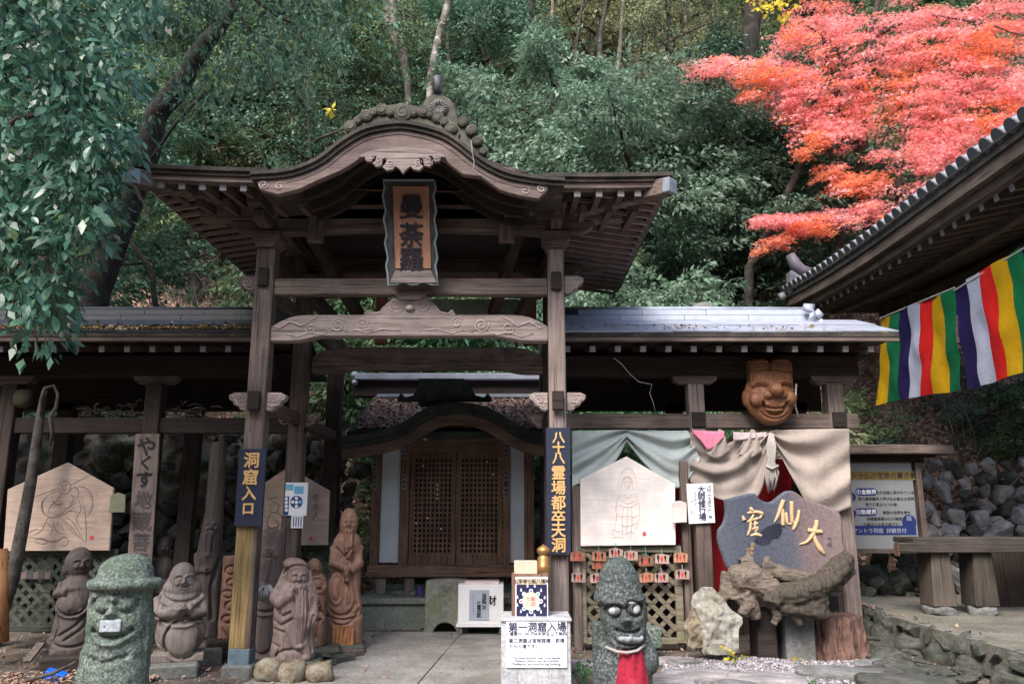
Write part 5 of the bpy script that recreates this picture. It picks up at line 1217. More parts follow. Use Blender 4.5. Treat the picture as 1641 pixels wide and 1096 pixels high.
def face(cx, cz, s, smile=1, d=1.0, eyes='closed', beard=False):
    """relief of a carved face; s = half the face width"""
    r = []
    for q in (-1, 1):
        r.append((arc(cx + q * .42 * s, cz + .12 * s, .27 * s, .15 * s, 20, 160), .055 * s, -.075 * s * d))
        r.append((arc(cx + q * .42 * s, cz + .30 * s, .33 * s, .16 * s, 20, 160), .07 * s, .07 * s * d))
        if eyes == 'open': r.append(([(cx + q * .42 * s, cz + .14 * s)], .17 * s, .07 * s * d)); r.append((arc(cx + q * .42 * s, cz + .14 * s, .27 * s, .2 * s, 0, 360, 14), .05 * s, -.08 * s * d))
        else: r.append((arc(cx + q * .42 * s, cz + .05 * s, .27 * s, .12 * s, 200, 340), .045 * s, -.05 * s * d))
        r.append(([(cx + q * .55 * s, cz - .22 * s)], .22 * s, .10 * s * d))
        r.append(([(cx + q * .2 * s, cz - .08 * s), (cx + q * .42 * s, cz - .3 * s), (cx + q * .45 * s, cz - .5 * s)], .05 * s, -.06 * s * d))
    r.append(([(cx, cz + .22 * s), (cx, cz - .12 * s)], .11 * s, .16 * s * d)); r.append(([(cx - .12 * s, cz - .15 * s), (cx + .12 * s, cz - .15 * s)], .12 * s, .14 * s * d))
    if smile: 
        r.append((arc(cx, cz - .32 * s, .36 * s, .22 * s * smile, 200, 340), .06 * s, -.12 * s * d)); r.append((arc(cx, cz - .44 * s, .3 * s, .2 * s * smile, 205, 335), .07 * s, .08 * s * d))
        r.append(([(cx - .28 * s, cz - .40 * s), (cx, cz - .43 * s), (cx + .28 * s, cz - .40 * s)], .05 * s, .05 * s * d))
    return r
def hand(cx, cz, s, ang, d=.02):
    """carved hand: four fingers side by side and a thumb"""
    r = []; ca, sa = math.cos(R(ang)), math.sin(R(ang))
    def T(u, v): return (cx + (u * ca - v * sa) * s, cz + (u * sa + v * ca) * s)
    r.append(([T(-.5, 0), T(.1, 0)], .42 * s, d * 1.2))
    for k in range(4): r.append(([T(.1, -.36 + .24 * k), T(.75 - .06 * abs(k - 1.5), -.30 + .2 * k)], .075 * s, d * 1.0))
    for k in range(3): r.append(([T(.0, -.24 + .24 * k), T(.7, -.20 + .2 * k)], .04 * s, -d * .9))
    r.append(([T(-.25, .4), T(.25, .58)], .1 * s, d)); return r
def fig(name, label, px, py, Y, h_px, cat='statue', z=None, **k):
    """a figure's root: stands at photo column px on the ground at distance Y; returns root and metres per photo pixel"""
    b_ = at(px, py, Y); t = thing(name, label, cat, (b_.x, Y, 0.0 if z is None else z))
    m = ((b_ - Vector((0, 0, EYE))).dot(Vector((0, CP, SP)))) / FPX
    return t, m, (b_.z if z is None else b_.z)
lava = speck('green_lava_stone', [(.07, .095, .082), (.17, .21, .185), (.34, .38, .345)], 38, 75, .95, 1, .02, low=.36, high=.64, moss=(.07, .12, .075), mossamt=.65, mscale=3)
lava2 = speck('grey_lava_stone', [(.02, .025, .027), (.075, .09, .09), (.26, .28, .29)], 42, 80, .65, 1, .02, spec=.5, low=.38, high=.64, moss=(.05, .075, .06), mossamt=.6, mscale=3)
limewash = speck('lime_patch', [(.40, .45, .50), (.55, .6, .66)], 6, 50, .95, .6, .01)
oldw = wood('dark_carved_wood', (.098, .08, .074), (.055, .04, .036), 'z', .75, stain=.3, crack=.35)
palew = wood('pale_carved_wood', (.27, .23, .21), (.165, .14, .125), 'z', .7, stain=.35, stainc=(.14, .09, .075), crack=.35)
mauvew = wood('mauve_carved_wood', (.225, .17, .155), (.13, .095, .086), 'z', .7, stain=.4, stainc=(.11, .07, .06), crack=.35)
redw = wood('red_carved_wood', (.25, .14, .10), (.13, .07, .048), 'z', .7, stain=.4, stainc=(.12, .075, .055), crack=.35)
orangew = wood('orange_split_wood', (.46, .22, .09), (.25, .11, .05), 'z', .8, stain=.4)

def loc(root, m, zb, o):      # figures are modelled in pixels*m about the root
    return o
# A: moss-green stone guardian, left foreground
t, m, _ = fig('stone_guardian', 'moss-green lava stone guardian with brimmed hat and white patch on its cheek, left foreground', 178, 1096, 7.1, 0, 'stone statue')
K = m; zc = lambda py, Y: at(CX, py, Y).z
def Z(py): return zc(py, 7.1)
def Xp(px): return (px - 178) * K
pr = [('l', (0, 0, 0), [(.27, -.02), (.28, .1), (.27, .3), (.26, .45), (.22, .62), (.2, .66), (.2, .68)], .8),
      ('l', (Xp(180), 0, Z(985)), [(.15, -.23), (.22, -.19), (.25, -.1), (.255, .0), (.25, .12), (.24, .26)], .85),
      ('b', (Xp(216), .05, .33), (.15, .2, .84)),
      ('l', (Xp(184), 0, Z(938)), [(.2, -.03), (.285, -.015), (.305, .02), (.29, .05), (.235, .065), (.22, .11), (.20, .17), (.155, .225), (.09, .255), (.04, .262), (.001, .265)], .95),
      ('e', (-.09, -.185, Z(966)), (.052, .035, .042)), ('e', (.10, -.185, Z(965)), (.052, .035, .042)), ('t', [(.0, -.195, Z(960)), (.0, -.225, Z(981))], [.03, .052])]
re_ = [(arc(-.09, Z(966), .078, .065, 0, 360, 14), .018, -.028), (arc(.10, Z(965), .078, .065, 0, 360, 14), .018, -.028), (arc(.01, Z(1000), .15, .09, 200, 340), .022, -.045), (arc(.01, Z(1008), .13, .09, 200, 340), .03, .03), ([(-.16, Z(954)), (.0, Z(957)), (.17, Z(953))], .02, .02),
       ([(Xp(140), Z(1045)), (Xp(170), Z(1056)), (Xp(205), Z(1046))], .02, -.02)]
sculpt('body', lava, t, pr, re_, .012, 2, .012, 1)
mb = MB(); q = [(Xp(146), Z(989)), (Xp(173), Z(990)), (Xp(171), Z(1006)), (Xp(150), Z(1012))]
sculpt('lime_patch', limewash, t, [('b', (.0, -.198, (q[0][1] + q[2][1]) / 2), (.16, .04, .10), (.05, 0, 0))], [], .008, 2, .006, 4)
t.rotation_euler[2] = .2
# B: second guardian with pointed hat and red bib
t, m, _ = fig('stone_guardian', 'dark grey stone guardian with tall pointed hat, white face paint and a red bib', 1000, 1096, 7.2, 0, 'stone statue')
K = m
def Z(py): return zc(py, 7.2)
def Xp(px): return (px - 1000) * K
pr = [('l', (0, .02, 0), [(.24, -.02), (.25, .1), (.24, .3), (.21, .42), (.17, .5), (.16, .56)], .85),
      ('l', (Xp(1002), 0, Z(990)), [(.08, -.22), (.15, -.185), (.185, -.1), (.205, .0), (.205, .1), (.2, .18)], .9), ('e', (Xp(1006), -.03, Z(1010)), (.165, .165, .13)),
      ('l', (Xp(996), 0, Z(960)), [(.19, -.03), (.222, -.01), (.226, .03), (.205, .045), (.198, .07), (.18, .17), (.145, .26), (.09, .33), (.03, .36), (.001, .362)], .95),
      ('b', (Xp(965), .09, .33), (.12, .2, .66)), ('e', (Xp(1042), -.04, Z(1058)), (.075, .09, .1)), ('t', [(Xp(1030), 0, Z(1015)), (Xp(1042), -.03, Z(1050))], [.06, .07]),
      ('t', [(Xp(1000), -.17, Z(975)), (Xp(1001), -.235, Z(993))], [.028, .05]), ('e', (Xp(984), -.158, Z(975)), (.05, .026, .035)), ('e', (Xp(1016), -.15, Z(972)), (.055, .026, .042)), ('e', (Xp(1008), -.17, Z(1012)), (.09, .04, .03))]
re_ = [(arc(Xp(984), Z(975), .068, .052, 0, 360, 14), .013, -.03), (arc(Xp(1016), Z(972), .07, .06, 0, 360, 14), .013, -.03), (arc(Xp(1006), Z(1003), .1, .03, 200, 340), .014, -.035), ([(Xp(972), Z(962)), (Xp(1000), Z(966)), (Xp(1030), Z(958))], .02, .02),
       (arc(Xp(1003), Z(1018), .15, .07, 200, 340), .015, .02)]
sculpt('body', lava2, t, pr, re_, .0115, 2, .009, 7)
wf = speck('worn_white_face_paint', [(.13, .14, .15), (.30, .32, .36), (.52, .54, .58)], 9, 90, .8, .6, .01, low=.42, high=.60)
for nm, c_, r_ in (('painted_eye', (Xp(984), -.168, Z(975)), (.052, .026, .036)), ('painted_eye', (Xp(1016), -.154, Z(972)), (.055, .026, .044)), ('painted_chin', (Xp(1008), -.134, Z(1018)), (.12, .078, .045)), ('painted_brow', (Xp(1003), -.14, Z(962)), (.09, .06, .022)), ('painted_nose', (Xp(1001), -.185, Z(984)), (.02, .055, .04))):
    sculpt(nm, wf, t, [('e', c_, r_)], [], .007, 1, .004, 9)
V = []; Fq = []                 # bib
for j in range(15):
    for i in range(17):
        u, v = i / 16 - .5, j / 14; w = .30 * (1 - .25 * v); a = u * 1.9
        V.append((t.location.x + .04 + w * .52 * math.sin(a) * (.8 + .75 * v), 7.2 - (.165 + .075 * v) * math.cos(a) - .03 - .008 * math.sin(u * 20 + v * 4), Z(1036) - v * (.42 - .1 * abs(u) * 2)))
for j in range(14):
    for i in range(16): a = j * 17 + i; Fq.append((a, a + 17, a + 18, a + 1))
bib = npmesh('bib', V, Fq, speck('worn_red_bib', [(.20, .015, .03), (.42, .02, .05), (.46, .09, .12)], 3, 50, .9, .4, .01), t, smooth=True)
MB().tube([(t.location.x - .16, 7.1, Z(1033)), (t.location.x - .08, 7.0, Z(1037)), (t.location.x, 6.97, Z(1038)), (t.location.x + .09, 7.0, Z(1036)), (t.location.x + .17, 7.1, Z(1030))], .012, 7).build('bib_cord', rope_m, t, smooth=True)

def figure(name, label, px, py, Y, mat, prims, relief, vox=.0105, rough=.002, seed=0, grain=.0025, cat='carved figure', smooth=2):
    """prims and relief given in photo pixels relative to px and base row py (up positive), depth in pixels"""
    b_ = at(px, py, Y); m = ((b_ - Vector((0, 0, EYE))).dot(Vector((0, CP, SP)))) / FPX
    t = thing(name, label, cat, b_)
    P_ = []
    for p in prims:
        if p[0] in 'eb': P_.append((p[0], tuple(v * m for v in p[1]), tuple(v * m for v in p[2])) + tuple(p[3:]))
        elif p[0] == 't': P_.append(('t', [tuple(v * m for v in q) for q in p[1]], [r * m for r in p[2]]) + tuple(p[3:]))
        else: P_.append(('l', tuple(v * m for v in p[1]), [(r * m, z * m) for r, z in p[2]]) + tuple(p[3:]))
    R_ = [([(a * m, c * m) for a, c in pts], w * m, d * m) for pts, w, d in relief]
    o = sculpt('body', mat, t, P_, R_, vox, smooth, rough, seed, grain)
    if b_.z < 1.5: t.rotation_euler[2] = math.atan2(-b_.x, b_.y) * .9
    return t, m
# C: seated laughing monk, pale
t, m = figure('laughing_monk_figure', 'pale carved seated laughing monk with raised hands, between green guardian and gate pillar', 283, 1057, 8.5, palew,
  [('b', (2, 2, 6), (78, 46, 13)), ('e', (2, 0, 42), (38, 25, 40)), ('e', (0, 2, 88), (37, 24, 38)), ('e', (0, -3, 112), (30, 20, 18)), ('e', (-1, -6, 125), (21, 20, 27)), ('e', (6, -20, 36), (25, 9, 28)),
   ('t', [(-32, 0, 96), (-30, -14, 72), (0, -24, 76), (10, -26, 84)], [11, 11, 9, 7]), ('t', [(32, 0, 96), (34, -12, 72), (20, -22, 74), (13, -25, 82)], [10, 10, 8, 6]), ('e', (-20, -2, 120), (5, 7, 8)), ('e', (19, -2, 120), (4, 7, 8))],
  face(3, 124, 19, 1.1, 1.1) + hand(2, 82, 13, 35, 2.2) + hand(17, 84, 11, 65, 2.2) +
  [(arc(0, 112, 32, 22, 195, 345), 2.2, -3.5), (arc(0, 108, 36, 26, 195, 345), 3, 3), ([(-36, 70), (-20, 60), (10, 58), (36, 66)], 2, -4), ([(-34, 66), (-18, 56), (10, 54), (35, 61)], 3, 3),
   (arc(7, 34, 27, 30, 95, 265), 1.8, -3.5), (arc(9, 34, 27, 30, -85, 85), 1.8, -3.5), (arc(7, 34, 31, 33, 95, 265), 2, 2), ([(-30, 100), (-34, 70), (-36, 40)], 2, -2), ([(-38, 60), (-30, 30), (-16, 14)], 2, -2.5)], seed=3, grain=.002)
MB().bb(t.location.x - .27, t.location.x + .22, 8.2, 8.7, .0, t.location.z).build('support_block', stone_grey, t, bevel=.02)
# D: dark standing laughing monk with bare belly
t, m = figure('laughing_monk_figure', 'dark brown standing laughing monk with a big bare belly, behind the green guardian', 113, 1046, 8.8, oldw,
  [('l', (0, 0, 0), [(30, 0), (32, 12), (30, 40), (27, 60), (27, 90), (22, 112), (12, 124)], .8), ('e', (-5, -9, 74), (24, 18, 22)), ('e', (-2, 0, 140), (21, 19, 25)), ('e', (-20, 0, 130), (5, 6, 10)), ('e', (-4, -4, 20), (32, 17, 14)),
   ('t', [(-22, 0, 108), (-28, -8, 92), (-14, -20, 96)], [8, 8, 6]), ('t', [(22, 0, 108), (27, -8, 80), (16, -19, 62)], [8, 8, 6]), ('e', (-6, -14, 101), (18, 8, 6)), ('b', (4, 0, 3), (66, 44, 8))],
  face(5, 138, 17, 1.1, 1.2) + hand(14, 62, 12, 150, 2) +
  [(arc(-5, 80, 24, 20, 190, 350), 2, -3.5), (arc(-5, 77, 25, 20, 190, 350), 2.4, 3), ([(24, 70), (4, 44), (-20, 28)], 2, -3), ([(28, 56), (10, 36), (-10, 22)], 2, -2.5), ([(-26, 56), (-20, 40), (-24, 22)], 1.8, -2.5), (arc(-2, 24, 28, 12, 190, 350), 2, -3), ([(-5, 66)], 3, -2)], seed=5)
MB().bb(t.location.x - .26, t.location.x + .3, 8.5, 9.05, 0, t.location.z + .01).build('support_block', wood_dark, t, bevel=.02)
# E: tall dim bearded figure behind
t, m = figure('bearded_sage_figure', 'tall dim carved trunk with a bearded face high up, behind the pale monk', 325, 1010, 9.75, oldw,
  [('t', [(0, 0, -8), (2, 0, 60), (1, 0, 120), (4, 0, 180), (3, 0, 300)], [28, 24, 20, 15, 13]), ('e', (2, -6, 160), (14, 13, 20)), ('e', (0, -6, 108), (20, 16, 26)), ('t', [(-16, -4, 120), (-14, -16, 92), (0, -20, 96)], [7, 7, 6])],
  face(2, 162, 13, .5, 1.2) + hand(2, 94, 10, 30, 2) + [([(2, 150), (0, 120)], 6, 3), ([(-3, 148), (-4, 122)], 1.4, -2.5), ([(6, 148), (5, 122)], 1.4, -2.5), ([(18, 110), (8, 70), (12, 20)], 3, -4), ([(-20, 100), (-14, 60), (-18, 14)], 3, -4)], seed=8)
t, m = figure('seated_dim_figure', 'dim small carved figure in the shade just right of the lettered post board', 258, 985, 10.1, oldw,
  [('e', (0, 0, 30), (22, 16, 34)), ('e', (-4, 0, 70), (17, 14, 24)), ('e', (-6, -2, 105), (12, 12, 17)), ('b', (0, 0, -6), (50, 34, 18))], face(-5, 104, 11, .8, 1.2) + [(arc(0, 60, 18, 14, 190, 350), 2, -3), (arc(0, 44, 20, 14, 190, 350), 2, -3)], vox=.016, seed=9)
# F: carved red log
t, m = figure('carved_red_post', 'short reddish log carved with curling clouds beside the gate pillar', 363, 1022, 9.3, redw,
  [('l', (0, 0, 0), [(14, 0), (14.5, 20), (13.5, 70), (14, 126), (12, 128)], .9)], [(arc(0, 105, 9, 7, 0, 300), 1.8, -3), (arc(3, 86, 8, 6, 100, 420), 1.8, -3), (arc(-3, 68, 9, 6, 0, 300), 1.8, -3), (arc(3, 50, 8, 7, 100, 400), 1.8, -3), (arc(0, 30, 9, 6, 0, 300), 1.8, -3), ([(-8, 20), (6, 6)], 2, 3)], rough=.004, seed=2)
MB().bb(t.location.x - .2, t.location.x + .1, 9.1, 9.45, 0, t.location.z).build('support_block', wood_dark, t, bevel=.02)
MB().bb(t.location.x - .25, t.location.x - .02, 8.95, 9.1, .0, .17).build('support_block', stone_grey, t, bevel=.02)
# G: round pole with bespectacled face
t, m = figure('carved_pole_figure', 'round pole carved with a bearded face and pale tassel beside the left gate pillar', 421, 1068, 8.95, mauvew,
  [('l', (0, 0, 0), [(23, 0), (22, 30), (20, 100), (19, 160), (18.5, 205), (16, 213), (6, 216)], 1), ('e', (2, -12, 178), (13, 9, 22)), ('e', (-4, -16, 118), (12, 8, 17))],
  face(2, 180, 13, .3, 1.5) + [(arc(-3, 178, 6, 6, 0, 360), 1.3, 2.2), (arc(8, 178, 6, 6, 0, 360), 1.3, 2.2), ([(0, 165), (-3, 138)], 5, 3), ([(-4, 164), (-6, 140)], 1.2, -2), ([(4, 164), (2, 140)], 1.2, -2), (arc(-2, 92, 18, 6, 190, 350), 2, -5), (arc(-2, 86, 18, 5, 190, 350), 2, 3), (arc(-3, 40, 16, 18, 180, 360), 2, -4), (arc(-3, 33, 17, 18, 180, 360), 2, 3)], seed=12)
tas = MB(); b_ = at(417, 947, 8.72)
for k in range(12): a = rnd.uniform(-1, 1); tas.tube([b_ + Vector((a * .03, 0, .06)), b_ + Vector((a * .08, -.03, 0)), b_ + Vector((a * .085 + .01, -.01, -.09))], [.012, .016, .006], 5)
tas.build('pale_tassel', flat('pale_tassel_fibre', (.42, .40, .40), .9), t, smooth=True)
# H: old man with cap and long beard (front)
t, m = figure('long_beard_figure', 'mauve carved old man with cap and long straight beard, right of the gate pillar', 468, 1058, 8.35, mauvew,
  [('l', (0, 0, 0), [(34, 0), (36, 12), (32, 40), (33, 80), (34, 100), (26, 118), (14, 126)], .72), ('e', (2, -2, 130), (18, 18, 22)), ('e', (-2, 0, 147), (21, 19, 12), (0, .25, 0)), ('t', [(-14, 4, 140), (-22, 4, 118), (-32, 2, 100)], [8, 9, 8]), ('t', [(16, 4, 140), (22, 3, 118), (28, 2, 104)], [6, 7, 7]),
   ('t', [(-30, 0, 98), (-24, -18, 92), (-4, -22, 104)], [12, 11, 8]), ('t', [(30, 0, 98), (30, -12, 70), (18, -20, 52)], [10, 10, 8]), ('t', [(8, -17, 118), (10, -24, 70), (12, -22, 22)], [9, 12, 5]), ('e', (-12, -12, 6), (14, 14, 9)), ('e', (20, -12, 6), (10, 13, 8))],
  face(5, 128, 15, .35, 1.4) + [(arc(2, 132, 22, 16, 30, 170), 1.8, -3.5)] + hand(-2, 108, 10, 60, 2.5) + [([(x_, 114 - abs(x_ - 8) * .6), (x_ + 2, 70), (12 + (x_ - 8) * .4, 28)], 1.5, -3.2) for x_ in (-1, 4, 9, 14, 19)] +
  [([(-34, 84), (-18, 70), (-6, 76)], 2, -4), ([(-35, 66), (-20, 56), (-2, 66)], 2, -4), ([(-30, 50), (-14, 46), (0, 20)], 2, -3.5), ([(30, 70), (24, 40), (30, 16)], 2, -3.5), (arc(-4, 6, 22, 14, 20, 160), 2, -4), ([(-34, 30), (-20, 24), (-24, 10)], 2, -3)], seed=14, grain=.002)
base_t = t
st_ = thing('base_stones', 'three rounded stones laid at the feet of the long-bearded figure', 'stones', at(465, 1080, 8.1))
for px, py, s in ((434, 1075, .15), (473, 1077, .16), (515, 1070, .15)): q = at(px, py, 8.1); piece('stone', ROCKS[int(px) % 5], st_, (q.x, 8.05, .1), (rnd.random(), .2, rnd.random() * 6), (s, s * .9, s * .8), stone_warm)
slabk = MB().bb(t.location.x - .25, t.location.x + .3, 8.15, 8.7, 0, t.location.z + .01).build('support_block', stone_dark, t, bevel=.03)
# I: rough red figure behind
t, m = figure('rough_red_figure', 'rough reddish carved figure with jagged folds, behind the long-bearded old man', 502, 1035, 9.3, redw,
  [('l', (0, 0, 0), [(18, 0), (19, 30), (16, 60), (18, 90), (14, 106), (9, 112)], .8), ('e', (-4, -3, 122), (11, 11, 16)), ('e', (3, -8, 92), (15, 10, 15)), ('e', (-8, -9, 40), (9, 7, 30))],
  face(-3, 121, 9, .6, 1.4) + [(arc(2, 96, 10, 8, 0, 300), 2, -4), (arc(-4, 70, 10, 9, 60, 330), 2, -4), (arc(4, 48, 9, 8, 0, 300), 2, -4), ([(-12, 56), (-8, 10)], 2, -4), ([(8, 60), (4, 14)], 2, -4), ([(12, 90), (14, 40)], 1.5, 3)], rough=.012, seed=16)
MB().bb(t.location.x - .3, t.location.x + .3, 9.1, 9.6, 0, t.location.z).build('support_block', stone_dark, t, bevel=.03)
# J: tall red-brown sage on a stump, holding a fan
t, m = figure('tall_sage_figure', 'tall red-brown carved sage with white beard on an orange stump, left of the small shrine', 550, 1030, 9.75, redw,
  [('l', (2, 0, 0), [(29, 0), (29, 36), (27, 44), (20, 46)], .9), ('l', (0, 0, 40), [(26, 0), (28, 14), (24, 40), (24, 90), (23, 120), (14, 132)], .75), ('e', (1, -2, 186), (15, 15, 26)), ('e', (-14, -10, 84), (15, 8, 28)), ('t', [(-20, 0, 150), (-20, -14, 124), (0, -19, 118)], [8, 9, 7]), ('t', [(20, 0, 150), (20, -12, 124), (6, -19, 112)], [8, 9, 7]),
   ('t', [(2, -14, 176), (3, -20, 150), (3, -20, 132)], [8, 8, 3]), ('t', [(0, -20, 120), (2, -20, 96)], [5, 5])],
  face(2, 186, 12, .3, 1.4) + hand(3, 112, 9, 80, 2) + [(arc(-14, 84, 14, 27, 0, 360, 18), 1.8, -3), (arc(-14, 84, 8, 18, 0, 360, 18), 3, -1.5), ([(-1, 172), (0, 146)], 1.3, -2.5), ([(5, 172), (4, 146)], 1.3, -2.5), (arc(-6, 66, 22, 22, 190, 350), 1.8, -3.5), (arc(-4, 56, 26, 26, 190, 350), 1.8, -3), ([(12, 140), (8, 110), (20, 60)], 2, -3), ([(4, 90), (6, 60)], 2, -3), ([(-16, 148), (-4, 134), (10, 150)], 1.8, -3),
                                                      ([(-28, 42), (0, 38), (30, 44)], 2, -4)], seed=18)
sculpt('split_face', orangew, t, [('b', (0, -.185, .11), (.24, .05, .2), (0, 0, 0))], [([(x_, .02), (x_ + .02, .2)], .012, -.02) for x_ in (-.09, -.05, 0, .04, .08)], .01, 1, .008, 3)
MB().bb(t.location.x - .32, t.location.x + .25, 9.5, 10.0, 0, t.location.z + .01).build('support_block', stone_dark, t, bevel=.03)
# K: big wooden mask on the right pavilion beam
maskw = wood('orange_mask_wood', (.21, .09, .045), (.12, .052, .027), 'z', .55, stain=.35, stainc=(.13, .07, .04), crack=.35)
t, m = figure('wooden_mask', 'large orange-brown carved laughing face mask resting on the right pavilion beam', 1236, 682, 9.72, maskw,
  [('e', (0, 0, 46), (41, 20, 46)), ('b', (3, 2, 78), (68, 26, 46)), ('e', (-14, 2, 102), (20, 16, 9)), ('e', (20, 2, 103), (18, 16, 9)), ('e', (-38, 2, 44), (6, 8, 14)), ('e', (36, 2, 46), (4, 8, 12)), ('e', (4, -22, 54), (13, 13, 11)), ('e', (-8, -18, 47), (9, 8, 7)), ('e', (15, -18, 48), (9, 8, 7)), ('e', (-24, -14, 40), (13, 9, 12)), ('e', (28, -14, 42), (11, 9, 12))],
  [(arc(-18, 56, 11, 6, 20, 160), 1.8, -3.5), (arc(24, 57, 11, 6, 20, 160), 1.8, -3.5), (arc(-18, 62, 13, 7, 20, 160), 2, 2.5), (arc(24, 63, 13, 7, 20, 160), 2, 2.5), (arc(3, 36, 20, 11, 190, 350), 2, -5), (arc(3, 31, 18, 15, 195, 345), 2, -4), (arc(3, 34, 14, 10, 200, 340), 2.4, 3), (arc(3, 24, 22, 14, 200, 340), 2.2, -1.5),
   ([(-30, 86), (0, 89), (34, 85)], 1.6, -3.5), ([(-30, 92), (-6, 95), (2, 92), (10, 95), (34, 91)], 1.5, -3), ([(-30, 98), (-8, 101), (2, 97), (12, 101), (34, 97)], 1.5, -3), ([(2, 112), (2, 88)], 1.8, -4), ([(-31, 88), (-34, 50)], 1.8, -3), ([(35, 86), (37, 52)], 1.8, -3), ([(-27, 84), (-30, 56)], 1.5, -2.5), ([(-14, 76), (4, 74), (22, 76)], 2, 1)], vox=.009, seed=21, grain=.001, cat='mask')
MB().tube([at(1276, 615, 9.7), at(1274, 650, 9.69), at(1280, 668, 9.7)], [.012, .014, .01], 6).build('hanging_cord', rope_m, t, smooth=True)
# ------------------------------------------------------------------ driftwood sign and roots
ds = thing('driftwood_sign', 'wavy blue and rose driftwood sign with gold characters propped on gnarled roots', 'sign', at(1255, 985, 9.25))
OUT = [(1160, 800), (1185, 794), (1206, 790), (1213, 796), (1222, 803), (1234, 804), (1245, 796), (1258, 787), (1270, 787), (1280, 793), (1292, 801), (1310, 806), (1330, 814), (1344, 822), (1349, 840), (1350, 870), (1352, 885), (1338, 905), (1320, 925), (1290, 940), (1240, 940), (1200, 935), (1168, 915), (1157, 890), (1150, 868), (1150, 850), (1158, 838), (1162, 820)]
pts = [at(a, b_, 9.25) for a, b_ in cr(OUT + [OUT[0]], 3)[:-1]]
mt, nt__, bs = newmat('blue_rose_driftwood', .6, .35); mp = coords(nt__)
nz = tnoise(nt__, mp.outputs[0], 3.0, 7, .6, .8); sx = nt__.nodes.new('ShaderNodeSeparateXYZ'); nt__.links.new(mp.outputs[0], sx.inputs[0])
ma = nt__.nodes.new('ShaderNodeMath'); ma.operation = 'MULTIPLY_ADD'; ma.inputs[1].default_value = .35; nt__.links.new(nz, ma.inputs[0]); nt__.links.new(sx.outputs[0], ma.inputs[2])
rr = ramp(nt__, [(.0, (.13, .14, .17)), (.32, (.07, .082, .12)), (.60, (.10, .105, .14)), (.68, (.18, .135, .14)), (1, (.25, .185, .18))]); 
mr = nt__.nodes.new('ShaderNodeMapRange'); mr.inputs[1].default_value = -.7; mr.inputs[2].default_value = 1.0; nt__.links.new(ma.outputs[0], mr.inputs[0]); nt__.links.new(mr.outputs[0], rr.inputs[0])
n2_ = tnoise(nt__, mp.outputs[0], 26, 6, .7); r2_ = ramp(nt__, [(.35, (.55, .55, .55)), (.62, (1.0, 1.0, 1.0))]); nt__.links.new(n2_, r2_.inputs[0])
nt__.links.new(mixc(nt__, .8, rr.outputs[0], r2_.outputs[0], 'MULTIPLY'), bs.inputs['Base Color']); bump(nt__, n2_, bs, .5, .01)
slab = fixn(MB().prism([(q.x, q.z) for q in pts], 9.21, 9.30).build('slab', mt, ds, bevel=.022))
goldp = flat('pale_gold_paint', (.55, .38, .22), .7, .2, .1)
BRUSH = {'large character': [[(1309, 833, 2.6), (1308, 843, 3.2), (1303, 856, 3.0), (1293, 868, 2.0), (1281, 872, .8)], [(1295, 849, 2.8), (1306, 851, 3.4), (1318, 852, 2.4)], [(1304, 855, 2.2), (1308, 868, 3.0), (1315, 880, 3.6), (1322, 888, 1.4)]],
 'hermit character': [[(1256, 801, 2.8), (1251, 815, 3.0), (1246, 828, 2.2), (1241, 837, .8)], [(1254, 815, 2.0), (1255, 828, 2.8), (1255, 842, 2.4)], [(1269, 803, 2.8), (1269, 820, 2.8), (1270, 838, 2.2)], [(1260, 821, 2.0), (1261, 832, 2.4), (1263, 839, 1.8), (1272, 838, 1.8), (1279, 834, 1.6)], [(1281, 817, 1.8), (1279, 830, 2.6), (1274, 843, 2.8), (1271, 849, 1.6)]],
 'cave character': [[(1202, 813, 2.0), (1206, 818, 2.8)], [(1190, 826, 1.0), (1193, 833, 2.8)], [(1198, 822, 1.6), (1210, 820, 2.4), (1222, 823, 2.6), (1217, 831, 1.2)], [(1208, 824, 1.4), (1204, 832, 2.0), (1198, 836, 1.2)], [(1205, 833, 1.4), (1216, 830, 1.8)], [(1203, 833, 1.6), (1203, 846, 2.2), (1198, 858, 1.2)], [(1207, 840, 1.4), (1215, 838, 1.6)], [(1211, 834, 1.4), (1210, 848, 1.6)], [(1205, 848, 1.4), (1215, 845, 1.8), (1212, 851, 1.4)], [(1203, 858, 1.4), (1212, 856, 2.2), (1221, 858, 2.4)], [(1211, 848, 1.4), (1212, 856, 1.4)]]}
for nm_, st_l in BRUSH.items():
    mb = MB()
    for k_, st_k in enumerate(st_l):
        c3 = cr([(a, b_) for a, b_, w in st_k], 4); ws = np.interp(np.linspace(0, 1, len(c3)), np.linspace(0, 1, len(st_k)), [w for *_, w in st_k]); P3 = [at(a, b_, 9.2) for a, b_ in c3]
        mb.tube([(q.x, 9.206 + .0008 * k_, q.z) for q in P3], [w * .0085 for w in ws], 8)
    o_ = mb.build('lettering', goldp, ds, smooth=True); o_['label'] = 'gold brushed ' + nm_
for i, ch in enumerate('岩屋山不動院'): letter(ch, at(1206 - i * .7, 872 + i * 6.5, 9.205), .042, gold, ds, .0, .002, .02)
for i, ch in enumerate('行場第三'): letter(ch, at(1199 - i * .7, 880 + i * 7, 9.205), .042, gold, ds, .0, .002, .02)
for ch, py in (('下', 865), ('司', 873)): letter(ch, at(1330, py, 9.205), .05, ink, ds, 0, .0004, .02)
kn = MB()
for k in range(9): c_ = at(1240, 866, 9.205); kn.tube([(c_.x + (.05 + .022 * k) * math.cos(a) * 1.0, 9.206 - .004 * (k % 2), c_.z + (.03 + .018 * k) * math.sin(a) + .3 * (.05 + .022 * k) * math.cos(a)) for a in np.linspace(.4 + .1 * k, 3.6 - .1 * k, 9)], [.006] * 9, 4)
kn.build('knot_ridges', flat('dark_knot', (.03, .035, .06), .7), ds, smooth=True)
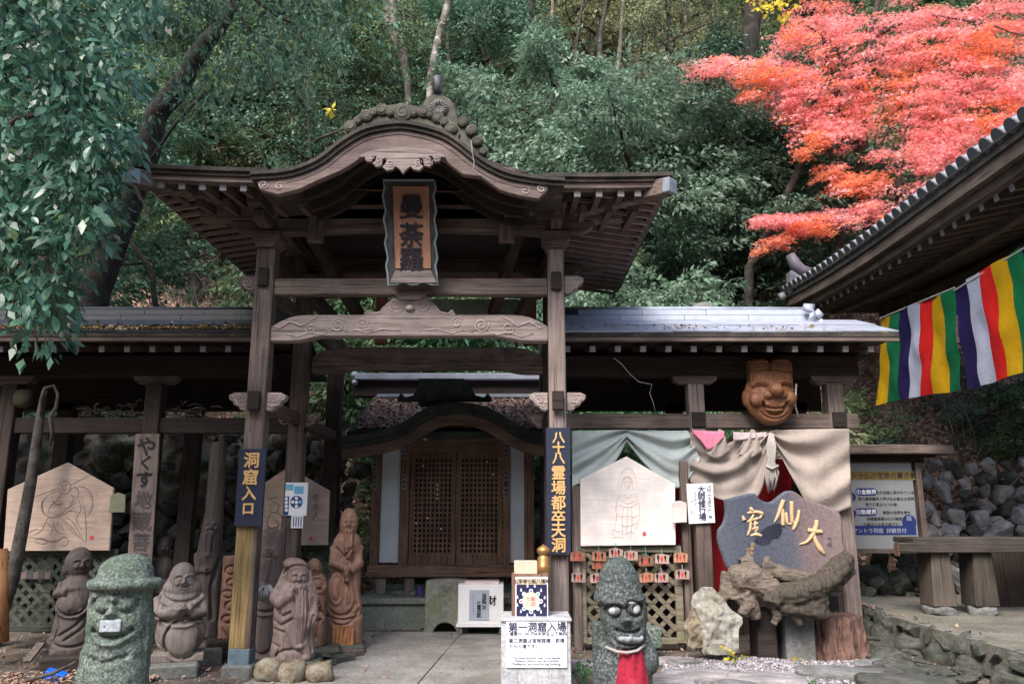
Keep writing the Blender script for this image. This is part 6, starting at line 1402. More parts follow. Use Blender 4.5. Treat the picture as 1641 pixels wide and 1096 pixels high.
rootw = wood('gnarled_root_wood', (.20, .16, .13), (.10, .078, .062), 'x', .85, stain=.5, stainc=(.08, .075, .055))
barkw = wood('dark_bark', (.095, .075, .06), (.04, .032, .027), 'z', .95, stain=.5, stainc=(.05, .055, .04))
def roots(name, label, tubes, mat, seed, vox=.016, rough=.016, grain=.010, cat='tree root'):
    c_ = at(*tubes[0][0][0][:2], tubes[0][0][0][2]); t = thing(name, label, cat, c_)
    P_ = [('t', [tuple(at(a, b_, y_) - c_) for a, b_, y_ in pp], rr_) for pp, rr_ in tubes]
    sculpt('wood', mat, t, P_, [], .013, 2, rough, seed, grain, 'x'); return t
roots('driftwood_root', 'pale smooth driftwood root with a cut end, lying left under the blue sign',
      [([(1172, 925, 9.1), (1200, 925, 9.05), (1235, 945, 9.0), (1262, 965, 9.0), (1275, 985, 9.0)], [.13, .17, .13, .10, .06]), ([(1180, 910, 9.1), (1175, 960, 9.1)], [.08, .10]), ([(1190, 950, 9.05), (1205, 975, 9.05), (1212, 992, 9.05)], [.12, .09, .06]),
       ([(1222, 905, 9.1), (1262, 922, 9.08), (1300, 930, 9.05)], [.07, .09, .08]), ([(1240, 960, 9.0), (1248, 985, 9.0), (1240, 1000, 9.0)], [.08, .06, .035]), ([(1255, 968, 9.0), (1278, 990, 8.98), (1285, 1002, 8.98)], [.07, .05, .03]), ([(1190, 905, 9.12), (1205, 893, 9.12)], [.08, .06]), ([(1232, 905, 9.1), (1228, 893, 9.12)], [.06, .045]), ([(1165, 915, 9.1), (1158, 960, 9.1), (1160, 975, 9.1)], [.06, .06, .03]), ([(1262, 962, 9.0), (1282, 970, 8.97), (1300, 990, 8.97)], [.05, .035, .018]), ([(1200, 965, 9.0), (1190, 985, 9.0)], [.08, .05])], rootw, 31)
roots('driftwood_root', 'dark mossy gnarled root curving up to the right under the blue sign',
      [([(1238, 955, 8.95), (1280, 950, 8.92), (1320, 935, 8.92), (1348, 905, 8.95), (1362, 893, 8.98)], [.11, .13, .125, .12, .08]), ([(1250, 972, 8.95), (1290, 975, 8.92), (1325, 985, 8.95)], [.07, .09, .07]), ([(1310, 950, 8.95), (1318, 985, 8.98)], [.1, .08]),
       ([(1345, 930, 8.95), (1366, 912, 8.98)], [.07, .045]), ([(1350, 905, 8.95), (1358, 888, 8.98)], [.08, .05]), ([(1330, 940, 8.93), (1352, 945, 8.93)], [.06, .02]), ([(1270, 960, 8.93), (1300, 968, 8.88), (1326, 975, 8.9)], [.06, .05, .02]), ([(1240, 950, 8.93), (1236, 968, 8.9)], [.1, .09])], barkw, 33)
stump = thing('tree_stump', 'low red-brown barked stump at the foot of the right pavilion post', 'stump', at(1340, 1035, 9.35))
c_ = at(1341, 1040, 9.4); P_ = [('t', [(0, .05, -.1), (0, .05, .05), (0, .05, .38)], [.33, .3, .29])]
for k in range(9): a = k * .7; P_.append(('t', [(.3 * math.cos(a), .05 + .28 * math.sin(a), -.08), (.26 * math.cos(a), .05 + .25 * math.sin(a), .36)], [.09, .06]))
stump.location = (c_.x, 9.4, c_.z - .02); sculpt('stump', wood('red_brown_bark', (.16, .095, .075), (.07, .04, .033), 'z', .95, stain=.4), stump, P_, [], .018, 1, .012, 35, .03)
for i, (a, b_, c2, d_, lab) in enumerate(((1206, 1240, 975, 1030, 'dark square timber block under the pale root'), (1250, 1300, 985, 1035, 'grey stone block under the roots beside the stump'))):
    q0, q1 = at(a, c2, 9.3), at(b_, d_, 9.3); tag(MB().bb(q0.x, q1.x, 9.15, 9.5, 0, q0.z).build('support_block', (wood_dark, stone_grey)[i], None, bevel=.015, base=((q0.x + q1.x) / 2, 9.3, 0)), lab, 'block')
# pale standing rock
def bigrock(name, label, outline, Y, th, mat, seed):
    pts = [at(a, b_, Y) for a, b_ in outline]; c_ = sum(pts, Vector()) / len(pts); t = thing(name, label, 'rock', (c_.x, Y, 0))
    bm = bmesh.new(); 
    f = [bm.verts.new((p.x - c_.x, -th * .25, p.z)) for p in pts]; b2_ = [bm.verts.new((p.x - c_.x, th, p.z)) for p in pts]
    mid = bm.verts.new((rnd.uniform(-.03, .03), -th * .8, c_.z * .95)); bk_ = bm.verts.new((0, th * 1.1, c_.z))
    n = len(f)
    for i in range(n): bm.faces.new((f[i], f[(i + 1) % n], mid)); bm.faces.new((b2_[(i + 1) % n], b2_[i], bk_)); bm.faces.new((f[(i + 1) % n], f[i], b2_[i], b2_[(i + 1) % n]))
    bmesh.ops.triangulate(bm, faces=bm.faces); bmesh.ops.subdivide_edges(bm, edges=bm.edges, cuts=7, use_grid_fill=True)
    for v in bm.verts:
        q = v.co * 5 + Vector((seed, 0, 0)); v.co += Vector((noise.noise(q), noise.noise(q + Vector((9, 0, 0))), noise.noise(q + Vector((0, 9, 0))))) * .05 + Vector((noise.noise(q * 3), noise.noise(q * 3 + Vector((5, 0, 0))), 0)) * .022
    bmesh.ops.recalc_face_normals(bm, faces=bm.faces)
    me = bpy.data.meshes.new('rock_body'); bm.to_mesh(me); bm.free(); me.materials.append(mat)
    o = bpy.data.objects.new('rock_body', me); COL.objects.link(o); o.parent = t; return t
bigrock('standing_rock', 'pale standing rock with an ochre left side, on the gravel by the handwritten notice', [(1126, 1044), (1122, 1000), (1112, 975), (1120, 958), (1132, 940), (1142, 942), (1160, 960), (1172, 978), (1186, 990), (1184, 1015), (1182, 1042), (1150, 1048)], 9.0, .14, speck('pale_rock', [(.26, .24, .19), (.38, .37, .32), (.46, .46, .43)], 2, 18, .9, .8, .04), 4)
bigrock('standing_rock', 'smaller ochre rock leaning against the left side of the pale standing rock', [(1099, 1030), (1103, 1000), (1110, 975), (1120, 968), (1128, 1000), (1130, 1034), (1112, 1037)], 9.05, .1, stone_warm, 8)
# ------------------------------------------------------------------ boxes and notices by the path
def zat(py, Y): return at(CX, py, Y).z
ped = thing('white_pedestal', 'white painted pedestal box with an entrance notice, in front of the right gate pillar', 'pedestal', (at(858, 1096, 7.6).x, 7.6, 0))
wx0, wx1 = at(803, 1050, 7.6).x, at(915, 1050, 7.6).x; zt2 = zat(990, 7.6)
wp = speck('scuffed_white_paint', [(.36, .37, .40), (.52, .53, .56), (.60, .61, .64)], 2.5, 30, .6, .2, .004)
MB().bb(wx0, wx1, 7.6, 8.1, .03, zt2 - .03).build('cabinet', wp, ped, bevel=.006)
MB().bb(wx0 - .012, wx1 + .012, 7.58, 8.12, zt2 - .03, zt2).build('top_board', wp, ped, bevel=.006)
for (x0, x1) in ((wx0 + .13, wx0 + .142), (wx0 + .44, wx0 + .452)): MB().bb(x0, x1, 7.592, 7.6, .03, zat(1073, 7.6)).build('door_edge', wp, ped)
n_ = thing('entrance_notice', 'white notice with rows of dark lettering about entering the first cave, on the pedestal front', 'notice', at(858, 1030, 7.58))
MB().bb(at(811, 1000, 7.585).x, at(908, 1000, 7.585).x, 7.583, 7.588, zat(1069, 7.585), zat(996, 7.585)).build('sheet', paper, n_)
letter('第一洞窟入場', at(861, 1004, 7.581), .088, inkblue, n_, .002, .0005, .008)
letter('入場寄付 100 円※中学生以下無料', at(859, 1015, 7.581), .038, inkblue, n_, .0005, .0004)
letter('第二洞窟は宝物館横／前横', at(860, 1026, 7.581), .042, inkblue, n_, .0006, .0004, .004)
letter('から入場です。', at(838, 1035, 7.581), .04, inkblue, n_, .0004, .0004)
pale_ink = flat('faded_print', (.62, .66, .76), .9)
letter('第二洞窟への入場は宝物館の受付にて', at(860, 1042, 7.581), .03, pale_ink, n_, .0, .0004)
for i, l_ in enumerate(('We have another new Cave beside', 'Museum where you can practice', 'Meditation and pray for big budding.')): letter(l_, at(860, 1053.5 + i * 5.2, 7.581), .030, inkblue, n_, .0003, .0004)
pb = thing('poster_box', 'dark wooden box with a navy medallion poster, standing on the white pedestal', 'box', (at(850, 990, 7.75).x, 7.75, zt2))
bx0, bx1 = at(820, 950, 7.75).x, at(880, 950, 7.75).x; zb1 = zat(920, 7.75)
MB().bb(bx0, bx1, 7.75, 8.0, zt2 + .001, zb1).build('case', wood_brown, pb, bevel=.004)
MB().bb(at(826, 950, 7.74).x, at(878, 950, 7.74).x, 7.738, 7.748, zat(988, 7.74), zat(924, 7.74)).build('poster_border', paper, pb)
MB().bb(at(827.5, 950, 7.737).x, at(876.5, 950, 7.737).x, 7.734, 7.7375, zat(987, 7.737), zat(936.5, 7.737)).build('poster_ground', flat('navy_poster', (.02, .02, .06), .5), pb)
MB().bb(at(828.5, 930, 7.737).x, at(875.5, 930, 7.737).x, 7.7335, 7.737, zat(936, 7.737), zat(926, 7.737)).build('title_band', flat('cream_band', (.5, .42, .3), .7), pb)
letter('石手寺七転八福神', at(852, 931, 7.732), .042, ink, pb, .0004, .0004, .01)
c_ = at(851, 963, 7.731); MB().disc((c_.x, c_.y, c_.z), .082, 7.7335, 28).build('medallion', flat('cream_print', (.62, .60, .45), .7), pb)
cols = [flat('print_red', (.6, .1, .15), .7), flat('print_green', (.1, .4, .3), .7), flat('print_violet', (.15, .1, .4), .7), flat('print_sky', (.35, .5, .65), .7)]
for k in range(8):
    a = k * math.pi / 4; q = (c_.x + .092 * math.cos(a), 7.7295, c_.z + .092 * math.sin(a)); d_ = MB().disc(q, .019, 7.7315, 12).build('medallion_lobe', paper, pb); MB().disc((q[0], 7.728, q[2]), .011, 7.7295, 10).build('lobe_print', cols[k % 4], d_)
letter('七転\n八起', (c_.x, 7.7305, c_.z), .045, cols[0], pb, .0003, .0004)
for k in range(12):
    a = k * math.pi / 6 + .25; q = (c_.x + .125 * math.cos(a) * 1.05, 7.732, c_.z + .125 * math.sin(a) * (1.15 if math.sin(a) > 0 else 1.0)); s_ = MB()
    s_.prism([(q[0] - .009, q[2] - .016), (q[0] + .009, q[2] - .016), (q[0] + .007, q[2] + .003), (q[0] + .003, q[2] + .014), (q[0] - .003, q[2] + .014), (q[0] - .007, q[2] + .003)], 7.7325, 7.734)
    s_.build('printed_figure', flat('print_pale', (.5, .55, .7), .7) if k == 0 else bpy.data.materials['print_pale'], pb)
cb = MB().bb(at(824, 906, 7.78).x, at(861, 906, 7.78).x, 7.78, 7.95, zb1 + .001, zat(899, 7.78)).build('small_box', flat('cream_card', (.56, .47, .36), .7), None, bevel=.004, base=(at(842, 906, 7.78).x, 7.85, zb1))
tag(cb, 'small cream box lying on top of the poster box', 'box')
gd = thing('bronze_finial', 'golden bronze onion-shaped finial standing behind the poster box against the pillar', 'finial', (at(871, 915, 8.15).x, 8.15, zt2))
MB().lathe((gd.location.x, 8.15, zat(915, 8.15)), [(.06, -.24), (.062, 0), (.066, .01), (.066, .06), (.058, .07), (.06, .12), (.05, .14), (.038, .15), (.045, .16), (.065, .185), (.062, .215), (.035, .238), (.012, .25), (.001, .262)], 24).build('finial', flat('golden_bronze', (.42, .23, .08), .35, .5, .25, 10, .6), gd, smooth=True)
ob = thing('offertory_box', 'white wheeled offertory box with a grey paper sign, in front of the small shrine', 'box', (at(770, 1020, 10.9).x, 10.9, 0))
ox0, ox1 = at(734, 960, 10.9).x, at(807, 960, 10.9).x; oz0, oz1 = zat(1000, 10.9), zat(936, 10.9)
MB().bb(ox0, ox1, 10.9, 11.3, oz0, oz1).build('cabinet', white, ob, bevel=.008)
MB().bb(ox0 - .02, ox1 + .02, 10.88, 11.3, oz0 - .03, oz0).build('bottom_rail', white, ob); MB().bb(ox0 + .08, ox1 - .06, 10.95, 11.25, oz1, oz1 + .03).build('lid', flat('pinkish_lid', (.72, .6, .62), .6), ob, bevel=.006)
for x in (ox0 + .04, ox1 - .04):
    l_ = MB().bb(x - .012, x + .012, 10.93, 10.96, .07, oz0 - .03).build('leg', roofmetal, ob); MB().tube([(x - .015, 10.945, .045), (x + .015, 10.945, .045)], .04, 12).build('caster', tiledark, l_)
    l_ = MB().bb(x - .012, x + .012, 11.25, 11.28, .07, oz0 - .03).build('leg', roofmetal, ob); MB().tube([(x - .015, 11.265, .045), (x + .015, 11.265, .045)], .04, 12).build('caster', tiledark, l_)
MB().bb(at(752, 960, 10.9).x, at(784, 960, 10.9).x, 10.89, 10.898, zat(993, 10.9), zat(945, 10.9)).build('paper_sign', flat('grey_paper', (.38, .42, .50), .8, .2, .04), ob)
for i, ch in enumerate('祖師門天'): letter(ch, at(776, 954 + i * 6.6, 10.886), .062, ink, ob, .0008, .0005, .01)
for i, ch in enumerate('仕事成就'): letter(ch, at(767.5, 966 + i * 6.6, 10.886), .062, ink, ob, .0008, .0005, .01)
for i in range(11): letter('・', at(758.5, 952 + i * 3.2, 10.886), .05, inkblue, ob, 0, .0005)
letter('財', at(788, 962, 10.893), .13, ink, ob, .003, .0005, .01)
# stone block with an arched opening before the shrine
sb = thing('arched_stone_block', 'green-stained concrete block with a small arched opening, before the shrine plinth', 'stone block', (at(716, 1010, 11.2).x, 11.2, 0))
bx0, bx1 = at(681, 970, 11.2).x, at(748, 970, 11.2).x; bz = zat(929, 11.2); cx_ = at(714, 970, 11.2).x
arch = [(bx0, -.02), (cx_ - .16, -.02)] + [(cx_ - .16 * math.cos(a), .0 + .15 * math.sin(a)) for a in np.linspace(0.05, math.pi - .05, 10)] + [(cx_ + .16, -.02), (bx1 + .03, -.02), (bx1 + .0, bz), (bx0 + .3, bz + .015), (bx0 + .01, bz - .01)]
fixn(MB().prism(arch, 11.15, 11.44).build('block', speck('algae_concrete', [(.16, .16, .14), (.26, .26, .235), (.32, .32, .3)], 2.5, 30, moss=(.13, .17, .05), mossamt=.8, mscale=2.2), sb, bevel=.012))
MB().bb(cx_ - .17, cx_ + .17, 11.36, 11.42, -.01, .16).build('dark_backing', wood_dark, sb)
can = MB().lathe((at(673, 955, 11.7).x, 11.7, PZ), [(.03, 0), (.032, .01), (.032, .13), (.028, .14)], 14).build('can', flat('violet_can', (.10, .04, .3), .4), None, base=(at(673, 955, 11.7).x, 11.7, PZ)); tag(can, 'small violet can on the plinth beside the shrine leg', 'can')
for px, lab in ((638, 'small pale stone on the plinth between the shrine legs'), (664, 'thin grey stone lying on the plinth near the violet can')):
    q = at(px, 952, 11.8); tag(piece('plinth_stone', ROCKS[px % 5], None, (q.x, 11.8, PZ + .03), (0, 0, px), (.11, .08, .05)), lab, 'stone')
# blue plastic scrap, planks, branches on the left
q = at(90, 1072, 8.1); bo = MB().box((q.x, 8.1, .06), (.18, .1, .1), (.2, .3, .2)).build('plastic_box', flat('bright_blue_plastic', (.01, .12, .62), .4), None, bevel=.006, base=q); tag(bo, 'bright blue plastic box on the leaves beside the green guardian', 'box')
tag(MB().tube([at(40, 1090, 7.9), at(85, 1078, 7.95), at(122, 1060, 8.0)], [.02, .018, .012], 7).build('fallen_branch', vm, None, smooth=True, base=at(85, 1078, 7.95)), 'thin fallen branch across the blue plastic box', 'branch')
tag(MB().bar(at(42, 1060, 8.6), at(66, 1030, 8.8), .09, .02).build('loose_plank', wood_z, None, base=at(50, 1050, 8.7)), 'loose grey plank leaning by the left lattice', 'plank')
pst = MB().tube([at(-4, 880, 8.9), at(-4, 1030, 8.9)], [.1, .11], 12).build('carved_stub', orangew, None, smooth=True, base=at(-4, 1030, 8.9)); tag(pst, 'edge of an orange-brown carved log at the very left', 'carved log')
# timber planks left of the path, in front of the red figures
for i, (a, b_, c2, d_) in enumerate(((520, 1040, 575, 1026), (505, 1052, 560, 1035), (470, 1052, 530, 1040))):
    p0, p1 = at(a, b_, 9.1 - .3 * i), at(c2, d_, 9.5 - .3 * i); p0.z = p1.z = .06
    tag(MB().bar(p0, p1, .22, .07).build('timber_step', (wood_z, stone_dark, stone_dark)[i], None, bevel=.012, base=p0), ('grey timber step beside the path at the foot of the tall sage', 'dark stone slab beside the path, the middle one of three', 'dark stone slab nearest the long-bearded figure')[i], 'step')
# bench / counter on the terrace
bn = thing('plank_bench', 'thick plank bench on heavy legs standing on the raised terrace at the right edge', 'bench', (6.8, 10.6, TZ))
def pb3(px, py, Y): return at(px, py, Y)
bw = wood('bench_wood', (.07, .058, .05), (.04, .033, .028), 'x', stain=.4)
a_ = at(1432, 868, 10.3); zb_ = zat(870, 10.3)
MB().bb(a_.x + .2, 9.6, 10.2, 10.75, zb_ - .0, zb_ + .07).build('top_plank', bw, bn, bevel=.01)
MB().bb(a_.x + .0, 9.6, 10.16, 10.3, zb_ - .11, zb_ + .01).build('apron', bw, bn, bevel=.01); MB().bb(a_.x - .01, a_.x + .0, 10.17, 10.29, zb_ - .15, zb_ - .01).build('end_grain', wood_brown_x, bn)
zl = TZ
for px in (1505, 1572): 
    x = at(px, 960, 10.4).x; p_ = MB().prism([(x - .15, zl + .1), (x + .15, zl + .1), (x + .115, zb_ - .11), (x - .115, zb_ - .11)], 10.25, 10.6).build('leg', wood('bench_leg_wood', (.09, .075, .062), (.05, .042, .036), 'z', stain=.4) if px == 1505 else bpy.data.materials['bench_leg_wood'], bn, bevel=.012); fixn(p_)
    piece('base_stone', ROCKS[1], p_, (x, 10.4, zl + .04), (0, 0, px), (.21, .2, .09))
MB().bb(9.2, 9.5, 10.25, 10.6, zl, zb_ - .16).build('leg', wood_dark_z, bn)
x = at(1625, 920, 10.9).x; MB().bb(x - .08, x + .5, 11.2, 11.35, zl, zb_).build('rear_leg', wood_dark_z, bn)
# small green crate behind the second guardian, stones along the lattice foot
cr_ = MB().bb(at(1034, 1010, 9.4).x, at(1058, 1010, 9.4).x, 9.3, 9.5, .12, zat(1003, 9.4)).build('stone_block', lava, None, bevel=.012, base=at(1046, 1040, 9.4)); tag(cr_, 'small greenish stone block at the foot of the lattice, right of the grey guardian', 'stone block')
for i, (px, py, Y_, s, m_, lab) in enumerate(((945, 1060, 8.8, .2, stone_pale, 'pale flat slab left of the grey guardian'), (1072, 1042, 9.0, .17, stone_pale, 'white stone at the foot of the lattice by the standing rock'), (1095, 1048, 8.9, .16, stone_grey, 'grey stone left of the ochre rock foot'),
        (1120, 1076, 8.1, .3, stone_pale, 'long pale flat kerb stone at the front edge of the gravel'), (1230, 1088, 7.9, .3, stone_pale, 'pale slab at the front edge of the gravel bed'), (1345, 1078, 8.2, .33, stone_grey, 'broad mossy slab at the right end of the gravel'), (1180, 1090, 7.8, .18, stone_grey, 'rounded stone between two pale kerb slabs'),
        (1420, 1070, 8.3, .3, stone_dark, 'dark flat stone between gravel and terrace'), (1400, 1052, 8.8, .2, stone_grey, 'greenish stone right of the stump'), (1060, 1085, 7.9, .24, stone_pale, 'pale slab beside the hand of the grey guardian'), (1450, 1088, 7.8, .35, stone_dark, 'large dark stone at the lower right, before the border stones'))):
    q = at(px, py, Y_); t_ = piece('flat_stone', ROCKS[i % 5], None, (q.x, Y_, .04), (0, 0, .3 * math.sin(i)), (s * 1.5, s * .8, s * .3), m_); tag(t_, lab, 'stone')
# ------------------------------------------------------------------ gravel, leaf litter
def pebbles(name, pts, r0, r1, mat, seedv=1):
    """thousands of little stones as one heap"""
    base = [(1, 0, 0), (-1, 0, 0), (0, 1, 0), (0, -1, 0), (0, 0, 1), (0, 0, -1)]; F0 = [(0, 2, 4), (2, 1, 4), (1, 3, 4), (3, 0, 4), (2, 0, 5), (1, 2, 5), (3, 1, 5), (0, 3, 5)]
    n = len(pts); B = np.array(base, dtype=np.float32); P_ = np.array(pts, dtype=np.float32)
    s = nr.uniform(r0, r1, (n, 1, 1)) * nr.uniform(.6, 1.3, (n, 1, 3)); a = nr.uniform(0, 6.28, n); c, s_ = np.cos(a), np.sin(a)
    V = B[None] * s; V = V + nr.uniform(-.25, .25, V.shape) * s
    x = V[:, :, 0] * c[:, None] - V[:, :, 1] * s_[:, None]; y = V[:, :, 0] * s_[:, None] + V[:, :, 1] * c[:, None]
    V = np.stack([x, y, V[:, :, 2] * .7], 2) + P_[:, None, :]
    Fq = (np.array(F0)[None] + 6 * np.arange(n)[:, None, None]).reshape(-1, 3)
    return npmesh(name, V.reshape(-1, 3), Fq, mat, n=3, base=Vector(pts[0]))
def island_mat(name, cols, rough=.8, spec=.3):
    m, nt, bs = newmat(name, rough, spec); g = nt.nodes.new('ShaderNodeNewGeometry'); r = ramp(nt, [(i / (len(cols) - 1), c) for i, c in enumerate(cols)])
    nt.links.new(g.outputs['Random Per Island'], r.inputs[0]); nt.links.new(r.outputs[0], bs.inputs['Base Color']); return m
pts = []
while len(pts) < 15000:
    x = rnd.uniform(1.25, 4.3); y = rnd.uniform(7.9, 9.6)
    e = .25 * noise.noise(Vector((x * 1.5, y * 1.5, 0)))
    if x < 1.5 + (9.6 - y) * .1 + e or y > 9.2 - .12 * (x - 2.5) + e or x > 4.05 - (9.3 - y) * .5 + e: continue
    pts.append((x, y, .02 + rnd.random() * .025))
tag(pebbles('gravel', pts, .011, .026, island_mat('white_and_lilac_gravel', [(.07, .07, .085), (.14, .13, .15), (.22, .17, .165), (.28, .26, .29), (.38, .36, .39), (.20, .18, .2), (.6, .6, .63)])), 'white and lilac gravel bed in front of the driftwood sign', 'gravel', kind='stuff')
pts = [(rnd.uniform(-6.5, 6), rnd.uniform(5.5, 12), .015) for _ in range(9000)]
pts = [p for p in pts if not (-3.1 < p[0] < 1.2 and -2.9 + .22 * (p[1] - 5) < p[0] < .75)]
tag(pebbles('loose_grit', pts, .006, .02, island_mat('grit', [(.10, .09, .08), (.2, .18, .16), (.3, .28, .26), (.38, .36, .34)])), 'grit and small stones scattered on the earth', 'grit', kind='stuff')

def scatter_leaves(name, P_, size, mat, up=None, flat_=.35, aspect=.55):
    """flat lying leaves: P_ = list of points, up = list of normals"""
    n = len(P_); P_ = np.array(P_, dtype=np.float32); U = np.array(up if up is not None else [(0, 0, 1)] * n, dtype=np.float32)
    U = U + nr.normal(0, flat_, (n, 3)); U /= np.linalg.norm(U, axis=1)[:, None]
    D = nr.normal(0, 1, (n, 3)); D -= (D * U).sum(1)[:, None] * U; D /= np.linalg.norm(D, axis=1)[:, None]; S = np.cross(U, D)
    L = nr.uniform(size * .6, size * 1.35, n)[:, None]; W = L * aspect * .5
    V = np.stack([P_ - D * L * .5, P_ + S * W - U * L * .05, P_ + D * L * .5 + U * L * nr.uniform(-.1, .25, n)[:, None], P_ - S * W - U * L * .05], 1)
    return npmesh(name, V.reshape(-1, 3), np.arange(4 * n).reshape(-1, 4), mat, base=Vector(P_[0]))
litter = island_mat('dry_brown_leaves', [(.07, .045, .035), (.16, .095, .07), (.27, .165, .12), (.36, .23, .175), (.46, .32, .25), (.28, .17, .125)], .75)
def nrm(x, y):
    e = .15; return Vector((hz(x - e, y) - hz(x + e, y), hz(x, y - e) - hz(x, y + e), 2 * e)).normalized()
# litter on the slope, denser where the photograph shows bare leafy ground
P_, U_ = [], []
def slope_litter(x0, x1, y0, y1, n):
    for _ in range(n):
        x, y = rnd.uniform(x0, x1), rnd.uniform(y0, y1); z = hz(x, y)
        if z < .1: continue
        P_.append((x, y, z + .02)); U_.append(tuple(nrm(x, y)))
slope_litter(2.6, 12, 13.2, 20, 40000); slope_litter(-3.2, 3.6, 13.6, 17, 15000); slope_litter(-13, -1.5, 13, 26, 44000); slope_litter(-3, 12, 17, 26, 16000)
tag(scatter_leaves('leaf_litter', P_, .11, litter, U_), 'brown fallen leaves covering the slope', 'leaf litter', kind='stuff')
P_ = []
for _ in range(2600):
    x, y = rnd.uniform(-6, 5), rnd.uniform(5, 12)
    inpath = (-3.0 + .22 * (y - 4)) < x < .6
    if inpath and rnd.random() < .88: continue
    if 1.3 < x < 4 and rnd.random() < .7: continue
    P_.append((x, y, .045 if not (x > 4.7) else TZ + .02))
for _ in range(2600): P_.append((rnd.uniform(-5.2, -3.4), rnd.uniform(7.0, 8.3), .03 + rnd.random() * .04))
tag(scatter_leaves('fallen_leaves', P_, .055, litter), 'small fallen leaves on the courtyard ground', 'leaf litter', kind='stuff')
P_, U_ = [], []
for _ in range(9000):     # on the small shrine's roof
    x = rnd.uniform(at(570, 680, 11.3).x, .7); t_ = rnd.random() ** .8; P_.append((x, 11.35 + 1.65 * t_, rz0 + (rz1 - rz0) * (.03 + .97 * t_ * .98) + .03)); U_.append((0, -.35, .9))
tag(scatter_leaves('roof_leaves', P_, .085, litter, U_), 'brown leaves heaped on the roof of the small shrine', 'leaf litter', kind='stuff')
P_ = []
for _ in range(1500):     # on the left wing roof, along its foot
    x = rnd.uniform(-6.8, XL - .15); P_.append((x, WEY + .05 + abs(rnd.gauss(0, .22)), 0))
P_ = [(x, y, zE + (zR - zE) * (y - WEY) / (WRY - WEY) + .025) for x, y, z in P_]
tag(scatter_leaves('roof_leaves', P_, .06, island_mat('roof_leaf_mix', [(.12, .07, .05), (.3, .18, .1), (.45, .33, .12), (.5, .4, .3)])), 'dry leaves gathered along the left pavilion roof', 'leaf litter', kind='stuff')
P_ = []
for _ in range(120): P_.append((rnd.uniform(rx0, rx1 - .8), WEY + rnd.random() * .5, 0))
P_ = [(x, y, zE + (zR - zE) * (y - WEY) / (WRY - WEY) + .03) for x, y, z in P_]
for _ in range(110): x = rnd.uniform(EX0, EX1); P_.append((x, EY0 + .1 + .4 * rnd.random(), roofpt(x, EY0 + .2, True) + .03)) if abs(x - XC) > 1.3 else None
tag(scatter_leaves('roof_leaves', P_, .055, bpy.data.materials['roof_leaf_mix']), 'scattered dry leaves on the right roof and the gate eaves', 'leaf litter', kind='stuff')

# ------------------------------------------------------------------ trees
def sprays(P_, D_, n_leaf, L_twig, leaf, aspect=.42, droop=.25, spread=.5, flatn=.35, trip=False, rs=None):
    """leaves set alternately along twigs; returns vertices of 4-point leaf faces"""
    rs = rs or nr; n = len(P_); P_ = np.repeat(np.array(P_, dtype=np.float32), n_leaf, 0); D_ = np.array(D_, dtype=np.float32); D_ /= np.linalg.norm(D_, axis=1)[:, None] + 1e-6
    up = np.array([0, 0, 1.0]); up_ = up + rs.normal(0, flatn, (n, 3)); S = np.cross(D_, up_); S /= np.linalg.norm(S, axis=1)[:, None] + 1e-6; N = np.cross(S, D_)
    D_ = np.repeat(D_, n_leaf, 0); S = np.repeat(S, n_leaf, 0); N = np.repeat(N, n_leaf, 0); m = n * n_leaf
    t = rs.rand(m)[:, None]; side = rs.uniform(-1, 1, m)[:, None]
    c = P_ + D_ * (t * L_twig) + S * side * spread * L_twig * (1 - .55 * t) - up * (t * t * L_twig * droop) + rs.normal(0, .05 * L_twig, (m, 3)) - up * (abs(side) * L_twig * .12)
    d = D_ * (.35 + .4 * t) + S * side * .9 - up * (.15 + droop) + rs.normal(0, .35, (m, 3)); d /= np.linalg.norm(d, axis=1)[:, None]
    nn = N + rs.normal(0, .45, (m, 3)); w = np.cross(d, nn); w /= np.linalg.norm(w, axis=1)[:, None] + 1e-6; nn = np.cross(w, d)
    L = rs.uniform(.65, 1.25, m)[:, None] * leaf; W = L * aspect * .5
    if not trip: return np.stack([c, c + d * L * .45 + w * W, c + d * L - nn * L * .12, c + d * L * .45 - w * W], 1).reshape(-1, 3)
    out = []
    for a in (-.85, 0, .85):
        e = d * math.cos(a) + w * math.sin(a); f = np.cross(e, nn); Lk = L * (1 if a == 0 else .8)
        out.append(np.stack([c, c + e * Lk * .45 + f * W * .6, c + e * Lk - nn * L * .1, c + e * Lk * .45 - f * W * .6], 1))
    return np.stack(out, 1).reshape(-1, 3)
def limb_path(p0, p1, bend, k=7, r=None):
    r = r or rnd; p0, p1 = Vector(p0), Vector(p1); out = []; o_ = Vector((r.uniform(-1, 1), r.uniform(-1, 1), r.uniform(-.3, 1))) * bend
    for i in range(k): t = i / (k - 1); out.append(p0.lerp(p1, t) + o_ * math.sin(math.pi * t) + Vector((r.uniform(-1, 1), r.uniform(-1, 1), r.uniform(-1, 1))) * bend * .18 * (0 < i < k - 1))
    return out
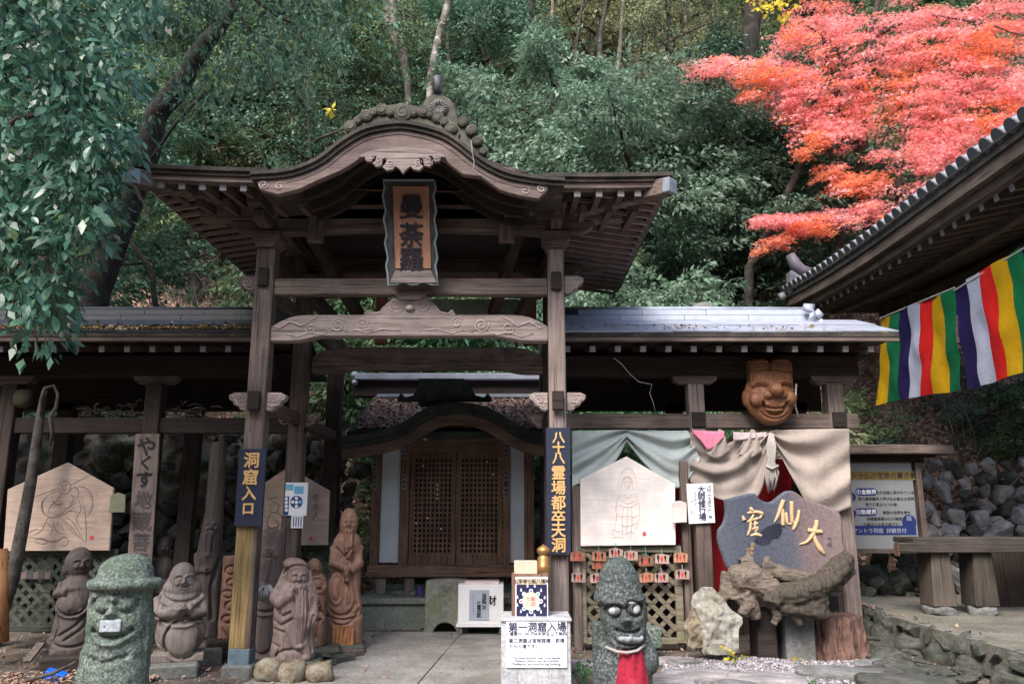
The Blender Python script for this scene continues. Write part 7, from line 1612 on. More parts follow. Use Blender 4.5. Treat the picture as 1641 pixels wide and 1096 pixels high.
def make_tree(h, rad, trunk_r, n_limb, n_spray, n_leaf, L_twig, leaf, seed, crown0=.35, droop=.25, aspect=.42, lean=(0, 0), spread=.5):
    """meshes of a trunk with limbs and of a crown, standing on the origin"""
    r = random.Random(seed); rs = np.random.RandomState(seed); mb = MB()
    top = Vector((lean[0], lean[1], h * .93)); tr = limb_path((0, 0, -.6), top, h * .05, 9, r)
    mb.tube(tr, [trunk_r * (1.25 if i == 0 else 1 - .85 * i / 8) for i in range(9)], 9)
    tips = []
    for k in range(n_limb):
        f = crown0 + (1 - crown0) * (k + .5) / n_limb; i = min(7, int(f * 8)); p = tr[i].lerp(tr[i + 1], f * 8 - i)
        a = k * 2.4 + r.uniform(-.4, .4); q = (f - crown0) / (1 - crown0); R_ = rad * (math.sin(math.pi * (.18 + .78 * q)) * .9 + .1) * r.uniform(.75, 1.15)
        e = p + Vector((math.cos(a) * R_, math.sin(a) * R_, R_ * r.uniform(.05, .5))); lp = limb_path(p, e, R_ * .12, 7, r)
        mb.tube(lp, [trunk_r * .42 * (1 - .85 * j / 6) * (1 - .5 * q) + .006 for j in range(7)], 6)
        for j in (2, 3, 4, 5, 6):
            tips.append((lp[j], (lp[j] - lp[j - 1]).normalized(), R_))
            b_ = lp[j] + Vector((r.uniform(-1, 1), r.uniform(-1, 1), r.uniform(-.4, .8))) * R_ * .32; mb.tube([lp[j], (lp[j] + b_) / 2 + Vector((0, 0, .03)), b_], [.018, .012, .005], 4); tips.append((b_, (b_ - lp[j]).normalized(), R_))
    P_, D_ = [], []
    for _ in range(n_spray):
        t_ = r.choice(tips); p = t_[0] + Vector((r.gauss(0, .2), r.gauss(0, .2), r.gauss(0, .13))) * t_[2] * .75
        d = t_[1] + Vector((r.uniform(-1, 1), r.uniform(-1, 1), r.uniform(-.35, .45))) + Vector((p.x, p.y, 0)).normalized() * .6
        P_.append(tuple(p)); D_.append(tuple(d))
    V = sprays(P_, D_, n_leaf, L_twig, leaf, aspect, droop, spread, rs=rs)
    me1 = bpy.data.meshes.new('trunk'); me1.from_pydata(mb.v, [], mb.f); 
    for p in me1.polygons: p.use_smooth = True
    return me1, V
bark_d = speck('dark_bark', [(.035, .03, .026), (.07, .06, .05), (.11, .10, .085)], 5, 45, .95, 1, .03) 
bark_p = speck('pale_peeling_bark', [(.07, .058, .045), (.17, .15, .125), (.42, .39, .36)], 5, 28, .9, .8, .02)
LM = {'blue': leafmat('blue_green_leaves', [(.03, .065, .042), (.06, .13, .082), (.11, .205, .13), (.21, .32, .23)], .32, .5, .3),
      'grey': leafmat('grey_green_leaves', [(.07, .12, .08), (.13, .21, .14), (.21, .31, .215), (.33, .44, .33)], .35, .5, .3),
      'mid': leafmat('mid_green_leaves', [(.05, .085, .042), (.10, .16, .078), (.165, .24, .118), (.27, .345, .175)], .36, .5, .3),
      'bright': leafmat('bright_green_leaves', [(.04, .11, .05), (.07, .19, .085), (.11, .26, .12), (.17, .33, .16)], .4, .45, .4),
      'dark': leafmat('dark_green_leaves', [(.028, .055, .036), (.052, .10, .064), (.088, .155, .098), (.15, .22, .14)], .25, .45, .4),
      'olive': leafmat('thin_olive_leaves', [(.11, .12, .06), (.19, .21, .11), (.29, .31, .17), (.42, .44, .28)], .4, .5, .35)}
PROT = {}
spec_ = {'broad': (7.5, 2.6, .17, 14, 520, 46, .75, .145, 1), 'tall': (10.5, 2.3, .2, 14, 560, 42, .8, .14, 2, .5), 'bushy': (4.2, 1.9, .09, 13, 480, 44, .55, .12, 3, .08), 'low': (2.0, 1.25, .04, 11, 260, 36, .42, .105, 4, .03), 'thin': (9.5, 2.2, .13, 14, 380, 26, .8, .11, 5, .3, .1), 'fern': (3.4, 1.7, .07, 12, 300, 40, .8, .13, 6, .1, .45, .36)}
for nm, a in spec_.items():
    me1, V = make_tree(*a); me1.materials.append(bark_d)
    me2 = bpy.data.meshes.new('crown'); k = len(V) // 4; V = np.ascontiguousarray(V, dtype=np.float32)
    me2.vertices.add(len(V)); me2.vertices.foreach_set('co', V.ravel()); me2.loops.add(4 * k); me2.loops.foreach_set('vertex_index', np.arange(4 * k, dtype=np.int32)); me2.polygons.add(k); me2.polygons.foreach_set('loop_start', np.arange(0, 4 * k, 4, dtype=np.int32)); me2.update(calc_edges=True)
    me2.materials.append(LM['mid']); PROT[nm] = (me1, me2)
def plant(proto, px, Y, s, leafm, label, name=None, cat='tree', rz=None, bark=None, dz=0, tilt=0, sz=1.0, x=None):
    xx = Xat(px, Y, 1.6 + max(0, (Y - 12.5))) if x is None else x; z = hz(xx, Y) + dz
    t = thing(name or ('evergreen_tree' if cat == 'tree' else 'hillside_shrub'), label, cat, (xx, Y, z), rnd.random() * 6.28 if rz is None else rz); t.scale = (s, s, s * sz)
    if tilt: t.rotation_euler[1] = tilt
    a = bpy.data.objects.new('trunk', PROT[proto][0]); b_ = bpy.data.objects.new('crown', PROT[proto][1])
    for o_, m_ in ((a, bark or bark_d), (b_, LM[leafm])):
        COL.objects.link(o_); o_.parent = t; o_.material_slots[0].link = 'OBJECT'; o_.material_slots[0].material = m_
    return t
TR = [('broad', 90, 15.5, 1.0, 'blue', 'blue-green evergreen behind the left pavilion, seen past the hanging leaves'), ('broad', 330, 20.5, 1.15, 'mid', 'bushy evergreen above the left end of the gate roof'), ('thin', 470, 17.0, .95, 'blue', 'thin-leaved tree with pale twigs left of the gate crest'),
      ('tall', 560, 21, 1.0, 'mid', 'tall evergreen high behind the gate crest'), ('bushy', 540, 16.2, 1.15, 'mid', 'dense shrub-like tree just left of the crest ornament'), ('broad', 900, 19.5, 1.1, 'grey', 'big grey-green evergreen filling the slope right of the crest'), ('broad', 1000, 17.2, 1.0, 'grey', 'pale grey-green tree above the right end of the gate roof'),
      ('tall', 760, 22.5, 1.0, 'blue', 'dark blue-green tree high above the crest prong'), ('thin', 1080, 21.5, 1.0, 'olive', 'tall loose tree left of the red maple'), ('thin', 1120, 24, 1.1, 'olive', 'light olive thin tree at the top between maple and grey-green tree'),
      ('broad', 1170, 19.4, .95, 'dark', 'dark evergreen under the left tip of the maple'), ('bushy', 1120, 17.5, 1.1, 'dark', 'dark shrubby tree right of the gate roof corner'), ('tall', 1290, 22, 1.0, 'mid', 'tall evergreen behind the left part of the maple'), ('broad', 1400, 23, 1.1, 'mid', 'evergreen behind the middle of the maple'),
      ('broad', 1560, 22, 1.1, 'mid', 'evergreen behind the right part of the maple'), ('tall', 200, 22, 1.05, 'blue', 'tall blue-green tree at the upper left'), ('tall', 400, 24, 1.1, 'mid', 'tall tree at the top left of centre'), ('thin', 640, 25.5, 1.1, 'grey', 'loose tree at the top behind the pale trunks'),
      ('broad', 20, 21, 1.1, 'blue', 'blue-green tree at the far upper left corner'), ('thin', 960, 26, 1.2, 'olive', 'bright loose tree on the skyline above the grey-green trees'), ('tall', 850, 27, 1.15, 'olive', 'tall light olive tree on the skyline above the bright shrub'), ('tall', 1220, 28, 1.15, 'olive', 'olive tree on the skyline left of the maple top'),
      ('broad', 480, 29, 1.3, 'mid', 'round tree on the skyline left of centre'), ('broad', 250, 29, 1.3, 'mid', 'round tree on the skyline at upper left'), ('broad', 700, 31, 1.3, 'olive', 'round tree on the skyline above the crest'), ('broad', 1050, 31, 1.3, 'olive', 'round pale tree on the skyline right of centre'),  # olive skyline trees carry the brighter light in their leaf colour
      ('broad', 1380, 30, 1.3, 'mid', 'round tree on the skyline behind the maple'), ('tall', 1650, 27, 1.2, 'mid', 'tall tree at the right edge behind the maple'), ('broad', 30, 31, 1.4, 'mid', 'round tree on the skyline at the left edge')]
for a in TR: plant(*a)
SH = [ ('low', 330, 14.6, .8, 'mid', 'low shrub left of the gate pillar top'),
      ('low', 130, 14.0, 1.2, 'dark', 'dark shrub above the left pavilion ridge'), ('fern', 760, 16.2, 1.25, 'bright', 'bright green feathery shrub right of the crest prong'), ('fern', 815, 15.4, 1.0, 'bright', 'bright green shrub just above the right curve of the gate roof'), ('fern', 695, 17.2, 1.0, 'bright', 'bright green shrub left behind the crest prong'),
      ('bushy', 930, 15.8, 1.1, 'grey', 'pale grey-green shrub leaning over the gate roof'), ('bushy', 1020, 15.6, 1.05, 'grey', 'grey-green shrub above the right roof corner'), ('fern', 1030, 14.2, .75, 'bright', 'bright green sprig between gate roof and pale pavilion roof'),
      ('bushy', 1240, 18.6, 1.2, 'dark', 'dark shrub left of the hall roof corner'), ('low', 1210, 14.5, 1.1, 'olive', 'olive twiggy shrub above the pale pavilion ridge'), ('bushy', 1330, 20, 1.2, 'mid', 'green shrub behind the lower maple branch'), ('low', 960, 13.9, .75, 'blue', 'small green plant seen under the right pavilion roof beside the gate pillar'),
      ('low', 1055, 14.0, .55, 'bright', 'small yellow-green plant seen under the right pavilion roof'), ('low', 1420, 14.2, .42, 'blue', 'small round clipped-looking shrub under the tip of the striped curtain'), ('low', 1600, 15.2, .9, 'grey', 'grey-green shrub on the slope below the striped curtain'), ('low', 1660, 14.6, .8, 'mid', 'leafy shrub on the slope at the right edge'),
      ('low', 700, 14.4, .8, 'mid', 'green plant behind the ridge of the small shrine'), ('low', 640, 14.5, .7, 'olive', 'small plant left behind the small shrine roof'), ('low', 865, 13.6, .6, 'mid', 'small plant on the bank right of the small shrine'), ('bushy', 40, 15.5, 1.0, 'blue', 'blue-green shrub above the left pavilion at the picture edge'),
      ('bushy', 650, 16.4, 1.15, 'mid', 'shrub directly behind the crest ornament'), ('bushy', 1150, 19, 1.3, 'blue', 'large blue-green shrub under the maple tip'), ('bushy', 860, 17.5, 1.2, 'mid', 'large shrub between the bright green and grey-green foliage'), ('low', 1350, 14.6, .6, 'mid', 'small shrub seen between mask and right pavilion post'),
      ('bushy', 330, 22, 1.5, 'mid', 'large shrub high on the slope at the left')]
for a in SH: plant(*a, cat='shrub')
# second coat: distant wood that reads as one mass
V = []
for k in range(150):
    x = rnd.uniform(-30, 30); y = rnd.uniform(30, 48); z = hz(x, y); n_ = 60
    P_ = [(x + rnd.gauss(0, 1.6), y + rnd.gauss(0, 1.3), z + rnd.uniform(.5, 7.5)) for _ in range(n_)]; D_ = [(rnd.uniform(-1, 1), rnd.uniform(-1, .3), rnd.uniform(-.3, .3)) for _ in range(n_)]
    V.append(sprays(P_, D_, 12, 1.1, .34, .5))
V = np.concatenate(V); tag(npmesh('far_wood', V, np.arange(len(V)).reshape(-1, 4), LM['olive'], base=Vector((0, 38, 20))), 'wood on the upper hillside behind the trees', 'wood', kind='stuff')  # bright olive puts the skyline light into the leaf colour
# unseen wood added behind and beside the viewer to block low sky light
V = []
for k in range(420):
    a = R(rnd.uniform(95, 445)); 
    if math.sin(a) > .25: continue
    rr_ = rnd.uniform(17, 22); x, y = rr_ * math.cos(a), rr_ * math.sin(a) - 1; n_ = 34
    P_ = [(x + rnd.gauss(0, 1.5), y + rnd.gauss(0, 1.2), rnd.uniform(0, 11)) for _ in range(n_)]; D_ = [(rnd.uniform(-1, 1), rnd.uniform(-1, 1), rnd.uniform(-.3, .3)) for _ in range(n_)]
    V.append(sprays(P_, D_, 7, 1.3, .75, .6))
V = np.concatenate(V); tag(npmesh('sky_blocking_wood', V, np.arange(len(V)).reshape(-1, 4), LM['mid'], base=Vector((0, -18, 0))), 'unseen wood added behind the viewer to block low sky light', 'wood', kind='stuff')
# individual trunks
def trunk_thing(name, label, pts, radii, mat, cat='tree'):
    c_ = at(*pts[0]); t = thing(name, label, cat, c_)
    pp = [(a, c, y) for a, c, y in pts]; P_ = [at(*q) for q in pts]; g0 = P_[0].copy(); g0.z = min(hz(g0.x, g0.y), g0.z) - .3; g0.x -= (P_[1].x - P_[0].x) * .4; P_ = [g0] + P_; radii = [radii[0] * 1.2] + list(radii)
    t.location = (g0.x, g0.y, g0.z)
    F = []; RR = []
    for i in range(len(P_) - 1):
        for k in range(5): f = k / 5; q = P_[i].lerp(P_[i + 1], f); q += Vector((noise.noise(q * 1.3), noise.noise(q * 1.3 + Vector((5, 5, 5))), 0)) * .08; F.append(q); RR.append((radii[i] * (1 - f) + radii[i + 1] * f) * (1 + .12 * noise.noise(q * 3)))
    F.append(P_[-1]); RR.append(radii[-1]); MB().tube(F, RR, 12).build('trunk', mat, t, smooth=True); return t
lt = trunk_thing('leaning_tree', 'big dark trunk leaning right out of the slope at the upper left', [(150, 470, 12.6), (215, 300, 12.4), (255, 180, 12.2), (305, 105, 12.0), (350, 50, 11.9), (400, -60, 11.8)], [.23, .21, .19, .155, .12, .09], speck('blackish_bark', [(.015, .013, .012), (.035, .03, .026), (.07, .06, .05)], 5, 45, .95, 1, .03))
MB().tube([at(232, 270, 11.6), at(280, 200, 11.5), at(330, 145, 11.4)], [.02, .03, .035], 6).build('branch', bark_d, lt, smooth=True)
trunk_thing('pale_trunk_tree', 'pale peeling trunk standing above the gate crest, the thicker left one', [(655, 150, 20), (648, 100, 20), (628, 40, 20), (622, -60, 20)], [.09, .12, .20, .22], bark_p)
trunk_thing('pale_trunk_tree', 'pale slanting trunk above the gate crest, the thinner right one', [(640, 160, 18), (655, 110, 18), (670, 40, 18), (682, -50, 18)], [.10, .11, .12, .12], bark_p) if False else None
trunk_thing('slanting_trunk_tree', 'slender mottled trunk slanting right above the crest ornament', [(690, 120, 19), (700, 80, 19), (715, 20, 19), (728, -50, 19)], [.09, .10, .10, .10], bark_p)
for (pts, rr_, lab) in (([(760, 90, 24), (765, 0, 24), (768, -60, 24)], [.25, .24, .22], 'dark upright trunk at the top above the bright shrub'), ([(835, 180, 22), (850, 20, 22), (860, -50, 22)], [.1, .1, .09], 'thin dark trunk at the top right of the bright shrub'),
        ([(1185, 300, 19), (1200, 120, 19), (1210, -40, 19)], [.28, .25, .22], 'thick dark trunk left of the maple'), ([(1060, 60, 24), (1045, 0, 24), (1035, -60, 24)], [.16, .15, .14], 'greyish trunk at the top over the grey-green tree'), ([(1150, 120, 23), (1135, 20, 23), (1125, -40, 23)], [.09, .08, .07], 'thin leaning trunk at the top left of the maple'),
        ([(1200, 430, 15.4), (1235, 360, 15.6), (1290, 250, 16), (1320, 160, 16.5)], [.09, .085, .075, .05], 'dark slender trunk leaning right beneath the maple'), ([(255, 500, 13.2), (240, 430, 13.2), (200, 370, 13.2), (175, 330, 13.2)], [.05, .04, .035, .02], 'thin curving stem on the slope under the left roof corner')):
    trunk_thing('dark_trunk_tree', lab, pts, rr_, bpy.data.materials['blackish_bark'])
tw = MB()
for k in range(700):
    x, y = rnd.uniform(-9, 9), rnd.uniform(13.4, 21); z = hz(x, y)
    if z < .3: continue
    a = Vector((x, y, z)); d = Vector((rnd.gauss(0, .5), rnd.gauss(0, .3), rnd.uniform(.3, 1.4))) * rnd.uniform(.5, 1.5); m_ = a + d * .5 + Vector((rnd.gauss(0, .1), 0, rnd.gauss(0, .1)))
    tw.tube([a, m_, a + d], [.014, .010, .004], 4, False)
    tw.tube([m_, m_ + Vector((rnd.gauss(0, .4), rnd.gauss(0, .2), rnd.uniform(-.1, .5)))], [.008, .003], 4, False)
tag(tw.build('undergrowth_twigs', bark_p, None, base=(0, 16, 3)), 'bare twigs and thin stems all over the slope', 'undergrowth', kind='stuff')
LB = ['thin trunk high on the slope, first right of the bright shrub', 'thin dark trunk above the pale grey-green tree top', 'second thin dark trunk above the grey-green tree top', 'thin pale trunk above the right end of the gate roof', 'thin dark trunk beside the pale one above the gate roof end', 'thin dark trunk midway between gate roof end and maple', 'pale thin trunk midway between gate roof end and maple', 'thin dark trunk just left of the maple tip', 'thin dark trunk behind the left maple bough', 'pale thin trunk behind the yellow leaf sprig', 'thin dark trunk above the ridge prong', 'thin dark trunk above the yellow leaves left of the crest', 'pale thin trunk in the wood behind the hanging leaves', 'thin dark trunk right of the leaning trunk top']
for k, px in enumerate((880, 915, 948, 985, 1010, 1078, 1100, 1160, 1232, 1262, 720, 440, 130, 380)):
    b_ = rnd.uniform(110, 230); ln = rnd.uniform(-30, 45)
    t_ = trunk_thing('thin_trunk_tree', LB[k], [(px, b_, 22.5), (px + ln * .4, b_ * .45, 22.5), (px + ln, -60, 22.5)], [rnd.uniform(.05, .09)] * 2 + [.04], bark_p if k % 3 == 0 else bark_d); t_['group'] = 'thin trunks on the upper slope'
# ------------------------------------------------------------------ red maple
mp_ = thing('maple_tree', 'bright red and orange maple spreading over the hall roof at upper right', 'tree', at(1400, 440, 16.0))
tb = MB()
def tw_(pts, radii): 
    P2 = [at(*q) for q in pts]; F = []; RR = []
    for i in range(len(P2) - 1):
        for k in range(4): F.append(P2[i].lerp(P2[i + 1], k / 4) + Vector((rnd.uniform(-1, 1), rnd.uniform(-1, 1), rnd.uniform(-1, 1))) * .02); RR.append(radii[i] * (1 - k / 4) + radii[i + 1] * k / 4)
    tb.tube(F + [P2[-1]], RR + [radii[-1]], 7); return P2
tw_([(1415, 480, 16.2), (1395, 380, 16.1), (1380, 260, 16), (1385, 150, 15.8), (1400, 40, 15.6), (1420, -60, 15.4)], [.17, .15, .12, .09, .07, .05])
tw_([(1340, 470, 16.4), (1350, 300, 16.3), (1345, 180, 16.1), (1320, 60, 15.8)], [.11, .09, .07, .04])
BR = [[(1382, 280, 16), (1440, 180, 15.5), (1500, 60, 15)], [(1380, 260, 16), (1320, 150, 15.6), (1220, 110, 15.2), (1130, 100, 15)], [(1385, 160, 15.8), (1340, 80, 15.4), (1290, 40, 15.2)], [(1395, 330, 16.1), (1340, 350, 15.5), (1280, 355, 15.2), (1225, 355, 15)], [(1390, 380, 16.1), (1440, 320, 15.4), (1520, 240, 14.8), (1620, 180, 14.4)],
      [(1350, 300, 16.3), (1320, 220, 15.8), (1300, 235, 15.5)], [(1400, 60, 15.6), (1480, 20, 15), (1580, 40, 14.5), (1650, 60, 14.3)], [(1440, 320, 15.4), (1450, 220, 15.2), (1470, 130, 15)], [(1345, 250, 16.2), (1390, 210, 15.7), (1420, 170, 15.5)], [(1395, 370, 16.1), (1350, 300, 15.6), (1335, 275, 15.4)]]
for b_ in BR: tw_(b_, [.055, .035, .02, .01][:len(b_)])
tb.build('trunk', bark_d, mp_, smooth=True)
# boughs: flat layered shelves of foliage, (px, py, width px, height px, Y, sprays)
BO = [(1170, 105, 110, 26, 15.2, 120), (1240, 112, 130, 40, 15.3, 190), (1290, 130, 90, 44, 15.4, 130), (1215, 152, 40, 14, 15.2, 22), (1272, 165, 50, 18, 15.3, 36), (1300, 185, 90, 22, 15.4, 70), (1350, 205, 120, 24, 15.3, 130), (1330, 222, 70, 22, 15.2, 60), (1300, 242, 26, 10, 15.2, 14),
      (1345, 275, 60, 20, 15.3, 50), (1365, 295, 60, 22, 15.3, 60), (1400, 285, 50, 18, 15.2, 34), (1420, 300, 30, 12, 15.2, 16), (1280, 350, 110, 16, 15.1, 90), (1240, 352, 60, 12, 15.0, 40), (1350, 348, 130, 26, 15.2, 150), (1410, 335, 90, 26, 15.2, 100), (1310, 368, 90, 14, 15.1, 60), (1255, 385, 50, 12, 15.0, 30), (1230, 398, 24, 8, 15.0, 10),
      (1330, 30, 150, 60, 15.6, 230), (1290, 60, 80, 40, 15.5, 80), (1400, 60, 170, 80, 15.4, 330), (1500, 50, 200, 90, 15.1, 420), (1600, 40, 180, 90, 14.8, 330), (1400, 130, 150, 60, 15.5, 250), (1480, 150, 150, 80, 15.2, 320), (1560, 130, 170, 80, 15.0, 330), (1630, 150, 90, 70, 14.7, 150), (1470, 215, 130, 50, 15.2, 180), (1540, 205, 130, 46, 14.9, 190), (1600, 200, 80, 40, 14.7, 90),
      (1480, 262, 90, 24, 15.0, 80), (1440, 245, 70, 20, 15.1, 36), (1500, 240, 90, 24, 14.9, 70), (1395, 175, 90, 30, 15.6, 80), (1330, -40, 200, 60, 15.4, 160), (1480, -50, 220, 60, 15, 200), (1620, -40, 160, 60, 14.6, 150), (1460, 300, 40, 16, 15.0, 20), (1340, 160, 60, 20, 15.6, 30)]
P_, D_ = [], []; ctr = at(1400, 260, 16)
for (px, py, w, h, Y, n_) in BO:
    for _ in range(int(n_ * (1.1 if w < 130 else .66))):
        u = max(-1.15, min(1.15, rnd.gauss(0, .5))); v = round(rnd.uniform(-1.4, 1.4)) * .62 + rnd.gauss(0, .09); q = at(px + u * w * .5, py + v * h * .55 + (u * u) * h * .3, Y + rnd.gauss(0, .35)); P_.append(tuple(q))
        d = Vector((q.x - ctr.x, 0, 0)).normalized() * .9 + Vector((rnd.uniform(-.6, .6), rnd.uniform(-.9, .4), rnd.uniform(-.25, .12))); D_.append(tuple(d))
P_ = np.array(P_); D_ = np.array(D_); half = nr.rand(len(P_)) < .5
maple_a = leafmat('sky_sheen_pink_maple_leaves', [(.70, .12, .12), (.88, .26, .26), (.95, .42, .42), (.96, .58, .60), (.97, .72, .74)], .45, .4, .5, (.98, .34, .28))  # sky sheen on red leaves painted in as pink
maple_b = leafmat('orange_maple_leaves', [(.7, .14, .06), (.88, .24, .12), (.95, .37, .2), (.96, .5, .32)], .5, .45, .4, (1.0, .4, .2))  # orange of backlit leaves put into the colour
sel = np.array([noise.noise(Vector((p[0] * .9, p[1], p[2] * 1.4))) for p in P_]) > .2
for s_, m_, lb in ((~sel, maple_a, 'scarlet foliage with sky sheen painted in pink'), (sel, maple_b, 'orange foliage')):
    V = sprays(P_[s_], D_[s_], 18, .32, .064, .42, .12, .6, .16, trip=True)
    npmesh('crown', V, np.arange(len(V)).reshape(-1, 4), m_, mp_)['label'] = lb
yl_t = thing('yellow_leaf_sprig', 'sprig of yellow leaves hanging at the top left of the maple', 'branch', at(1235, 20, 14.5))
MB().tube([at(1275, -30, 14.5), at(1250, 8, 14.5), at(1215, 25, 14.5)], [.015, .01, .005], 5).build('twig', bark_d, yl_t)
P_ = [tuple(at(rnd.uniform(1208, 1272), rnd.uniform(-10, 24), 14.5 + rnd.uniform(-.2, .2))) for _ in range(22)]; V = sprays(P_, [(rnd.uniform(-1, 1), -.4, -.2) for _ in P_], 5, .2, .13, .7)
npmesh('leaves', V, np.arange(len(V)).reshape(-1, 4), leafmat('yellow_leaves', [(.5, .4, .03), (.7, .6, .06), (.75, .65, .1)], .5), yl_t)
yl2 = thing('yellow_leaf_sprig', 'few yellow leaves left of the gate crest ornament', 'branch', at(530, 178, 14))
MB().tube([at(520, 165, 14), at(530, 178, 14), at(545, 195, 14)], [.01, .008, .005], 5).build('twig', bark_d, yl2)
P_ = [tuple(at(rnd.uniform(524, 538), rnd.uniform(172, 184), 14 + rnd.uniform(-.1, .1))) for _ in range(4)]; V = sprays(P_, [(rnd.uniform(-1, 1), -.4, -.2) for _ in P_], 3, .1, .13, .8)
npmesh('leaves', V, np.arange(len(V)).reshape(-1, 4), bpy.data.materials['yellow_leaves'], yl2)
# ------------------------------------------------------------------ near tree with big drooping leaves, upper left
nt2 = thing('near_leafy_tree', 'near evergreen whose big blue-green leaves hang into the upper left of the picture', 'tree', (-6.2, 7.4, 0))
nb_ = MB(); nb_.tube([(-6.2, 7.4, -.1), (-6.1, 7.3, 2), (-6.25, 7.2, 4.5), (-6.0, 7.0, 7.5)], [.3, .24, .2, .12], 12)
tips = []
def nbr(pts, r0):
    P2 = [Vector(p) if len(p) == 3 and abs(p[0]) < 20 else at(*p) for p in pts]; F = []
    for i in range(len(P2) - 1):
        for k in range(5): F.append(P2[i].lerp(P2[i + 1], k / 5) + Vector((0, 0, .04 * math.sin(3 * k))))
    F.append(P2[-1]); nb_.tube(F, [r0 * (1 - .85 * i / (len(F) - 1)) for i in range(len(F))], 6); return F
for pts in ([(-6.25, 7.2, 4.5), (40, 60, 6.6), (180, 40, 6.2)], [(-6.2, 7.2, 4.3), (30, 190, 6.5), (190, 170, 6.2)], [(-6.2, 7.2, 4.0), (20, 330, 6.6), (180, 320, 6.3)], [(-6.2, 7.2, 3.6), (25, 420, 6.5), (110, 440, 6.2), (85, 515, 6.1)], [(-6.2, 7.0, 5.2), (60, -30, 6.5), (230, -10, 6.2)], [(-6.2, 7.2, 4.2), (60, 250, 6.4), (215, 300, 6.1), (240, 345, 6.0)]): nbr(pts, .05)
nb_.build('trunk', bark_d, nt2, smooth=True)
def inreg(px, py):
    xr = np.interp(py, [-80, 0, 80, 150, 220, 300, 360, 420, 470, 500, 545], [275, 240, 200, 190, 185, 180, 160, 125, 90, 75, 40]); xl = np.interp(py, [-80, 430, 500, 545], [-80, -80, 30, 70])
    return xl < px < xr + 14 * math.sin(py * .09)
P_, D_ = [], []
while len(P_) < 540:
    px, py = rnd.uniform(-80, 290), rnd.uniform(-80, 548)
    if not inreg(px, py): continue
    Y = rnd.uniform(5.6, 7.6); P_.append(tuple(at(px, py, Y) + Vector((0, 0, .1)))); D_.append((rnd.uniform(-.2, 1), rnd.uniform(-.8, .3), rnd.uniform(-.9, .1)))
V = np.concatenate([sprays(P_, D_, 15, .32, .085, .46, .35, .7), sprays(P_[::2], D_[::2], 12, .36, .14, .44, .4, .65)])
near_leaf = leafmat('large_glossy_leaves', [(.014, .042, .026), (.030, .088, .056), (.052, .135, .09), (.095, .20, .135), (.17, .23, .06)], .32, .3, .5, noise_scale=.5)
nl = npmesh('foliage', V, np.arange(len(V)).reshape(-1, 4), near_leaf, nt2); tag(nl, kind='stuff')
# unseen crown of the same tree, added above the picture to shade the left
P_, D_ = [], []
while len(P_) < 900:
    x, y, z = rnd.uniform(-10, -3.0), rnd.uniform(5.8, 9.8), rnd.uniform(7, 11)
    if (z - EYE) < .86 * y + .7: continue
    if noise.noise(Vector((x * .6, y * .6, z * .6))) < -.12: continue
    P_.append((x, y, z)); D_.append((rnd.uniform(-1, 1), rnd.uniform(-1, 1), rnd.uniform(-.5, .1)))
V = sprays(P_, D_, 16, .55, .17, .5, .4, .6); tag(npmesh('added_shade_foliage', V, np.arange(len(V)).reshape(-1, 4), near_leaf, nt2), kind='stuff')
# the largest leaves singly: folded blade with a midrib crease
lf = bpy.data.meshes.new('leaf'); pr_ = [(0, 0), (.25, .19), (.5, .25), (.75, .18), (1, 0)]
lv = [(t_, s_ * w_, -.1 * t_ * t_ + .18 * w_) for s_ in (1, -1) for t_, w_ in pr_]; lf.from_pydata(lv, [], [(0, 1, 6, 5), (1, 2, 7, 6), (2, 3, 8, 7), (3, 4, 9, 8)]); 
lfm = MB(); rows = []
for t_, w_ in pr_: rows += [(t_, -w_, .25 * w_ - .12 * t_ * t_), (t_, 0, -.12 * t_ * t_), (t_, w_, .25 * w_ - .12 * t_ * t_)]
lf = bpy.data.meshes.new('leaf'); lf.from_pydata(rows, [], [(3 * i + j, 3 * i + j + 3, 3 * i + j + 4, 3 * i + j + 1) for i in range(4) for j in (0, 1)]); lf.materials.append(near_leaf)
k = 0
while k < 290:
    px, py = rnd.uniform(-10, 270), rnd.uniform(-10, 540)
    if not inreg(px, py): continue
    q = at(px, py, rnd.uniform(5.3, 5.9)); s_ = rnd.uniform(.07, .15)
    piece('leaf', lf, nt2, q, (rnd.uniform(-.9, .9), rnd.uniform(.1, 1.3), rnd.uniform(-2.4, .8)), (s_, s_, s_)); k += 1
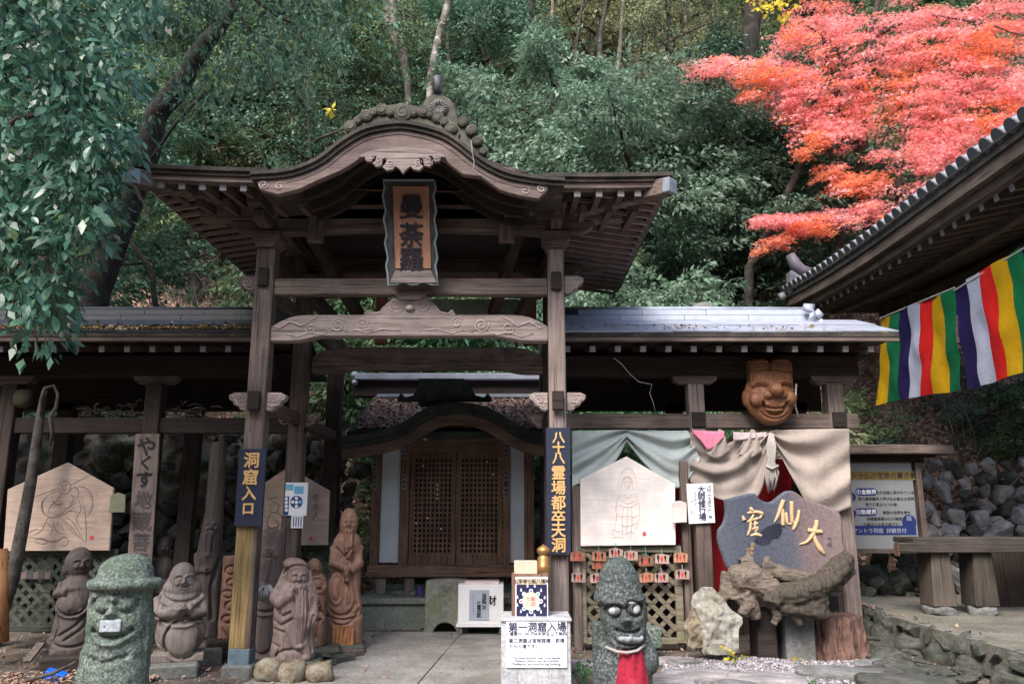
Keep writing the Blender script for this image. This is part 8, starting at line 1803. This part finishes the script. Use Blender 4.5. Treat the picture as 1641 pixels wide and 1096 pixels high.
# twigs and dangling bits of the mid tree at top, leaves over the leaning trunk
mt_ = thing('overhanging_branch', 'loose leafy branch hanging from the top between the near leaves and the pale trunks', 'branch', at(330, -60, 10))
tb = MB(); tw_([(250, -80, 9.8), (380, -20, 9.8), (470, 40, 9.7), (520, 110, 9.6)], [.04, .03, .02, .01]); tw_([(330, -60, 9.8), (410, 60, 9.7), (450, 170, 9.6)], [.03, .02, .01]); tb.build('twigs', bark_d, mt_)
P_ = []; D_ = []
for _ in range(300):
    a = rnd.random(); px = 240 + 330 * a + rnd.gauss(0, 30); py = -60 + rnd.random() ** 1.3 * (260 - 140 * a) ; P_.append(tuple(at(px, py, rnd.uniform(9, 10.5)))); D_.append((rnd.uniform(-.5, 1), rnd.uniform(-.6, .3), rnd.uniform(-.8, 0)))
V = sprays(P_, D_, 11, .4, .12, .4, .5, .5); npmesh('leaves', V, np.arange(len(V)).reshape(-1, 4), LM['blue'], mt_)
# small plants on the ground
def tuft(name, label, px, py, Y, n_, s, mat, cat='plant'):
    q = at(px, py, Y); t = thing(name, label, cat, (q.x, Y, .02)); st_ = MB(); P_ = []; D_ = []
    for k in range(n_): d = Vector((rnd.uniform(-1, 1), rnd.uniform(-1, 1), 1.3)).normalized() * s * rnd.uniform(.5, 1); e = Vector((q.x, Y, .02)) + d; st_.tube([(q.x, Y, .02), e], [.004, .003], 4); P_.append(tuple(e)); D_.append(tuple(d))
    st_.build('stems', LM['bright'], t); V = sprays(P_, D_, 4, s * .3, s * .28, .6); npmesh('leaves', V, np.arange(len(V)).reshape(-1, 4), mat, t)
tuft('leafy_weed', 'yellow-green weed at the foot of the pale standing rock', 1178, 1040, 8.7, 5, .2, bpy.data.materials['yellow_leaves'])
tuft('leafy_weed', 'small yellow-leaved weed on the gravel under the roots', 1280, 1040, 8.8, 5, .09, bpy.data.materials['yellow_leaves'])
tuft('leafy_weed', 'green weed beside the white pedestal', 935, 1085, 7.9, 12, .18, LM['bright'])
tuft('leafy_weed', 'small green weed at the front of the gravel', 1305, 1094, 7.7, 7, .10, LM['bright'])
